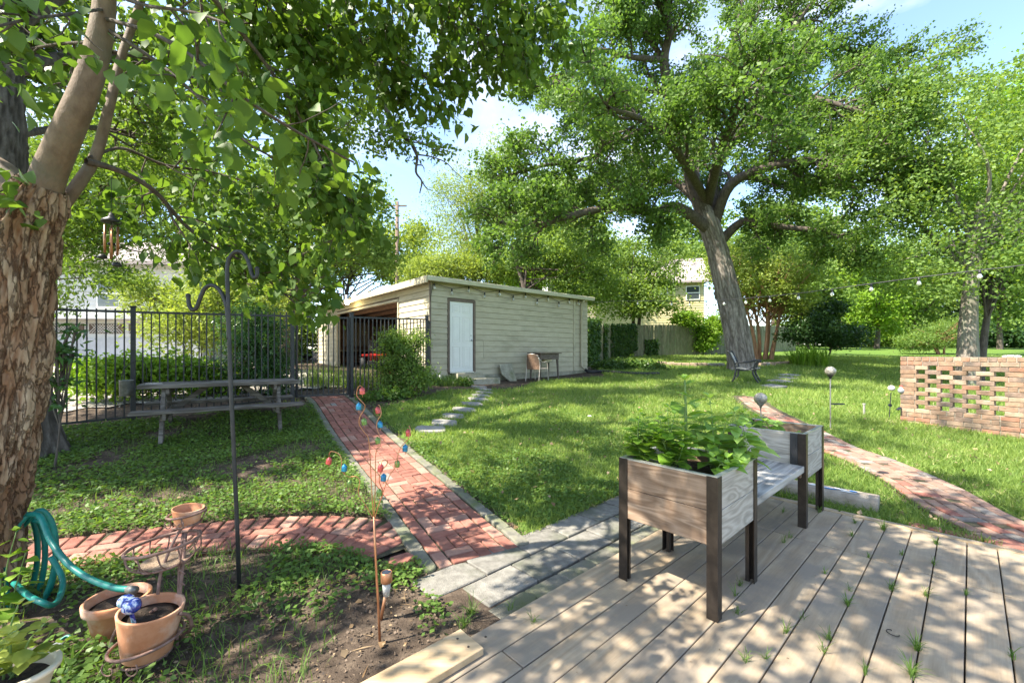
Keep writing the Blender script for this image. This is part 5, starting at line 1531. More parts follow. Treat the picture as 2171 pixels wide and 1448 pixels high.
MB().tube([W(1916, 896, Dk), W(1912, 835, Dk)], .008, 7).build('stem', M_black, s2)
c_ = W(1911, 828, Dk)
MB().ball(c_, .052, 18, 12, 1.1).build('body', M_plas, s2, smooth=True)
MB().ball(c_ + Vector((0, 0, .06)), .03, 14, 10).build('head', M_ballw, s2, smooth=True)
MB().lathe([(.031, .0), (.028, .018), (.012, .034), (1e-4, .036)], c_ + Vector((0, 0, .066)), 14).build('cap', M_hatred, s2, smooth=True)
MB().lathe([(.008, 0), (1e-4, .03)], c_ + Vector((.0, -.028, .058)), 8, rot=Matrix.Rotation(R(90), 3, 'X')).build('beak', M_orange, s2)
MB().box(W(1907, 866, Dk) + Vector((-.03, -.02, 0)), (.09, .05, .012), Euler((0, -.5, .3)).to_matrix()).build('solar_cell', M_solar, s2)
q = gp(1832, 880)
tag(MB().box((q.x, q.y, q.z + .10), (.028, .028, .24), .3).box((q.x, q.y, q.z + .215), (.04, .04, .025), .3).build('lawn_stake', M_plank_grey, bevel=.003), 'short tan stake standing alone in the lawn', 'stake')
q = gp(745, 1000)
wt = wo_ + wd * 1.33 + Vector((0, 0, ztop + .0))
cl_ = MB()
cl_.ball(wt + Vector((0, 0, .018)), .05, 14, 8, .4); cl_.ball(wt + wd * .07 + Vector((0, 0, .016)), .045, 14, 8, .38); cl_.ball(wt - wd * .06 + Vector((.01, 0, .015)), .04, 14, 8, .4)
tag(cl_.build('white_rag', M_white, smooth=True), 'crumpled white rag on top of the brick wall', 'rag')
q = gp(812, 848)
tag(MB().lathe([(.05, 0), (.085, .03), (.075, .06), (.03, .085), (1e-4, .09)], q - Vector((0, 0, .01)), 9, sx=1.25).build('rock', M_step, bevel=0), 'pale rock on the grass beside the brick path', 'rock')
q = gp(1250, 886)
tag(MB().lathe([(.02, 0), (.04, .012), (.03, .024), (1e-4, .03)], q + Vector((0, 0, .02)), 8).build('pebble', M_white), 'small white pebble in the middle of the lawn', 'pebble')
q = dk(1.62, .345, .0)
cq = gp(1893, 1344)
cq = Vector(((1893 - CX) / F * (CAMH * F / (1344 - HY)), CAMH * F / (1344 - HY), .004))
tag(MB().tube([cq + Vector((.022 * math.cos(a), .026 * math.sin(a), .003)) for a in np.linspace(.9, 5.6, 16)], .0028, 5).build('twig', M_joist), 'small curled dark twig lying on the deck boards', 'twig')

# stone edging round the oak
for seg, pts, lab in ((0, ((1388, 774), (1440, 777), (1490, 778), (1535, 779)), 'low stone edging in the grass left of the oak'), (1, ((1602, 778), (1640, 776), (1682, 772)), 'low stone edging in the grass right of the oak')):
    at_, L_ = frame_along([gp(*p_) for p_ in pts])
    p0, _d = at_(0)
    o = thing('stone_edging', lab, 'edging', (p0.x, p0.y, z1(p0.x, p0.y)))
    s_ = .15
    while s_ < L_:
        w_ = rnd.uniform(.25, .42); p_, d_ = at_(s_ + w_ / 2)
        m_ = MB().box((0, 0, .05), (w_ - .02, .2, .22))
        for v in m_.v: v.x += rnd.uniform(-.025, .025); v.y += rnd.uniform(-.03, .03); v.z += rnd.uniform(-.02, .02)
        piece('stone', m_.mesh('edging_rock', M_wb[3] if rnd.random() < .5 else M_step, bevel=.02), o, (p_.x - p0.x, p_.y - p0.y, z1(p_.x, p_.y) - z1(p0.x, p0.y)), (0, 0, math.atan2(d_.y, d_.x)))
        s_ += w_

# ------------------------------------------------------------------ string lights
def string_light(name, label, cord, bulbs, r=.005, scale=1.0):
    o = thing(name, label, 'string light', tuple(cord[0]))
    MB().tube(cord, r, 5).build('cord', M_black, o, smooth=True)
    for b in bulbs:
        b = Vector(b); s = scale
        so = MB().lathe([(.005 * s, .0), (.012 * s, -.008 * s), (.016 * s, -.02 * s), (.017 * s, -.05 * s), (.013 * s, -.052 * s)], b, 12).build('socket', M_black, o, smooth=True)
        MB().lathe([(.012 * s, -.05 * s), (.016 * s, -.062 * s), (.026 * s, -.082 * s), (.028 * s, -.097 * s), (.022 * s, -.115 * s), (.008 * s, -.124 * s), (1e-4, -.125 * s)], b, 12).build('bulb', M_glass, so, smooth=True)
    return o
def wall_pt(px, py):
    r_ = (px - CX) / F; a = (r_ * 11.50 + 2.25) / (.766 - .643 * r_); D_ = 11.50 + .643 * a
    return W(px, py, D_)
zz = [(921, 600), (958, 612), (994, 607), (1027.5, 620), (1059, 615), (1088, 626), (1114, 621), (1139, 634.5), (1162, 627), (1185, 640), (1207, 633), (1226, 636)]
zp = [wall_pt(x, y) for x, y in zz]
co = [wall_pt(912, 640), wall_pt(917, 605)]
for a, b in zip(zp[:-1], zp[1:]): co += [a, (a + b) / 2 - Vector((0, 0, .015))]
co += [zp[-1], wall_pt(1240, 640)]
string_light('string_lights', 'zigzag string of clear bulbs along the garage eave', co, zp, .008, 1.5)
ctrl = [sh(LA, -.2, 3.3), W(1330, 638, 13.2), W(1460, 639, 9.6), W(1530, 636, 8.3), W(1610, 630, 7.35), W(1693, 622, 6.7), W(1800, 608, 6.0), W(1948, 588.5, 5.4), W(2077, 573, 5.0), W(2171, 562, 4.75), W(2420, 520, 4.2)]
cord2 = catmull(ctrl, 6)
bl2 = [W(1352, 638.5, 12.5), W(1424, 639, 10.5), W(1462, 639, 9.6), W(1497, 638, 8.9), W(1535, 636, 8.25), W(1581, 632.5, 7.65), W(1632, 628, 7.15), W(1693, 622, 6.7), W(1764, 613, 6.2), W(1847, 602, 5.8), W(1948, 588.5, 5.4), W(2077, 573, 5.0)]
string_light('string_lights', 'long string of clear bulbs sagging across the lawn to the right', cord2, bl2, .007, .85)
# utility pole and lines
M_pole = pmat('utility_pole_wood', (.15, .10, .075), (.24, .17, .13), scale=5, rough=.9, stretch=(6, 6, .6), bump=.4)
q = W(842, 700, 31); gz = z1(q.x, q.y)
up = thing('utility_pole', 'wooden utility pole rising behind the garage roof', 'pole', (q.x, q.y, gz))
MB().tube([(q.x, q.y, gz), (q.x, q.y, 12.6)], [.17, .12], 12).build('pole', M_pole, up, smooth=True)
MB().bar((q.x - .7, q.y, 12.3), (q.x + .7, q.y, 12.3), .1, .1).build('crossarm', M_pole, up)
tag(MB().tube(catmull([Vector((q.x - .6, q.y, 12.35)), Vector((-9, 24, 11.6)), Vector((-22, 18, 11.8))], 8), .012, 5).build('power_line', M_black), 'thin overhead line running left from the utility pole', 'cable')
tag(MB().tube(catmull([W(1395, 425, 22), W(1580, 352, 18), W(1880, 233, 14), W(2171, 118, 11.5), W(2500, -20, 9.5)], 6), .006, 5).build('power_line', M_black), 'thin overhead line rising to the right through the oak crown', 'cable')
# ------------------------------------------------------------------ trees
M_leaf_near = leafmat('near_tree_leaf', (.036, .088, .016), (.145, .24, .042), trans=.44, tcol=(1.6, 1.5, .65), rough=.45, spec=.25)
M_leaf_oak = leafmat('oak_leaf', (.045, .10, .02), (.18, .27, .06), trans=.42, tcol=(1.5, 1.6, .8), rough=.5, spec=.25)
M_leaf_oak2 = leafmat('left_oak_leaf', (.045, .10, .018), (.15, .24, .05), trans=.42, tcol=(2.0, 1.8, .7))
M_leaf_yel = leafmat('pale_tree_leaf', (.13, .20, .035), (.30, .37, .085), trans=.42, tcol=(1.6, 1.5, .7))
M_leaf_mid = leafmat('mid_green_leaf', (.065, .13, .026), (.20, .29, .07), trans=.38)
M_leaf_dark = leafmat('dark_shrub_leaf', (.018, .05, .014), (.055, .11, .03), trans=.22, rough=.35)
M_leaf_bright = leafmat('bright_leaf', (.10, .21, .02), (.25, .38, .05), trans=.42, tcol=(1.6, 1.5, .6))
M_bark_oak = pmat('oak_bark', (.135, .11, .09), (.29, .25, .21), scale=7, rough=.95, bump=1.0, bscale=16, stretch=(3.2, 3.2, .5), c3=(.20, .21, .15), s3=1.2, world=True)
M_bark_dark = pmat('dark_branch_bark', (.06, .046, .036), (.13, .105, .085), scale=9, rough=.95, bump=.8, bscale=22, stretch=(2, 2, .6), world=True)
M_bark_myrtle = pmat('crape_myrtle_bark', (.26, .125, .065), (.40, .22, .125), scale=5, rough=.7, bump=.3, stretch=(3, 3, .5), world=True)
M_bark_smooth = pmat('smooth_limb_bark', (.115, .075, .046), (.20, .138, .09), scale=16, rough=.75, bump=.3, bscale=45, c3=(.13, .105, .07), s3=5, world=True, stretch=(1.2, 1.2, .7))


def wander(p, d, L, segs, g, wob=.22, grav=0.0):
    p = Vector(p); d = Vector(d).normalized(); out = [p.copy()]
    for k in range(segs):
        d = (d + Vector(g.normal(0, wob, 3)) + Vector((0, 0, grav))).normalized()
        p = p + d * (L / segs); out.append(p.copy())
    return out


class Tree:
    def __init__(s, seed):
        s.g = np.random.default_rng(seed); s.b = []; s.tips = []; s.dirs = []
    def limb(s, pts, r0, r1, per=5, curve=True):
        P = catmull(pts, per) if curve else [Vector(p) for p in pts]
        n = len(P); rr = [lerp(r0, r1, (i / (n - 1)) ** .85) for i in range(n)]
        s.b.append((P, rr)); return P, rr
    def spawn(s, P, rr, n, length, depth, t0=.3, grav=0.0, up=.15, out=None, tipn=3, wob=.22, rmin=.006, flat=1.0):
        g = s.g
        m = len(P)
        for k in range(n):
            t = t0 + (1 - t0) * (k + g.uniform(0, 1)) / n
            i = min(int(t * (m - 1)), m - 2)
            tan = (P[i + 1] - P[i]).normalized()
            rv = Vector(g.normal(0, 1, 3)); rv = rv - tan * rv.dot(tan); rv.z *= flat
            if rv.length < 1e-3: continue
            rv.normalize()
            d = (tan * g.uniform(.3, .9) + rv * g.uniform(.6, 1.1) + Vector((0, 0, up)))
            if out is not None:
                o = P[i] - out; o.z *= .3
                if o.length > 1e-3: d = d + o.normalized() * .45
            L = length * g.uniform(.6, 1.15) * (1.15 - .45 * t)
            Q = wander(P[i], d, L, 5 if depth else 4, g, wob, grav)
            r0 = max(rmin, min(rr[i] * .6, L * .028)); rq = [lerp(r0, rmin * .6, j / (len(Q) - 1)) for j in range(len(Q))]
            s.b.append((Q, rq))
            if depth > 0:
                s.spawn(Q, rq, max(2, int(n * .55)), length * .5, depth - 1, .25, grav, up, out, tipn, wob, rmin, flat)
            for j in range(tipn):
                q = (j + 1) / tipn * .6 + .4
                x = q * (len(Q) - 1); i0 = min(int(x), len(Q) - 2)
                s.tips.append(Q[i0].lerp(Q[i0 + 1], x - i0)); s.dirs.append((Q[i0 + 1] - Q[i0]).normalized())
    def wood(s, name, mat, parent, minr=0.0):
        mb = MB()
        for P, rr in s.b:
            if max(rr) < minr: continue
            mx = max(rr)
            mb.tube(P, rr, 10 if mx > .1 else (7 if mx > .03 else (5 if mx > .012 else 4)), cap=False)
        return mb.build(name, mat, parent, smooth=True)
    def leaves(s, name, mat, parent, per, sig, size, tmpl=T_DIAMOND, upb=.5, droop=0.0, along=.3, sz_var=.3, keep=1.0, tips=None):
        g = s.g
        tp = np.array([tuple(p) for p in (tips or s.tips)]); td = np.array([tuple(p) for p in s.dirs])
        if keep < 1: k = g.random(len(tp)) < keep; tp = tp[k]; td = td[k]
        n = len(tp) * per
        P = np.repeat(tp, per, 0) + g.normal(0, 1, (n, 3)) * np.array(sig)
        T = g.normal(0, 1, (n, 3)) + np.repeat(td, per, 0) * along * 3 + np.array([0, 0, -droop])
        Nn = g.normal(0, 1, (n, 3)) * .8 + np.array([0, 0, upb])
        tint = np.repeat(g.uniform(.2, .8, len(tp)), per) * .55 + g.random(n) * .45
        return leaf_mesh(name, P, Nn, T, size * g.uniform(1 - sz_var, 1 + sz_var, n), tmpl, tint, mat, parent)


def trunk_mesh(pts, radii, nu, nv, depth, fa, fz, seed=0, cleft=None, buttress=0.0, knots=(), terrace=0.0):
    """a trunk skin with bark furrows as real relief; gives a mesh with attribute 'furrow'"""
    P = catmull(pts, 10); R_ = catmull([(r, 0, 0) for r in radii], 10); rr0 = np.array([q.x for q in R_])
    C_ = np.array([tuple(p) for p in P]); s = np.concatenate([[0], np.cumsum(np.linalg.norm(np.diff(C_, axis=0), axis=1))])
    sv = np.linspace(0, s[-1], nv)
    cen = np.stack([np.interp(sv, s, C_[:, k]) for k in range(3)], 1); rad = np.interp(sv, s, rr0)
    tan = np.gradient(cen, axis=0); tan /= np.linalg.norm(tan, axis=1, keepdims=True)
    a = np.cross(tan, np.array([0, -1.0, 0.05])); a /= np.linalg.norm(a, axis=1, keepdims=True); b = np.cross(tan, a)
    an = np.linspace(0, 2 * math.pi, nu, endpoint=False)
    A, S = np.meshgrid(an, sv)
    cx, sy = np.cos(A) * fa, np.sin(A) * fa
    wob = fbm(cx * .5 + seed, sy * .5, S * fz * .9) * 2.2
    n1 = fbm(cx + wob, sy + 7 + seed, S * fz + wob * .5, 3)
    ridge = 1 - np.abs(2 * n1 - 1)
    fur = np.clip((ridge - .72) / .26, 0, 1)
    n2 = fbm(cx * 3, sy * 3, S * fz * 4)
    pl_ = fbm(cx * .8 + 31, sy * .8 + seed, S * fz * .75 + 9, 4)
    ter = sum(1 / (1 + np.exp(-(pl_ - t_) / .012)) for t_ in (.40, .47, .54, .61)) / 4
    big = fbm(np.cos(A) * .9 + seed, np.sin(A) * .9, S * .9)
    disp = depth * (-fur * 1.0 + (n2 - .5) * .5 + terrace * (ter - .5)) + (big - .5) * rad[:, None] * .18
    if buttress: disp = disp + buttress * np.exp(-S / .35) * (.6 + .4 * np.cos(A * 5 + seed))
    inner = np.maximum(fur * .8, .75 * (1 - ter) ** 2 * (terrace > 0))
    if cleft:
        for (ca, z0, z1_, wa, dp) in cleft:
            k = np.exp(-((np.angle(np.exp(1j * (A - ca - .25 * np.sin(S * 3)))) / (wa * (.7 + .6 * fbm(S * 3, A * 0, seed)))) ** 2)) * np.clip((S - z0) / .12, 0, 1) * np.clip((z1_ - S) / .12, 0, 1)
            disp = disp - dp * np.clip(k * 1.5 - .3, 0, 1); inner = np.maximum(inner, np.clip(k * 1.6 - .4, 0, 1))
    for (ka, kz, kr, kh) in knots:
        dd = np.hypot(np.angle(np.exp(1j * (A - ka))) * rad[:, None], S - kz) / kr
        disp = disp + kh * (np.exp(-((dd - .75) / .35) ** 2) - .5 * np.exp(-(dd / .45) ** 2))
    V = cen[:, None, :] + (a[:, None, :] * np.cos(A)[..., None] + b[:, None, :] * np.sin(A)[..., None]) * (rad[:, None] + disp)[..., None]
    vs_ = V.reshape(-1, 3); idx = np.arange(nu * nv).reshape(nv, nu)
    nx = np.roll(idx, -1, 1)
    q = np.stack([idx[:-1], nx[:-1], nx[1:], idx[1:]], -1).reshape(-1, 4)
    return vs_, q, inner.reshape(-1)


def np_obj(name, vs_, q, mat, parent, attr=None):
    if parent is not None:
        Mi = np.array(MATW[parent.name].inverted()); vs_ = vs_ @ Mi[:3, :3].T + Mi[:3, 3]
    me = bpy.data.meshes.new(name)
    me.vertices.add(len(vs_)); me.vertices.foreach_set('co', vs_.reshape(-1).astype(np.float32))
    me.loops.add(q.size); me.loops.foreach_set('vertex_index', q.reshape(-1).astype(np.int32))
    me.polygons.add(len(q)); me.polygons.foreach_set('loop_start', (np.arange(len(q)) * 4).astype(np.int32))
    me.update(calc_edges=True); me.polygons.foreach_set('use_smooth', [True] * len(q))
    if attr is not None:
        a = me.attributes.new('furrow', 'FLOAT', 'POINT'); a.data.foreach_set('value', attr.astype(np.float32))
    me.materials.append(mat)
    return link(name, me, None, parent)


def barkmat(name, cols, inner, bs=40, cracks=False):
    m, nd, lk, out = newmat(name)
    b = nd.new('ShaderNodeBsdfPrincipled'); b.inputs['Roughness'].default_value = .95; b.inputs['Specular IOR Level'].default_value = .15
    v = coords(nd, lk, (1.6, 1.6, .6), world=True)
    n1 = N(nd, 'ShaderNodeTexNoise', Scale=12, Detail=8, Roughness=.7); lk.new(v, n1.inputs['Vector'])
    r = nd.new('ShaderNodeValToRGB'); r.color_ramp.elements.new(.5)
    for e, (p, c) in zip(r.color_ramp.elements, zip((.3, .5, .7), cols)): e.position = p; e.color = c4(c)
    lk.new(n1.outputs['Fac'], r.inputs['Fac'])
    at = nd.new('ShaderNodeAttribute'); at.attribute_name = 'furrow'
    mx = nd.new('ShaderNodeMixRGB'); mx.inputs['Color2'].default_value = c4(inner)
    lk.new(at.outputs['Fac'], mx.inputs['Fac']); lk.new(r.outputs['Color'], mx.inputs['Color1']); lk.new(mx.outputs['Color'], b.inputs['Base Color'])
    n2 = N(nd, 'ShaderNodeTexNoise', Scale=bs, Detail=6, Roughness=.7); lk.new(v, n2.inputs['Vector'])
    bp = N(nd, 'ShaderNodeBump', Strength=.7, Distance=.012); lk.new(n2.outputs['Fac'], bp.inputs['Height']); lk.new(bp.outputs[0], b.inputs['Normal'])
    if cracks:
        v5 = coords(nd, lk, (1.5, 1.5, .26), world=True)
        n3 = N(nd, 'ShaderNodeTexNoise', Scale=9, Detail=5, Roughness=.65); lk.new(v, n3.inputs['Vector'])
        mv = nd.new('ShaderNodeMixRGB'); mv.inputs['Fac'].default_value = .13; lk.new(v5, mv.inputs['Color1']); lk.new(n3.outputs['Color'], mv.inputs['Color2'])
        vo = nd.new('ShaderNodeTexVoronoi'); vo.feature = 'DISTANCE_TO_EDGE'; vo.inputs['Scale'].default_value = 20; lk.new(mv.outputs['Color'], vo.inputs['Vector'])
        rc = nd.new('ShaderNodeValToRGB'); rc.color_ramp.elements[0].position = .0; rc.color_ramp.elements[1].position = .10; rc.color_ramp.elements[0].color = (.35, .35, .35, 1)
        lk.new(vo.outputs['Distance'], rc.inputs['Fac'])
        m6 = nd.new('ShaderNodeMixRGB'); m6.inputs['Color1'].default_value = (.11, .06, .036, 1)
        lk.new(rc.outputs['Color'], m6.inputs['Fac']); lk.new(mx.outputs['Color'], m6.inputs['Color2']); lk.new(m6.outputs['Color'], b.inputs['Base Color'])
        b2 = N(nd, 'ShaderNodeBump', Strength=.9, Distance=.02); lk.new(rc.outputs['Color'], b2.inputs['Height']); lk.new(bp.outputs[0], b2.inputs['Normal']); lk.new(b2.outputs[0], b.inputs['Normal'])
    lk.new(b.outputs[0], out.inputs['Surface'])
    return m


M_bark_near = barkmat('peeling_near_bark', ((.20, .135, .085), (.34, .25, .17), (.46, .36, .26)), (.20, .095, .05), cracks=True)
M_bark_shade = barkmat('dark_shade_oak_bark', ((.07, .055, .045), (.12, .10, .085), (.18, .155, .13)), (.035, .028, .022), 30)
M_bark_big = barkmat('furrowed_oak_bark', ((.15, .125, .105), (.26, .225, .19), (.36, .32, .275)), (.085, .068, .055), 30)

# ---- the tree at the left edge, close to the camera
nt_base = Vector((-2.85, 2.32, -.1))
ntree = thing('foreground_tree', 'foreground tree with peeling bark and big drooping green leaves', 'tree', tuple(nt_base))
tp_ = [W(-78, 1345, 2.32), W(-42, 1150, 2.28), W(-12, 1000, 2.25), W(22, 800, 2.25), W(42, 640, 2.25), W(54, 500, 2.25), W(72, 440, 2.25), W(92, 392, 2.24)]
v_, q_, f_ = trunk_mesh(tp_, [.185, .160, .148, .140, .134, .134, .132, .098], 130, 310, .022, 5.0, 3.4, 3, terrace=1.3, cleft=((-1.95, .0, 1.35, .26, .055), (-2.05, 1.55, 2.05, .12, .03)), knots=((-1.75, 2.22, .07, .03), (-1.9, 1.62, .035, .018), (-1.85, 1.5, .035, .018), (-1.8, 1.32, .04, .02), (-1.9, 1.14, .035, .018), (-1.7, 1.02, .03, .015)))
np_obj('trunk', v_, q_, M_bark_near, ntree, f_)
T = Tree(5)
mainl, mr = T.limb([W(80, 452, 2.25), W(104, 370, 2.23), W(148, 268, 2.2), W(188, 170, 2.2), W(212, 80, 2.2), W(222, 0, 2.2), W(226, -130, 2.15), W(245, -320, 2.0), W(330, -520, 1.8)], .080, .030)
lb, lr = T.limb([W(62, 450, 2.26), W(12, 375, 2.3), W(-80, 315, 2.4), W(-260, 200, 2.5)], .085, .05)
bk_, bkr = T.limb([W(118, 455, 2.36), W(170, 385, 2.42), W(205, 325, 2.5), W(232, 225, 2.55), W(258, 120, 2.65), W(300, 0, 2.75), W(350, -160, 2.9)], .034, .018)
mb = MB()
for P, rr in T.b: mb.tube(P, rr, 18, cap=False)
mb.build('limb', M_bark_smooth, ntree, smooth=True)
T.b = []
tw = dict(rmin=.0035, wob=.16)
def near_branch(pts, r0, r1, n, L, depth=1, grav=-.10, up=.05, t0=.25, tipn=4):
    P, rr = T.limb(pts, r0, r1); T.spawn(P, rr, n, L, depth, t0, grav, up, None, tipn, .16, .0032)
near_branch([W(182, 342, 2.42), W(260, 366, 2.6), W(330, 408, 2.8), W(385, 470, 3.0), W(440, 515, 3.1), W(510, 552, 3.2), W(575, 600, 3.3), W(640, 655, 3.35)], .020, .006, 11, .5)
near_branch([W(190, 335, 2.45), W(260, 315, 2.7), W(350, 350, 3.0), W(470, 370, 3.3), W(590, 420, 3.5), W(700, 500, 3.6)], .012, .004, 8, .5)
near_branch([W(226, -60, 2.15), W(430, -170, 2.3), W(680, -150, 2.9), W(880, -80, 3.4), W(1060, 0, 3.8), W(1170, 70, 4.0)], .035, .008, 20, .7, grav=-.16)
near_branch([W(226, -90, 2.15), W(400, -110, 2.3), W(560, -30, 2.8), W(700, 60, 3.2), W(830, 120, 3.5), W(940, 190, 3.6)], .028, .006, 17, .62, grav=-.16)
near_branch([W(680, -150, 2.9), W(820, -60, 3.1), W(930, 10, 3.3), W(1010, 60, 3.4), W(1090, 110, 3.5)], .018, .006, 13, .6, grav=-.16)
near_branch([W(226, -100, 2.15), W(390, -60, 2.3), W(520, 80, 2.7), W(620, 220, 2.9), W(690, 360, 3.0), W(735, 500, 3.1)], .022, .005, 15, .5, grav=-.12)
near_branch([W(222, 40, 2.2), W(320, 70, 1.95), W(420, 130, 1.75), W(520, 210, 1.68), W(630, 280, 1.75), W(750, 345, 1.9)], .012, .004, 8, .30, depth=0, tipn=5)
near_branch([W(222, 60, 2.2), W(330, 130, 2.15), W(430, 215, 2.1), W(520, 300, 2.1), W(590, 340, 2.15)], .011, .004, 9, .30, depth=0, tipn=5)
near_branch([W(218, 20, 2.2), W(150, 30, 1.7), W(70, 40, 1.35), W(-20, 60, 1.2)], .010, .004, 5, .22, depth=0, tipn=4)
near_branch([W(222, -20, 2.2), W(300, 10, 1.7), W(400, 25, 1.4), W(480, 50, 1.3)], .010, .004, 5, .22, depth=0, tipn=4)
near_branch([W(210, 90, 2.2), W(120, 95, 2.3), W(20, 112, 2.4), W(-90, 120, 2.5)], .012, .005, 7, .4)
near_branch([W(235, 110, 2.6), W(330, 130, 3.1), W(460, 170, 3.7), W(600, 230, 4.2)], .014, .005, 9, .55)
near_branch([W(275, 0, 2.7), W(420, -20, 3.3), W(600, 10, 3.9), W(760, 60, 4.3)], .016, .005, 11, .6)
near_branch([W(40, 395, 2.28), W(15, 400, 2.1), W(-5, 410, 2.0)], .006, .003, 4, .15, depth=0)
# the crown above and behind, which shades the deck
topj = W(245, -320, 2.0)
for (x, y, z) in ((-3.4, .6, 4.6), (-2.4, -.7, 4.9), (-.9, .2, 4.9), (.3, .9, 5.0), (1.3, 1.9, 4.7), (.4, 2.8, 4.6), (1.7, 3.0, 5.2), (-1.5, 1.8, 5.6), (-.2, -1.0, 5.3), (1.4, .3, 5.5)):
    a = topj; b = Vector((x, y, z)); m_ = a.lerp(b, .5) + Vector((0, 0, .45))
    near_branch([a, m_, b], .026, .007, 14, .75, grav=-.08, up=.1)
for (x, y, z) in ((-4.6, 1.3, 3.3), (-5.2, .4, 4.1), (-4.3, -.1, 3.7), (-5.6, 2.2, 4.3), (-3.6, .4, 3.2), (-5.0, 1.9, 3.4), (-4.0, 1.0, 4.2)):  # unseen boughs left of view, added to shade the front bed
    a = W(-260, 200, 2.5); b = Vector((x, y, z)); m_ = a.lerp(b, .5) + Vector((0, 0, .3))
    near_branch([a, m_, b], .026, .007, 7, .7, grav=-.06, up=.1)
T.wood('branches', M_bark_dark, ntree)
T.leaves('crown', M_leaf_near, ntree, 3, (.06, .06, .055), .066, T_HEART, upb=.8, droop=1.1, along=.25, sz_var=.38)

# ---- the big oak on the lawn
D0 = 16.0
def O(px, py, d=0.0): return W(px, py, D0 + d)
ob_ = O(1574, 786); oz = z1(ob_.x, ob_.y)
oak = thing('big_oak', 'large spreading oak with leaning grey trunk behind the park bench', 'tree', (ob_.x, ob_.y, oz))
v_, q_, f_ = trunk_mesh([Vector((ob_.x, ob_.y, oz - .12)), O(1570, 760), O(1561, 700), O(1545, 630), O(1528, 560), O(1515, 510), O(1498, 462), O(1486, 430)], [.51, .48, .45, .42, .40, .385, .375, .16], 110, 190, .035, 5.0, 1.4, 8, buttress=.12, knots=((.55, 3.05, .16, .09), (2.6, 3.15, .14, .07), (1.2, 4.6, .16, .06)))
np_obj('trunk', v_, q_, M_bark_big, oak, f_)
T = Tree(21)
oc = O(1500, 430)
limbs = [
    ([(1502, 478, 0), (1470, 392, 0), (1450, 300, -.3), (1421, 210, -.5), (1408, 130, -.9), (1418, 60, -1.3), (1385, -20, -1.8), (1350, -110, -2)], .30, .07, 16, 2.6),
    ([(1412, 150, -.8), (1392, 105, -.8), (1362, 72, -1), (1338, 20, -1.4), (1300, -60, -2)], .12, .04, 10, 2.2),
    ([(1506, 478, 0), (1522, 350, .4), (1578, 262, .6), (1618, 195, .9), (1652, 122, 1.3), (1722, 95, 1.8), (1790, 102, 2.2), (1860, 130, 2.6), (1950, 150, 3)], .25, .06, 20, 2.6),
    ([(1655, 125, 1.3), (1690, 50, 1.0), (1745, -20, .6), (1790, -90, .4)], .11, .04, 11, 2.4),
    ([(1512, 478, 0), (1550, 392, -.7), (1640, 352, -1.4), (1740, 342, -1.9), (1820, 378, -2.2), (1900, 400, -2.4)], .22, .05, 17, 2.2),
    ([(1515, 430, .6), (1568, 378, 1.4), (1625, 382, 2), (1690, 392, 2.2), (1760, 370, 2.4), (1830, 330, 2.6)], .19, .05, 14, 2.2),
    ([(1528, 512, 0), (1562, 478, -.4), (1590, 468, -.8), (1650, 480, -1.2), (1745, 492, -1.8), (1815, 520, -2.2)], .19, .05, 12, 1.5),
    ([(1508, 490, 0), (1436, 440, -.7), (1388, 452, -1.4), (1320, 440, -2.2), (1230, 452, -3), (1130, 478, -3.4), (1060, 470, -3.8)], .23, .05, 18, 2.0),
    ([(1488, 440, .2), (1440, 392, 1), (1380, 376, 1.5), (1320, 400, 2.2), (1240, 382, 2.8), (1160, 395, 3.2)], .18, .05, 15, 2.1),
    ([(1440, 285, -.3), (1385, 275, -.8), (1330, 292, -1.3), (1250, 335, -1.8), (1150, 352, -2.4), (1080, 372, -2.8)], .12, .04, 14, 2.0),
    ([(1417, 200, -.5), (1370, 192, .4), (1310, 190, 1), (1240, 228, 1.6), (1160, 222, 2)], .12, .04, 12, 2.1),
    ([(1409, 128, -.9), (1340, 122, -1.4), (1275, 108, -2), (1210, 140, -2.6), (1160, 190, -3)], .11, .04, 11, 2.0),
    ([(1490, 430, 0), (1475, 350, 2.5), (1500, 260, 4.5), (1530, 160, 6)], .20, .05, 14, 2.6),
    ([(1500, 430, 0), (1525, 330, -2.5), (1560, 240, -4.2), (1600, 150, -5.2)], .20, .05, 14, 2.4),
    ([(1450, 300, -.3), (1510, 200, 1.2), (1555, 90, 1.8), (1580, -40, 2.6)], .15, .05, 15, 2.5),
    ([(1620, 190, 1), (1690, 200, -.5), (1770, 220, -1.5), (1860, 250, -2.2), (1950, 280, -2.6)], .11, .04, 14, 2.2),
    ([(1500, 430, 0), (1440, 330, -2.5), (1370, 260, -4.2), (1290, 230, -5.4)], .17, .05, 12, 2.2),
    ([(1640, 352, -1.4), (1720, 300, -.5), (1810, 280, .3), (1900, 300, .8)], .11, .04, 12, 2.0)]
for pts, r0, r1, n, L in limbs:
    P, rr = T.limb([O(*p_) for p_ in pts], r0, r1)
    T.spawn(P, rr, n, L, 1, .22, -.02, .14, oc, 3, .30, .020, .75)
T.wood('limbs', M_bark_dark, oak)
print('oak tips', len(T.tips))
T.leaves('crown', M_leaf_oak, oak, 30, (.17, .17, .10), .115, T_DIAMOND, upb=.7, along=.1, keep=.92)

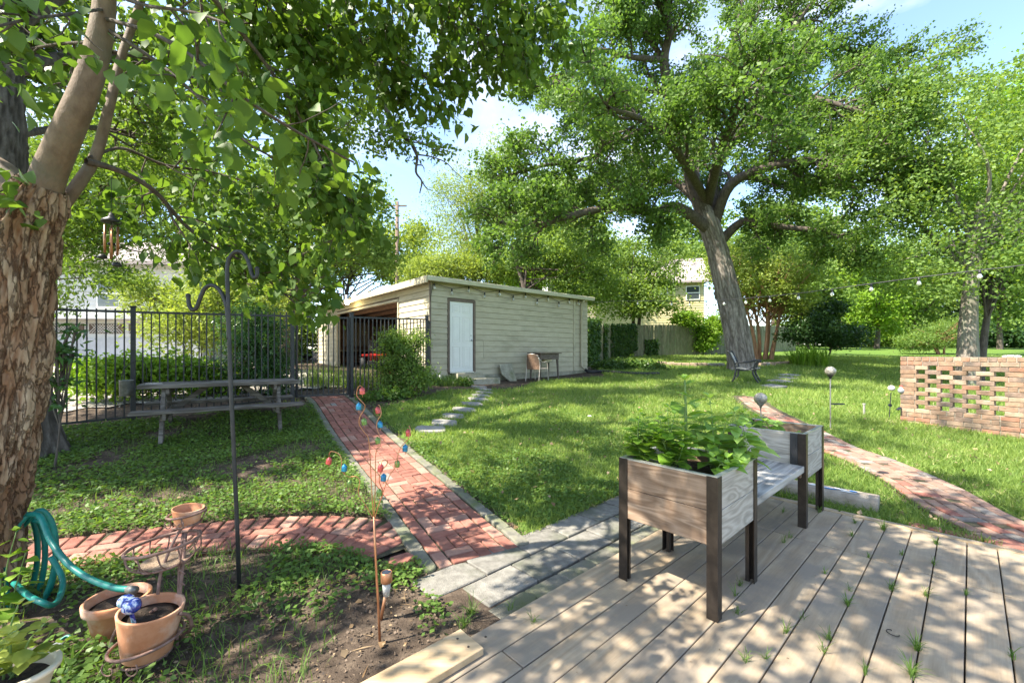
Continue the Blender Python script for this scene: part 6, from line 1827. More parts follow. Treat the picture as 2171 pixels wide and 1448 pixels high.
# ---- the oak at the left behind the foreground tree
D0 = 5.6
lo_b = gp(62, 965); D0 = lo_b.y
left_oak = thing('shade_oak', 'dark trunked shade oak inside the fence behind the foreground tree', 'tree', tuple(lo_b))
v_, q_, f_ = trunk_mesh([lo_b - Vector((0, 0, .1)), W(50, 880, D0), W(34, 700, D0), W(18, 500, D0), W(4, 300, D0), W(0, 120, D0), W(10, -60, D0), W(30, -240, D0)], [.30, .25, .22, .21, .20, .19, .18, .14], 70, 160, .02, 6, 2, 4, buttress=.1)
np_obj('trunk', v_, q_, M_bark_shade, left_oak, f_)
T = Tree(33)
LEFT_LIMBS = (([(42, 100, D0), (-150, -60, 5.2), (-420, -120, 4.6)], .11, 18, 1.6), ([(42, 60, D0), (-400, -100, 4.6), (-1100, -300, 3.6)], .11, 22, 1.6), ([(44, 20, D0), (-500, -250, 5.2), (-900, -420, 5.0)], .11, 22, 1.7), ([(44, 20, D0), (-700, -300, 4.0), (-1700, -900, 2.8)], .11, 22, 1.7))  # limbs reaching out of view, added to shade the bed
for pts, r0, n, L in (
    ([(0, 60, D0), (220, -60, 6.2), (450, -60, 7), (650, 10, 7.8), (780, 110, 8.4), (815, 220, 8.8), (862, 300, 9.1)], .12, 18, 1.5),
    ([(6, 0, D0), (260, -250, 6.4), (560, -330, 7.6), (860, -260, 8.6), (1050, -160, 9.2)], .13, 20, 1.8),
    ([(0, 150, D0), (200, 120, 6.6), (380, 160, 8.0), (560, 220, 9.4), (700, 280, 10.2)], .10, 20, 1.5),
    ([(4, 290, D0), (180, 270, 7.0), (330, 300, 8.4), (470, 380, 9.6), (600, 450, 10.4)], .05, 17, 1.3),
    ([(0, 100, D0), (-100, 20, 5.6), (-220, -40, 6.0)], .08, 8, 1.3),
    ([(50, -60, D0), (20, -420, 4.6), (60, -800, 3.4)], .12, 16, 1.7),
    ([(50, -120, D0), (400, -560, 5.0), (800, -760, 4.6), (1150, -800, 4.4)], .12, 12, 1.6),
    ([(60, -200, D0), (420, -480, 7.4), (820, -480, 8.2), (1180, -380, 8.6)], .11, 13, 1.6),
    ([(60, -200, D0), (120, -420, 7.6), (300, -420, 9.6), (600, -260, 11)], .11, 18, 1.7)):
    P, rr = T.limb([W(*p_) for p_ in pts], r0, .03)
    T.spawn(P, rr, n, L, 1, .25, -.03, .1, None, 3, .22, .008, .8)
T.leaves('crown', M_leaf_oak2, left_oak, 16, (.14, .14, .09), .10, T_DIAMOND, upb=.7, along=.1, keep=.54)
TB = Tree(34)
for pts, r0, n, L in LEFT_LIMBS:
    P, rr = TB.limb([W(*p_) for p_ in pts], r0, .03)
    TB.spawn(P, rr, n, L, 1, .25, -.03, .1, None, 3, .22, .008, .8)
TB.leaves('side_crown', M_leaf_oak2, left_oak, 8, (.17, .17, .10), .16, T_DIAMOND, upb=.7, along=.1, keep=.8)  # dense unseen foliage, there to cast shade on the bed
T.b += TB.b
# the bare dead bough against the sky
T2 = Tree(4)
P, rr = T2.limb([W(815, 225, 8.8), W(835, 268, 8.9), W(868, 300, 9.0), W(884, 330, 9.0), W(882, 365, 9.0), W(894, 385, 9.0), W(890, 410, 9.0)], .055, .012); T2.b.append((P, rr)) if False else None
for pts in ([(884, 328), (915, 333), (945, 345), (965, 365), (985, 382)], [(868, 300), (885, 303), (905, 305), (930, 292)], [(894, 385), (905, 400), (918, 405)], [(882, 350), (896, 352), (900, 365)], [(905, 305), (925, 320), (942, 304)]):
    T2.limb([W(x, y, 9.0) for x, y in pts], .018, .005)
T.b += T2.b
T.wood('limbs', M_bark_dark, left_oak)


def clump_tree(name, label, cat, base, ells, nclump, per, size, mat, wood=M_bark_dark, trunks=((0, 0),), tr=.16, seed=1, tmpl=T_DIAMOND, sig=.34, upb=.5, group=None, droop=0.0, lean=None, branches=True, parts=('trunk', 'crown'), fork=.5, tipw=None, along=0.0):
    """tree or shrub whose foliage fills a few lobes with clumps; limbs reach from the trunk into the clumps"""
    g = np.random.default_rng(seed)
    base = Vector(base)
    o = thing(name, label, cat, tuple(base), 0, group)
    vol = np.array([e[3] * e[4] * e[5] for e in ells]) ** .8; vol /= vol.sum()
    pick = g.choice(len(ells), nclump, p=vol)
    d = rand_dirs(nclump, g); rad = g.random(nclump) ** .42
    E_ = np.array(ells)[pick]
    cpos = E_[:, :3] + d * rad[:, None] * E_[:, 3:6]
    gz_ = zg(cpos[:, 0], cpos[:, 1]) + .05
    cpos[:, 2] = np.maximum(cpos[:, 2], gz_)
    n = nclump * per
    csig = sig * g.uniform(.6, 1.3, nclump)
    P = np.repeat(cpos, per, 0) + g.normal(0, 1, (n, 3)) * np.repeat(csig, per)[:, None] * np.array([1, 1, .62])
    P[:, 2] = np.maximum(P[:, 2], np.repeat(gz_, per) - .03)
    Nn = g.normal(0, 1, (n, 3)) * .85 + np.array([0, 0, upb]) + .35 * np.repeat(d, per, 0)
    T_ = g.normal(0, 1, (n, 3)) + np.array([0, 0, -droop]) + np.repeat(d, per, 0) * along
    tint = np.repeat(g.uniform(.1, .9, nclump), per) * .5 + g.random(n) * .5
    leaf_mesh(parts[1], P, Nn, T_, size * g.uniform(.7, 1.3, n), tmpl, tint, mat, o)
    mb = MB()
    cen = Vector(tuple(np.average(np.array([e[:3] for e in ells]), axis=0, weights=vol)))
    for dx, dy in trunks:
        b0 = base + Vector((dx * .4, dy * .4, -.1)); top = cen + Vector((dx * 1.6, dy * 1.6, 0))
        if lean: top = Vector(lean)
        m1 = b0.lerp(top, .45) + Vector(g.normal(0, .12, 3)) * min(1.0, (top - b0).length * .2)
        P_ = catmull([b0, m1, top], 6); mb.tube(P_, [lerp(tr, tr * .35, i / (len(P_) - 1)) for i in range(len(P_))], 9, cap=False)
        if branches:
            for k in g.choice(nclump, min(nclump, 26), replace=False):
                i = int(lerp(len(P_) * fork, len(P_) - 2, g.random())); a = P_[i]; b = Vector(cpos[k])
                m2 = a.lerp(b, .5) + Vector(g.normal(0, .1, 3)) * (b - a).length * .6
                Q = catmull([a, m2, b], 4); r0 = tr * g.uniform(.18, .34)
                mb.tube(Q, [lerp(r0, .012, j / (len(Q) - 1)) for j in range(len(Q))], 5, cap=False)
    mb.build(parts[0], wood, o, smooth=True)
    return o


def EL(px, py, D, rx, ry, rz): 
    p_ = W(px, py, D); return (p_.x, p_.y, p_.z, rx, ry, rz)
def GB(px, D): x = (px - CX) / F * D; return (x, D, z1(x, D))

clump_tree('crape_myrtle', 'multi stemmed crape myrtle with orange bark behind the oak trunk', 'tree', GB(1622, 21), [EL(1612, 610, 21, 2.2, 1.8, 1.4), EL(1560, 560, 22, 1.6, 1.4, 1.2), EL(1672, 580, 21, 1.6, 1.4, 1.3), EL(1690, 640, 21, 1.2, 1.2, .9)], 150, 110, .13, M_leaf_yel, M_bark_myrtle, [(-.9, 0), (-.5, .3), (-.2, -.2), (.15, .2), (.5, -.1), (.85, .2), (.3, .5)], .10, 41, sig=.36)
rt = (13.7, 12.6, z1(13.7, 12.6))
clump_tree('shade_tree', 'leafy shade tree with mossy trunk behind the brick wall', 'tree', rt, [EL(1960, 330, 13, 2.6, 2.6, 2.2), EL(2120, 420, 12.5, 2.6, 2.4, 1.8), EL(1840, 500, 13.5, 2.0, 2.0, 1.2), EL(2060, 560, 12.0, 2.6, 2.0, .9), EL(1930, 600, 12.4, 1.7, 1.6, .55), EL(2300, 350, 13, 3, 3, 2.4), EL(2050, 200, 14, 2.4, 2.4, 1.6)], 360, 130, .10, M_leaf_mid, M_bark_oak, ((0, 0),), .29, 42, tmpl=T_DIAMOND, sig=.32, lean=tuple(W(2078, 430, 12.6)), fork=.62)
p_ = Vector((14.6, 12.8, 0)); 
clump_tree('slim_tree', 'slim dark leaning stem beside the shade tree trunk', 'tree', (14.15, 12.7, z1(14.15, 12.7)), [EL(2120, 560, 13.2, .9, .9, .7), EL(2125, 500, 13.4, .8, .8, .6)], 26, 90, .12, M_leaf_mid, M_bark_dark, ((0, 0),), .12, 43, tmpl=T_OVAL, sig=.3, lean=tuple(W(2120, 520, 13.2)))
clump_tree('bright_tree', 'tall bright green tree at the right edge beyond the shade tree', 'tree', GB(2240, 24), [EL(2140, 270, 24, 3.2, 3, 3.2), EL(2260, 200, 24, 4, 3, 3.6), EL(2080, 400, 23, 2.6, 2.5, 2.4), EL(2200, 440, 23, 3, 3, 2.4)], 210, 110, .2, M_leaf_bright, M_bark_dark, ((0, 0),), .3, 44, sig=.5)
clump_tree('pale_tree', 'tall pale green tree rising behind the garage against the sky', 'tree', GB(1000, 27), [EL(1010, 400, 27, 2.2, 2, 2.3), EL(960, 470, 27, 1.9, 2, 1.7), EL(1070, 460, 27, 2.2, 2, 2.2), EL(1000, 540, 26, 3.4, 2, 1.4), EL(940, 400, 27.5, 1.0, 1, 1.2), EL(1060, 330, 27.5, 1.5, 1.4, 1.2)], 230, 120, .17, M_leaf_yel, M_bark_dark, ((0, 0),), .25, 45, tmpl=T_LANCE, sig=.5, along=.4)
clump_tree('bamboo_clump', 'yellow green feathery thicket just above the garage roof', 'shrub', GB(945, 24), [EL(900, 585, 24, 1.6, 1.2, 1.0), EL(960, 570, 24, 1.7, 1.2, 1.1), EL(1030, 585, 24, 1.5, 1.2, .9)], 110, 130, .2, M_leaf_yel, M_bark_dark, [(-1, 0), (0, .2), (1, 0)], .05, 46, tmpl=T_LANCE, sig=.4, droop=.3)
clump_tree('leaning_tree', 'dark leaning tree behind the right end of the garage', 'tree', GB(1150, 22), [EL(1120, 470, 23, 1.9, 1.7, 1.4), EL(1190, 540, 22, 2.0, 1.7, 1.3), EL(1250, 600, 22, 1.7, 1.5, 1.0), EL(1085, 560, 23, 1.4, 1.2, .8)], 170, 110, .15, M_leaf_mid, M_bark_dark, ((0, 0),), .22, 47, sig=.38, lean=tuple(W(1085, 520, 22)))
clump_tree('fence_tree', 'leafy tree overhanging the plank fence left of the yellow house', 'tree', GB(1340, 27), [EL(1290, 600, 26, 2.0, 1.6, 1.4), EL(1250, 540, 27, 2.2, 1.6, 1.4), EL(1385, 590, 27, 1.8, 1.5, 1.2), EL(1420, 535, 29, 1.8, 1.5, 1.2), EL(1300, 655, 25.4, 1.4, .8, .8), EL(1350, 630, 25.6, 1.5, .9, .8), EL(1405, 640, 25.8, 1.2, .8, .9), EL(1330, 540, 27, 2.2, 1.6, 1.3), EL(1400, 640, 25.6, 1.3, 1.0, .7), EL(1350, 660, 25.4, 1.1, .8, .6)], 220, 100, .16, M_leaf_mid, M_bark_dark, ((0, 0), (.6, .2)), .16, 48, sig=.38)
clump_tree('back_tree', 'bushy tree between yellow house and crape myrtle', 'tree', GB(1560, 40), [EL(1480, 560, 40, 2.6, 2, 2.0), EL(1560, 540, 42, 3.4, 2, 2.6), EL(1700, 600, 40, 3.6, 2, 2.2), EL(1640, 530, 42, 3, 2, 2.0)], 150, 100, .26, M_leaf_mid, M_bark_dark, ((0, 0),), .3, 49, sig=.6)
# left side, beyond the iron fence
clump_tree('pecan_tree', 'pecan tree with fine hanging leaves over the white house', 'tree', GB(-160, 9.5), [EL(60, 470, 9.2, 1.5, 1.2, 1.0), EL(190, 430, 9.0, 1.3, 1.2, .95), EL(290, 480, 9.3, 1.0, 1.0, .75), EL(170, 575, 8.6, 1.0, .8, .42), EL(250, 600, 8.6, .6, .5, .3), EL(140, 640, 8.8, .7, .5, .3), EL(60, 600, 8.8, .7, .6, .4), EL(120, 330, 9.5, 2, 1.5, 1.2), EL(330, 330, 9.6, 1.6, 1.4, 1.1)], 260, 110, .11, M_leaf_oak2, M_bark_dark, ((0, 0),), .2, 51, tmpl=T_LANCE, sig=.24, droop=.6, along=.5)
clump_tree('drive_tree', 'round leafy tree across the gravel drive behind the gate', 'tree', GB(600, 17), [EL(600, 470, 17, 2.2, 1.8, 1.7), EL(700, 500, 17.5, 1.9, 1.6, 1.5), EL(500, 520, 16.5, 1.9, 1.6, 1.3), EL(760, 430, 18, 1.5, 1.4, 1.5), EL(640, 380, 17.5, 2.2, 1.6, 1.5), EL(800, 540, 18.5, 1.2, 1.2, 1.0)], 260, 80, .16, M_leaf_mid, M_bark_dark, ((0, 0),), .26, 52, sig=.36)
clump_tree('far_left_tree', 'tall tree filling the sky behind the white house', 'tree', GB(250, 27), [EL(200, 380, 27, 4.5, 3, 3.4), EL(420, 420, 26, 3.6, 3, 3.0), EL(40, 430, 27, 4, 3, 3.2), EL(330, 280, 27, 4, 3, 3)], 200, 90, .27, M_leaf_mid, M_bark_dark, ((0, 0),), .35, 53, sig=.6)
clump_tree('roadside_tree', 'yellow green tree behind the lamp end of the garage', 'tree', GB(700, 33), [EL(680, 560, 33, 3, 2, 1.8), EL(770, 520, 33, 3, 2, 2.2), EL(850, 560, 34, 2.6, 2, 1.6), EL(600, 600, 32, 2.6, 2, 1.3), EL(880, 500, 35, 1.6, 1.5, 1.6)], 190, 110, .24, M_leaf_yel, M_bark_dark, ((0, 0),), .25, 54, sig=.55)
# hedge row along the bottom of the yard
hedge = [(1745, 49, 2.4, 'pale bushy tree left of centre in the back hedge', M_leaf_yel, 640), (1800, 52, 3.0, 'rounded light green tree in the back hedge', M_leaf_yel, 625), (1870, 50, 2.6, 'mid green tree below the brick house', M_leaf_mid, 660), (1950, 49, 2.9, 'leafy mid green tree in the middle of the back hedge', M_leaf_mid, 640), (2030, 50, 3.4, 'dark tree behind the shade tree trunk', M_leaf_dark, 630), (2110, 48, 3.2, 'dark shaded tree right of the shade tree trunk', M_leaf_dark, 650), (2190, 47, 3.4, 'dark tree at the right end of the back hedge', M_leaf_dark, 640), (2290, 46, 3.6, 'last dark tree of the back hedge, cut by the frame', M_leaf_dark, 640)]
for i, (px, D, r_, lab, mt, py) in enumerate(hedge):
    clump_tree('hedge_tree', lab, 'tree', GB(px, D), [EL(px, py - 20, D, r_ * 1.35, 2.2, r_ * 1.4), EL(px - 15, 690, D - 1.5, r_ * 1.3, 1.6, 1.9), EL(px + 22, 712, D - 2.0, r_ * 1.2, 1.4, 1.2)], 110, 80, .36, mt, M_bark_dark, ((0, 0),), .2, 60 + i, sig=.6, group='trees of the back hedge')
for i, (px, D, r_, py, lab) in enumerate(((1690, 58, 5, 560, 'tall far tree left of the brick house'), (1830, 75, 6, 560, 'tall far tree behind the brick house'), (1980, 60, 6, 520, 'tall far tree above the back hedge'), (2160, 60, 7, 480, 'tall far tree behind the bright tree'), (1230, 52, 5, 560, 'far tree seen over the plank fence'), (1130, 60, 6, 560, 'far tree behind the leaning tree'), (880, 62, 5, 600, 'far tree behind the utility pole'), (1455, 50, 4.5, 500, 'far tree rising behind the yellow house roof'), (1640, 48, 4.5, 500, 'far tree rising behind the crape myrtle'), (1760, 52, 5, 500, 'far tree rising above the dark shrub'), (420, 50, 6, 560, 'far tree above the feathery thicket'))):
    clump_tree('distant_tree', lab, 'tree', GB(px, D), [EL(px, py, D, r_, 3, r_), EL(px + 30, py + 60, D, r_, 3, r_ * .7)], 60, 80, .5, M_leaf_mid, M_bark_dark, ((0, 0),), .35, 80 + i, sig=1.0, group='far trees')

for i, (px, D, r_, py, mt, lab) in enumerate(((1712, 34, 2.3, 600, M_leaf_mid, 'mid green tree standing just right of the crape myrtle'), (1780, 40, 3.0, 590, M_leaf_yel, 'pale tree in the gap left of the far brick house'), (1858, 36, 2.4, 585, M_leaf_bright, 'bright tree in the gap below the shade tree crown'), (1935, 40, 3.2, 570, M_leaf_mid, 'broad mid green tree beyond the spreading shrub'), (2120, 36, 3.0, 560, M_leaf_mid, 'broad mid green tree beyond the slim dark stem'),
        (1195, 36, 3.2, 470, M_leaf_yel, 'pale tree showing between garage and big oak crown'), (1285, 40, 3.2, 520, M_leaf_mid, 'mid green tree beyond the ivy covered fence'), (1110, 38, 2.6, 545, M_leaf_bright, 'bright tree low behind the garage roof'), (560, 34, 3.6, 600, M_leaf_yel, 'pale tree behind the drive bush'), (120, 34, 5.0, 600, M_leaf_mid, 'mid green tree beside the white house'), (330, 32, 3.0, 610, M_leaf_yel, 'pale tree right of the white house'))):
    clump_tree('yard_tree', lab, 'tree', GB(px, D), [EL(px, py, D, r_, 2, r_ * .9), EL(px - 25, py + 50, D, r_ * .8, 2, r_ * .6), EL(px + 30, py + 40, D, r_ * .8, 2, r_ * .7), EL(px, py + 95, D, r_ * .9, 1.6, r_ * .5)], 100, 90, .26, mt, M_bark_dark, ((0, 0),), .22, 140 + i, sig=.5, group='trees of the neighbouring yards')

for i, (px, D, lab, mt) in enumerate(((1765, 43, 'low light bush at the left of the far lawn edge', M_leaf_yel), (1835, 45, 'low bush behind the distant iron fence', M_leaf_mid), (1900, 44, 'low bright bush in the middle of the far lawn edge', M_leaf_bright), (1965, 43, 'low bush behind the spreading shrub', M_leaf_mid), (2035, 42, 'low shaded bush left of the shade tree trunk', M_leaf_dark), (2105, 42, 'low shaded bush right of the shade tree trunk', M_leaf_dark), (2180, 41, 'low shaded bush at the right frame edge', M_leaf_dark))):
    gx, gy, gz2 = GB(px, D)
    clump_tree('hedge_bush', lab, 'bush', (gx, gy, gz2), [(gx, gy, gz2 + 1.0, 2.1, 1.0, 1.1), (gx + 1.2, gy + .4, gz2 + 1.9, 1.6, .9, .9), (gx - 1.2, gy + .6, gz2 + 1.6, 1.6, .9, .9)], 70, 70, .3, mt, M_bark_dark, ((0, 0),), .06, 160 + i, sig=.42, group='bushes along the far lawn edge', parts=('stems', 'foliage'))
# ------------------------------------------------------------------ shrubs and ground plants
M_leaf_nand = leafmat('nandina_leaf', (.025, .075, .022), (.08, .16, .045), trans=.25, rough=.35)
M_leaf_ivy = leafmat('ivy_leaf', (.025, .07, .015), (.085, .15, .03), trans=.25, rough=.35)
M_blade = leafmat('lawn_blade', (.10, .175, .034), (.30, .375, .10), trans=.35, tcol=(1.7, 1.6, .6), rough=.5)
M_weed = leafmat('weed_leaf', (.045, .105, .02), (.16, .25, .055), trans=.35, rough=.45)
SH = dict(parts=('stems', 'foliage'))
clump_tree('nandina_bush', 'dark glossy bush behind the picnic table at the gate post', 'bush', GB(545, 8.4), [EL(560, 755, 8.3, .62, .55, .55), EL(530, 690, 8.5, .55, .5, .42), EL(590, 800, 8.2, .40, .4, .28), EL(500, 790, 8.3, .4, .4, .3)], 130, 110, .085, M_leaf_nand, M_bark_dark, [(-.4, 0), (0, .2), (.4, 0)], .03, 101, tmpl=T_LANCE, sig=.15, droop=.5, along=.4, **SH)
clump_tree('nandina_bush', 'green bush in front of the iron fence at the garage corner', 'bush', GB(852, 9.0), [EL(852, 745, 9.0, .40, .4, .34), EL(870, 795, 8.9, .45, .4, .30), EL(835, 790, 8.9, .36, .3, .26), EL(835, 715, 9.0, .2, .2, .16), EL(885, 720, 9.1, .16, .16, .18)], 120, 100, .075, M_leaf_mid, M_bark_dark, [(-.3, 0), (.1, .2), (.3, 0)], .025, 102, tmpl=T_LANCE, sig=.12, droop=.4, along=.4, **SH)
clump_tree('low_hedge', 'bright green low hedge behind the iron fence beside the drive', 'hedge', GB(300, 7.6), [EL(230, 800, 7.4, .55, .4, .30), EL(310, 790, 7.6, .6, .4, .33), EL(400, 800, 7.9, .55, .4, .30), EL(460, 810, 8.2, .4, .4, .28)], 150, 100, .075, M_leaf_bright, M_bark_dark, [(-1.2, 0), (-.4, .2), (.4, 0), (1.2, .3)], .02, 103, tmpl=T_DIAMOND, sig=.14, **SH)
clump_tree('feathery_thicket', 'feathery yellow green thicket across the drive', 'bush', GB(430, 13.5), [EL(400, 690, 13.5, 1.3, 1.0, .9), EL(480, 660, 13.5, 1.2, 1.0, 1.0), EL(550, 640, 14, 1.2, 1.0, .9), EL(340, 640, 14, 1.0, .9, .8), EL(450, 600, 14, 1.3, 1, .5)], 210, 95, .155, M_leaf_yel, M_bark_dark, [(-1, 0), (-.3, .2), (.3, 0), (1, .3)], .03, 104, tmpl=T_LANCE, sig=.26, along=.5, **SH)
clump_tree('drive_bush', 'shaded bush at the far side of the drive beyond the gate', 'bush', GB(640, 21), [EL(640, 720, 21, 1.0, .8, .8), EL(610, 690, 20.5, 1.0, .8, .9), EL(560, 710, 19.5, 1.2, .8, .7)], 90, 90, .13, M_leaf_mid, M_bark_dark, [(0, 0)], .04, 105, sig=.28, **SH)
clump_tree('sapling', 'thin sapling with floppy leaves between foreground trunk and fence', 'sapling', GB(112, 4.4), [EL(128, 745, 4.4, .10, .1, .10), EL(118, 800, 4.4, .10, .1, .12), EL(140, 700, 4.4, .10, .1, .05), EL(110, 850, 4.4, .07, .1, .1)], 22, 14, .10, M_leaf_nand, M_bark_dark, ((0, 0),), .012, 106, tmpl=T_LANCE, sig=.06, droop=.2, **SH)
clump_tree('dark_shrub', 'large dark evergreen shrub right of the crape myrtle', 'bush', GB(1745, 20), [EL(1740, 695, 20, 1.25, 1, .75), EL(1790, 715, 20, .9, .8, .5), EL(1700, 710, 20, .8, .8, .55), EL(1745, 660, 20.5, .8, .8, .5)], 120, 110, .12, M_leaf_dark, M_bark_dark, [(-.5, 0), (.5, .2)], .05, 107, sig=.26, **SH)
clump_tree('spreading_shrub', 'low spreading shrub with reddish base in the far lawn', 'bush', GB(1995, 27), [EL(1975, 715, 27, 1.7, 1.2, .7), EL(2020, 700, 27, 1.3, 1, .8), EL(1930, 727, 27, 1.2, 1, .4)], 110, 100, .15, M_leaf_mid, M_bark_myrtle, [(-.4, 0), (.1, .2), (.5, 0)], .07, 108, sig=.3, tmpl=T_LANCE, **SH)
clump_tree('vine_mass', 'bright vine spilling over the plank fence left of the oak', 'vine', (W(1505, 745, 24.4).x, 25.6, z1(12.2, 25.6)), [EL(1500, 700, 25.7, .9, .3, .8), EL(1530, 685, 25.9, .6, .3, .6), EL(1455, 678, 25.3, .7, .3, .4), EL(1490, 730, 25.6, .5, .3, .4)], 110, 90, .14, M_leaf_bright, M_bark_dark, ((0, 0),), .02, 109, sig=.22, branches=False, **SH)
# ivy on the plank fence: flat masses hugging the planks
def ivy(name, label, centre, along_, w, h, n, seed, thick=.10):
    g = np.random.default_rng(seed)
    c_ = Vector(centre); o = thing(name, label, 'vine', tuple(c_))
    s_ = g.uniform(-1, 1, n); t_ = g.random(n)
    keep = fbm(s_ * 2.6 * w + seed, t_ * 3.0 * h, 2) + .18 * (1 - np.abs(s_)) > .41
    s_, t_ = s_[keep], t_[keep]; n = len(s_)
    nrm = np.array([along_[1], -along_[0], 0.0])
    P = np.array(tuple(c_))[None] + np.outer(s_ * w / 2, np.array(tuple(along_))) + np.outer(.03 + g.random(n) * thick, nrm) + np.outer(t_ * h, [0, 0, 1])
    P[:, 2] += zg(P[:, 0], P[:, 1]) - c_.z
    leaf_mesh('foliage', P, nrm + g.normal(0, .45, (n, 3)) + np.array([0, 0, .35]), g.normal(0, .6, (n, 3)) + np.array([0, 0, -.8]), .10 * g.uniform(.7, 1.3, n), T_HEART, g.random(n), M_leaf_ivy, o)
    mb = MB()
    for k in range(7):
        x0 = g.uniform(-.4, .4) * w
        Q = [c_ + Vector(tuple(along_)) * (x0 + .15 * math.sin(j * 1.3 + k)) + Vector(tuple(nrm)) * .02 + Vector((0, 0, h * j / 6)) for j in range(7)]
        mb.tube(Q, .012, 5)
    mb.build('stems', M_bark_dark, o)
d0 = (FW[1] - FW[0]).normalized(); d1 = (FW[2] - FW[1]).normalized()
for lab, pos, al, w, h, n, sd in (('dense ivy curtain on the fence next to the garage', FW[0] + d0 * .6, d0, 2.4, 2.1, 3600, 201), ('narrow sunlit ivy strand on the plank fence', FW[0] + d0 * 2.9, d0, .7, 1.9, 800, 202), ('dark ivy drape hanging over the middle of the plank fence', FW[1] + d1 * .9, d1, 1.9, 1.9, 2600, 203), ('small ivy patch near the oak on the plank fence', FW[1] + d1 * 3.0, d1, 1.1, 1.0, 700, 204)):
    ivy('ivy', lab, (pos.x, pos.y, z1(pos.x, pos.y)), al, w, h, n, sd)
mid_iv = W(1300, 775, 17.2)
clump_tree('ivy_bed', 'bed of trailing ivy on the ground beside the drain pipe', 'ground cover', gp(1320, 784), [(*gp(1290, 783)[:2], gp(1290, 783).z + .1, .7, .5, .22), (*gp(1340, 782)[:2], gp(1340, 782).z + .08, .9, .6, .18), (*gp(1385, 784)[:2], gp(1385, 784).z + .04, .6, .5, .1)], 80, 60, .085, M_leaf_ivy, M_bark_dark, ((0, 0),), .01, 110, tmpl=T_HEART, sig=.16, upb=1.0, branches=False, **SH)


def blades(name, label, cat, P0, L, wdt, g, mat, spread=.5, tint=None, kind=None, group=None, curve=True):
    """long curved leaves from ground points: each blade is three segments of a strip, all one mesh"""
    n = len(P0)
    az = g.uniform(0, 2 * math.pi, n); ln = L * g.uniform(.6, 1.2, n); sp = spread * g.uniform(.2, 1.2, n)
    dv = np.stack([np.cos(az), np.sin(az), np.zeros(n)], 1); sd = np.stack([-np.sin(az), np.cos(az), np.zeros(n)], 1)
    ts = np.array([0, .4, .75, 1.0]); V = []
    for t in ts:
        c_ = P0 + dv * (ln * sp * t ** 1.6)[:, None] + np.array([0, 0, 1.0]) * (ln * (t - .55 * sp * t ** 2.2))[:, None]
        w_ = wdt * (1 - t) ** .6 * (.6 + .9 * t) if t < 1 else 0.0
        V += [c_ - sd * w_ / 2, c_ + sd * w_ / 2]
    V = np.stack(V, 1); k = 8
    tf = np.array([(0, 1, 3, 2), (2, 3, 5, 4), (4, 5, 7, 6)])
    q = (tf[None] + (np.arange(n) * k)[:, None, None]).reshape(-1, 4)
    me = bpy.data.meshes.new(name); me.vertices.add(n * k); me.vertices.foreach_set('co', V.reshape(-1).astype(np.float32))
    me.loops.add(q.size); me.loops.foreach_set('vertex_index', q.reshape(-1).astype(np.int32)); me.polygons.add(len(q)); me.polygons.foreach_set('loop_start', (np.arange(len(q)) * 4).astype(np.int32))
    me.update(calc_edges=True); me.polygons.foreach_set('use_smooth', [True] * len(q))
    a = me.attributes.new('tint', 'FLOAT', 'FACE'); a.data.foreach_set('value', np.repeat(g.random(n) if tint is None else tint, 3).astype(np.float32))
    me.materials.append(mat)
    o = link(name, me)
    return tag(o, label, cat, group, kind)


def tuft(name, label, cat, base, n, L, wdt, rad, seed, mat, spread=.6):
    g = np.random.default_rng(seed); base = Vector(base)
    r_ = rad * g.random(n) ** .5; a = g.uniform(0, 2 * math.pi, n)
    P0 = np.stack([base.x + r_ * np.cos(a), base.y + r_ * np.sin(a), np.zeros(n)], 1); P0[:, 2] = zg(P0[:, 0], P0[:, 1]) - .01
    return blades(name, label, cat, P0, L, wdt, g, mat, spread)
tuft('daylily', 'clump of strappy daylily leaves beside the dark shrub', 'plant', gp(1714, 776), 420, 1.0, .045, .7, 301, M_leaf_bright, .8)
tuft('monkey_grass', 'dark clump of monkey grass at the garage corner by the door', 'plant', GB(935, 10.9), 700, .34, .012, .55, 302, M_leaf_ivy, .8)
tuft('monkey_grass', 'tall grassy clump behind the gate on the drive side', 'plant', GB(690, 9.6), 420, .55, .014, .5, 303, M_leaf_mid, .6)
tuft('monkey_grass', 'grassy clump behind the iron fence left of the bush', 'plant', GB(770, 9.7), 460, .55, .014, .6, 304, M_leaf_mid, .6)
tuft('corner_weed', 'single bright bent grass weed near the corner pot', 'plant', gp(140, 1440), 7, .17, .016, .02, 305, M_leaf_bright, .9)
for i, (px, D, r_, lab) in enumerate(((800, 8.2, .28, 'small weedy plant at the fence foot right of the gate'), (845, 8.5, .3, 'small weedy plant below the bush at the iron fence'), (985, 11.0, .25, 'small weedy plant left of the concrete step'))):
    clump_tree('weed', lab, 'plant', GB(px, D), [(*GB(px, D)[:2], GB(px, D)[2] + .1, r_, r_, .12)], 20, 30, .06, M_weed, M_bark_dark, ((0, 0),), .006, 310 + i, tmpl=T_OVAL, sig=.07, branches=False, group='weeds by the fence', **SH)


# ---- plants in the planter boxes and pots
M_leaf_basil = leafmat('basil_leaf', (.12, .25, .025), (.28, .45, .07), trans=.42, tcol=(1.6, 1.5, .6), rough=.35, spec=.45)
M_leaf_sage = leafmat('zinnia_leaf', (.15, .27, .06), (.30, .45, .13), trans=.40, rough=.5)
M_stem = pmat('green_stem', (.12, .20, .05), (.20, .28, .08), scale=20, rough=.6, bump=.1)


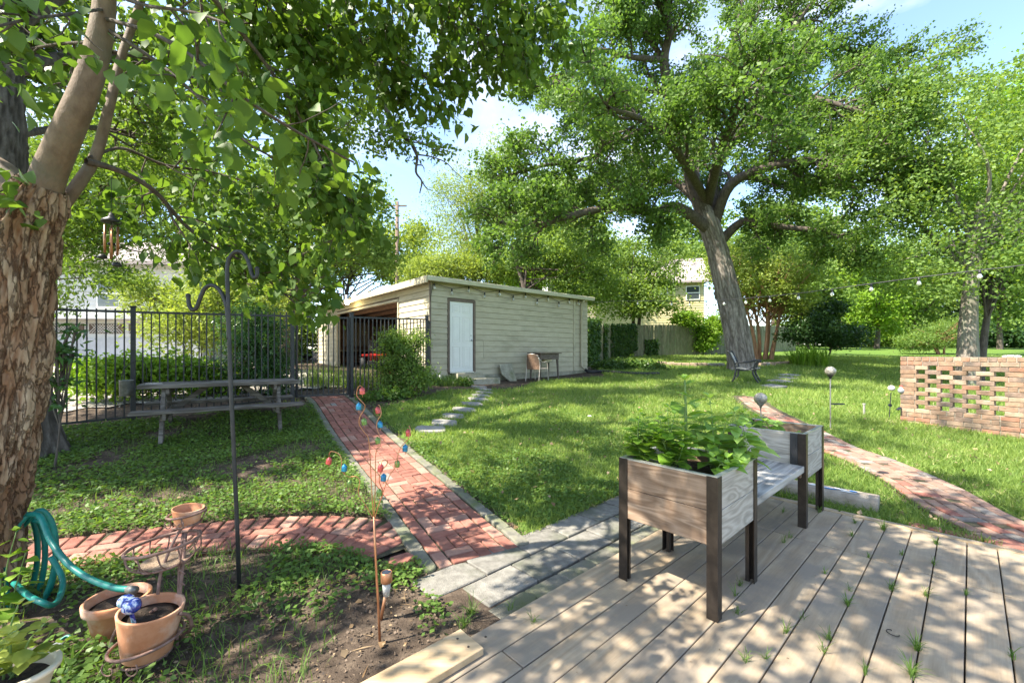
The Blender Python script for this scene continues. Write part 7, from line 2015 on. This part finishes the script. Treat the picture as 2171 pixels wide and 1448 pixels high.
def potted(name, label, base, stems, seed, leaf, lsize, tmpl=T_OVAL, pairs=5, lw=1.0, droop=.25, group=None, mat_stem=M_stem, cat='plant', r=.004, grow=1.25):
    """stems given as tip offsets; opposite leaves along each"""
    g = np.random.default_rng(seed); base = Vector(base); o = thing(name, label, cat, tuple(base), 0, group)
    mb = MB(); P, Nn, T_, S_, ti = [], [], [], [], []
    for tip in stems:
        tip = base + Vector((tip[0], tip[1], tip[2] * grow)); m1 = base.lerp(tip, .5) + Vector(g.normal(0, .015, 3)) + Vector((0, 0, .03))
        Q = catmull([base + Vector((g.normal(0, .012), g.normal(0, .012), -.02)), m1, tip], 6); mb.tube(Q, [lerp(r, r * .5, j / (len(Q) - 1)) for j in range(len(Q))], 6)
        a0 = g.uniform(0, 3.14)
        for k in range(pairs):
            t = .22 + .78 * (k + .5) / pairs; i = min(int(t * (len(Q) - 1)), len(Q) - 2); p_ = Q[i].lerp(Q[i + 1], t * (len(Q) - 1) - i)
            a0 += 1.57 + g.normal(0, .25); s_ = lsize * (1.1 - .65 * max(0, t - .55) / .45) * g.uniform(.8, 1.2)
            for s in (0, math.pi):
                a = a0 + s + g.normal(0, .2); d_ = np.array([math.cos(a), math.sin(a), .35 - droop + g.normal(0, .15)])
                P.append(tuple(p_ + Vector(d_) * .012)); T_.append(d_); Nn.append(np.array([0, 0, 1.0]) + g.normal(0, .2, 3)); S_.append(s_); ti.append(g.random())
        for k in range(4):
            a = g.uniform(0, 6.28); P.append(tuple(tip)); T_.append(np.array([math.cos(a), math.sin(a), .9])); Nn.append(np.array([-math.cos(a), -math.sin(a), .8])); S_.append(lsize * .4); ti.append(.9)
    mb.build('stems', mat_stem, o, smooth=True)
    lo_ = leaf_mesh('leaves', np.array(P), np.array(Nn), np.array(T_), np.array(S_), tmpl, np.array(ti), leaf, o, lw)
    return o
T_BIG = (np.array([(0, 0, 0), (.13, .12, .03), (.27, .38, .07), (.22, .68, .03), (0, 1, -.16), (-.22, .68, .03), (-.27, .38, .07), (-.13, .12, .03), (0, .35, 0), (0, .68, -.04)]), [(0, 1, 2, 8), (0, 8, 6, 7), (8, 2, 3, 9), (8, 9, 5, 6), (9, 3, 4, 4), (9, 4, 4, 5)])
T_BIG = (T_BIG[0], [(0, 1, 2, 8), (0, 8, 6, 7), (8, 2, 3, 9), (8, 9, 5, 6), (9, 3, 4, 5)])
dY = Vector((math.cos(DECK_RZ + math.pi / 2), math.sin(DECK_RZ + math.pi / 2), 0))
def off(x, y, z): return tuple(DU * x + dY * y + Vector((0, 0, z)))
potted('basil_plant', 'bushy basil at the left corner of the near planter', pl(.12, .50, .66), [off(-.02, .02, .26), off(.05, .08, .20), off(-.08, .05, .18), off(.03, -.08, .21), off(-.06, -.06, .17), off(.10, .0, .22), off(.0, .12, .15), off(-.03, .0, .30), off(.06, .03, .27)], 401, M_leaf_basil, .085, pairs=7, lw=1.2)
potted('basil_plant', 'full basil bush in the middle of the near planter front', pl(.14, .33, .66), [off(.0, .02, .33), off(.06, .06, .26), off(-.08, .03, .22), off(.04, -.09, .20), off(-.05, -.10, .16), off(.10, -.03, .24), off(-.07, .09, .24), off(.02, -.02, .30), off(-.03, .06, .29), off(.09, -.1, .18)], 402, M_leaf_basil, .092, pairs=7, lw=1.2)
potted('tall_plant', 'single tall stemmed plant rising above the near planter', pl(.34, .33, .66), [off(.03, .02, .54)], 403, M_leaf_basil, .17, T_BIG, pairs=6, droop=.1, r=.012, grow=1.05)
potted('zinnia_plant', 'broad leaved plant at the bench corner of the near planter', pl(.48, .22, .66), [off(.03, .03, .36), off(.08, -.06, .26), off(-.04, .06, .24), off(.02, .12, .30), off(.10, .04, .22)], 404, M_leaf_sage, .17, T_BIG, pairs=4, droop=.25)
potted('zinnia_plant', 'leafy plant flopping over the right rim of the near planter', pl(.52, .07, .66), [off(.06, -.03, .22), off(.02, .04, .30), off(.10, -.06, .13), off(-.02, -.02, .24)], 405, M_leaf_sage, .15, T_BIG, pairs=4, droop=.5)
potted('basil_plant', 'low spreading leaves at the front right of the near planter', pl(.30, .10, .66), [off(.04, -.02, .10), off(-.06, .02, .11), off(.02, .07, .13), off(-.03, -.05, .08), off(.10, .04, .10)], 406, M_leaf_basil, .12, T_BIG, pairs=3, droop=.3)
potted('seedling', 'leafy seedling cluster at the bench end of the far planter', pl(1.86, .46, .63), [off(.0, .03, .20), off(.06, -.04, .16), off(-.03, -.06, .17), off(.05, .07, .18)], 407, M_leaf_basil, .11, T_BIG, pairs=3, droop=.2)
potted('seedling', 'low crinkled leaf plant in the middle of the far planter', pl(2.02, .33, .63), [off(.0, .03, .12), off(.06, -.04, .11), off(-.05, -.05, .12), off(.05, .08, .12), off(-.07, .03, .13)], 408, M_leaf_sage, .12, T_BIG, pairs=3, droop=.3)
potted('seedling', 'small seedlings near the empty corner of the far planter', pl(2.05, .14, .63), [off(.0, .0, .06), off(.08, -.04, .05), off(-.06, -.03, .06), off(.14, .02, .05)], 409, M_leaf_basil, .035, pairs=3)
cpb = cp + Vector((-.01, 0, .05))
potted('potted_plant', 'leggy yellowish plant growing from the cream corner planter', cpb, [(.02, .02, .24), (.10, .03, .17), (-.06, .0, .20), (.05, -.05, .14), (-.09, .03, .13), (.14, .0, .09), (-.02, -.04, .10), (.10, -.05, .20)], 410, leafmat('coleus_leaf', (.14, .20, .035), (.32, .38, .10), trans=.4), .06, pairs=5, droop=.3, grow=1.0)
potted('vine_sprig', 'bright vine sprig in front of the coiled hose', gp(62, 1318) + Vector((.0, -.12, .0)), [(.05, .02, .52), (.12, .0, .42), (.02, -.02, .30)], 411, M_leaf_bright, .085, T_HEART, pairs=4, droop=.5, grow=1.0)

# ---- stuff on the ground
def lawn_ok(x, y):
    s = soil_amount(x, y)
    ok = ~inside(x, y, DECK_POLY) & ~inside(x, y, SHED_POLY)
    ok &= (poly_dist(x, y, MAIN) > .40) & (poly_dist(x, y, RIGHT) > .29) & (poly_dist(x, y, SIDE) > .25)
    for a, b, r_ in STONES: ok &= np.hypot(x - a, y - b) > r_ * .85
    pv_u = x * DU.x + y * DU.y; pv_v = x * DV.x + y * DV.y
    ok &= ~((pv_u > 1.3) & (pv_u < 4.2) & (pv_v > VL - .66) & (pv_v < VL + .1))
    return ok, s


def scatter_lawn(n, seed):
    g = np.random.default_rng(seed)
    D = 2.6 + (24 - 2.6) * g.random(n) ** 1.25
    x = D * g.uniform(-.62, 1.7, n) ; y = D
    ok, s = lawn_ok(x, y)
    pr = np.clip(1.0 - s * 1.25, 0, 1) * (.55 + .9 * fbm(x * .8, y * .8, 9))
    k = ok & (g.random(n) < pr)
    return x[k], y[k], g
x, y, g = scatter_lawn(520000, 501)
n = len(x); z = zg(x, y) + (fbm(x * 1.1, y * 1.1) - .5) * .05 - .004
sz = (.05 + .0038 * y) * g.uniform(.6, 1.35, n)
tl = g.normal(0, .55, (n, 3)); tl[:, 2] = 1.0
patch = fbm(x * .7 + 5, y * .7, 4)
o = leaf_mesh('lawn_grass', np.stack([x, y, z], 1), g.normal(0, 1, (n, 3)), tl, sz, T_BLADE, np.clip(patch * .9 + g.normal(0, .22, n), 0, 1), M_blade, None, .8 + .07 * y)
tag(o, 'short mown lawn grass', 'grass', kind='stuff'); print('blades', n)
# clover and weeds in the lawn's near part and the bed
def scatter_box(n, x0, x1, y0, y1, g): return g.uniform(x0, x1, n), g.uniform(y0, y1, n)
g = np.random.default_rng(502)
x, y = scatter_box(300000, -7.0, 1.6, 1.2, 9.5, g)
ok, s = lawn_ok(x, y)
inb = inside(x, y, BED_POLY)
pat = fbm(x * 1.5 + 3, y * 1.5, 7, 5)
near_fence = np.clip(((x - fa.x) * SA.y - (y - fa.y) * SA.x) / .9, 0, 1)      # bare strip along the fence
mid = np.clip((y - 3.35) / .5, 0, 1)                                      # greener beyond the curved path
pr = np.where(inb, np.clip((pat - .395 + .09 * mid - .16 * (1 - near_fence)) * 6, 0, 1), np.clip((pat - .36) * 4, 0, 1) * np.clip(1.45 - (y - 3) / 4.0, 0, 1))
k = ok & (g.random(len(x)) < pr * .75) & (near_fence > .02)
x, y = x[k], y[k]; n = len(x)
P = np.stack([x, y, zg(x, y) + (fbm(x * 1.1, y * 1.1) - .5) * .05 + g.uniform(.008, .055, n)], 1)
o = leaf_mesh('weed_cover', P, g.normal(0, .45, (n, 3)) + np.array([0, 0, 1]), g.normal(0, 1, (n, 3)) * np.array([1, 1, .3]), g.uniform(.022, .046, n), T_DIAMOND, np.clip(fbm(x * 3, y * 3) * .6 + g.random(n) * .5, 0, 1), M_weed)
tag(o, 'low clover and weeds in the shaded bed', 'weeds', kind='stuff'); print('weeds', n)
# scraggly grass in the bed
x, y = scatter_box(40000, -5.5, .6, 1.1, 7, g)
ok, s = lawn_ok(x, y); pat = fbm(x * 1.7 + 11, y * 1.7, 3, 5)
k = ok & inside(x, y, BED_POLY) & (g.random(len(x)) < np.clip((pat - .40) * 6, 0, 1)) & (((x - fa.x) * SA.y - (y - fa.y) * SA.x) > .5)
x, y = x[k], y[k]
P0 = np.stack([x, y, zg(x, y) + (fbm(x * 1.1, y * 1.1) - .5) * .05 - .005], 1)
blades('bed_grass', 'straggly grass growing in the bare bed', 'grass', P0, .10, .0055, g, M_weed, .9, kind='stuff')
# grass sprouting in the gaps of the deck and edges
g = np.random.default_rng(503)
spots = []
for (px, py, m_, L_) in ((1563, 1300, 26, .05), (1582, 1400, 20, .05), (1623, 1395, 20, .05), (1666, 1340, 34, .06), (1745, 1380, 20, .06), (1757, 1352, 26, .06), (1797, 1281, 40, .06), (1800, 1250, 16, .05), (1662, 1150, 22, .06), (1675, 1140, 16, .06), (1750, 1215, 14, .06), (1812, 1108, 30, .06), (1806, 1135, 24, .05), (1872, 1122, 60, .07), (1841, 1180, 20, .05), (1889, 1248, 40, .06), (1912, 1175, 16, .05), (1984, 1152, 46, .06), (1980, 1195, 16, .06), (1964, 1262, 30, .06), (1944, 1375, 60, .07), (1932, 1430, 50, .08), (2048, 1258, 16, .05), (2146, 1390, 24, .05), (1836, 1425, 24, .05), (1700, 1310, 12, .05), (1592, 1160, 40, .07), (1568, 1240, 26, .06), (1560, 1262, 20, .06), (1738, 1085, 30, .06), (1700, 1092, 16, .05), (1660, 1085, 20, .05), (1780, 1082, 30, .06), (1130, 1318, 22, .06), (1083, 1288, 14, .05), (1000, 1300, 60, .09), (985, 1325, 50, .08)):
    D_ = CAMH * F / (py - HY); spots.append(((px - CX) / F * D_, D_, m_, L_))
P0 = []; Ls = []
for x_, y_, m_, L_ in spots:
    for k in range(m_):
        q_ = DU * g.normal(0, .012) + DV * g.normal(0, .004); P0.append((x_ + q_.x, y_ + q_.y, -.012)); Ls.append(L_)
blades('deck_weeds', 'grass tufts sprouting between the deck boards', 'weeds', np.array(P0), np.array(Ls) * g.uniform(.4, 1.7, len(P0)), .0045, g, M_weed, .75, kind='stuff')
# fallen leaves and chips
M_litter = leafmat('fallen_leaf', (.16, .10, .05), (.40, .30, .18), trans=.1, tcol=(1, 1, 1), rough=.8)
x, y = scatter_box(26000, -7.5, .5, 1.2, 10, g)
ok, s = lawn_ok(x, y); k = ok & (s > .5) & (g.random(len(x)) < .5); x, y = x[k], y[k]; n = len(x)
P = np.stack([x, y, zg(x, y) + (fbm(x * 1.1, y * 1.1) - .5) * .05 + .012], 1)
tag(leaf_mesh('leaf_litter', P, g.normal(0, .35, (n, 3)) + np.array([0, 0, 1]), g.normal(0, 1, (n, 3)) * np.array([1, 1, .2]), np.where(g.random(n) < .05, g.uniform(.03, .055, n), g.uniform(.006, .020, n)), T_OAK, g.random(n) ** 1.4, M_litter), 'dry fallen leaves scattered over the bare soil', 'leaves', kind='stuff')
u_ = g.uniform(.8, 4.5, 160); v_ = VL + .02 + g.random(160) * 2.4; q_ = np.stack([DU.x * u_ + DV.x * v_, DU.y * u_ + DV.y * v_, np.full(160, .003)], 1)
tag(leaf_mesh('deck_debris', q_, g.normal(0, .3, (160, 3)) + np.array([0, 0, 1]), g.normal(0, 1, (160, 3)) * np.array([1, 1, .05]), g.uniform(.006, .016, 160), T_LANCE, g.random(160) * .4, M_litter), 'small bits of debris on the deck boards', 'debris', kind='stuff')
# stepping pebbles and gravel on the drive
g = np.random.default_rng(504)
x, y = scatter_box(9000, -9, -1, 6.5, 17, g); k = inside(x, y, drive_poly); x, y = x[k], y[k]; n = len(x)
P = np.stack([x, y, zg(x, y) + .035], 1)
tag(leaf_mesh('drive_stones', P, g.normal(0, .5, (n, 3)) + np.array([0, 0, 1]), g.normal(0, 1, (n, 3)) * np.array([1, 1, .3]), g.uniform(.03, .08, n), T_OAK, g.random(n), leafmat('drive_stone', (.16, .14, .11), (.42, .38, .32), trans=0.0)), 'loose stones and leaf litter on the drive', 'gravel', kind='stuff')

# straw and fallen leaves in the lawn
g = np.random.default_rng(505)
x, y, _g = scatter_lawn(60000, 506); k = fbm(x * 1.3 + 2, y * 1.3, 6) > .56; x, y = x[k][:14000], y[k][:14000]; n = len(x)
tl = g.normal(0, 1.0, (n, 3)); tl[:, 2] = .5
tag(leaf_mesh('dry_grass', np.stack([x, y, zg(x, y) + (fbm(x * 1.1, y * 1.1) - .5) * .05], 1), g.normal(0, 1, (n, 3)), tl, (.05 + .0035 * y) * g.uniform(.6, 1.3, n), T_BLADE, g.random(n), leafmat('straw_blade', (.30, .26, .12), (.50, .44, .24), trans=.2, tcol=(1.2, 1.2, .8)), None, .8 + .07 * y), 'dry straw coloured grass in worn patches of lawn', 'grass', kind='stuff')
x, y, _g = scatter_lawn(1500, 507); n = len(x)
tag(leaf_mesh('lawn_leaves', np.stack([x, y, zg(x, y) + .05], 1), g.normal(0, .4, (n, 3)) + np.array([0, 0, 1]), g.normal(0, 1, (n, 3)), g.uniform(.03, .06, n), T_OAK, g.random(n), M_litter), 'scattered fallen leaves lying on the lawn', 'leaves', kind='stuff')

g = np.random.default_rng(508)
x, y = scatter_box(16000, -4.5, .3, 1.2, 4.2, g); ok, s_ = lawn_ok(x, y); k = ok & (s_ > .5); x, y = x[k], y[k]; n = len(x)
tag(leaf_mesh('soil_crumbs', np.stack([x, y, zg(x, y) + (fbm(x * 1.1, y * 1.1) - .5) * .05 + .004], 1), g.normal(0, 1, (n, 3)) + np.array([0, 0, .6]), g.normal(0, 1, (n, 3)), g.uniform(.006, .02, n), T_DIAMOND, g.random(n), leafmat('soil_crumb', (.05, .037, .028), (.20, .15, .11), trans=0.0, rough=.95, spec=.1), None, 1.4), 'loose crumbs of soil and mulch on the bare bed', 'soil', kind='stuff')
x, y = scatter_box(700, -4.5, .3, 1.2, 4.2, g); ok, s_ = lawn_ok(x, y); k = ok & (s_ > .5); x, y = x[k], y[k]; n = len(x)
tag(leaf_mesh('fallen_twigs', np.stack([x, y, zg(x, y) + .012], 1), g.normal(0, .5, (n, 3)) + np.array([0, 0, 1]), g.normal(0, 1, (n, 3)) * np.array([1, 1, .08]), g.uniform(.04, .16, n), T_LANCE, g.random(n) * .5, M_litter, None, .16), 'thin fallen twigs strewn over the bed', 'twigs', kind='stuff')
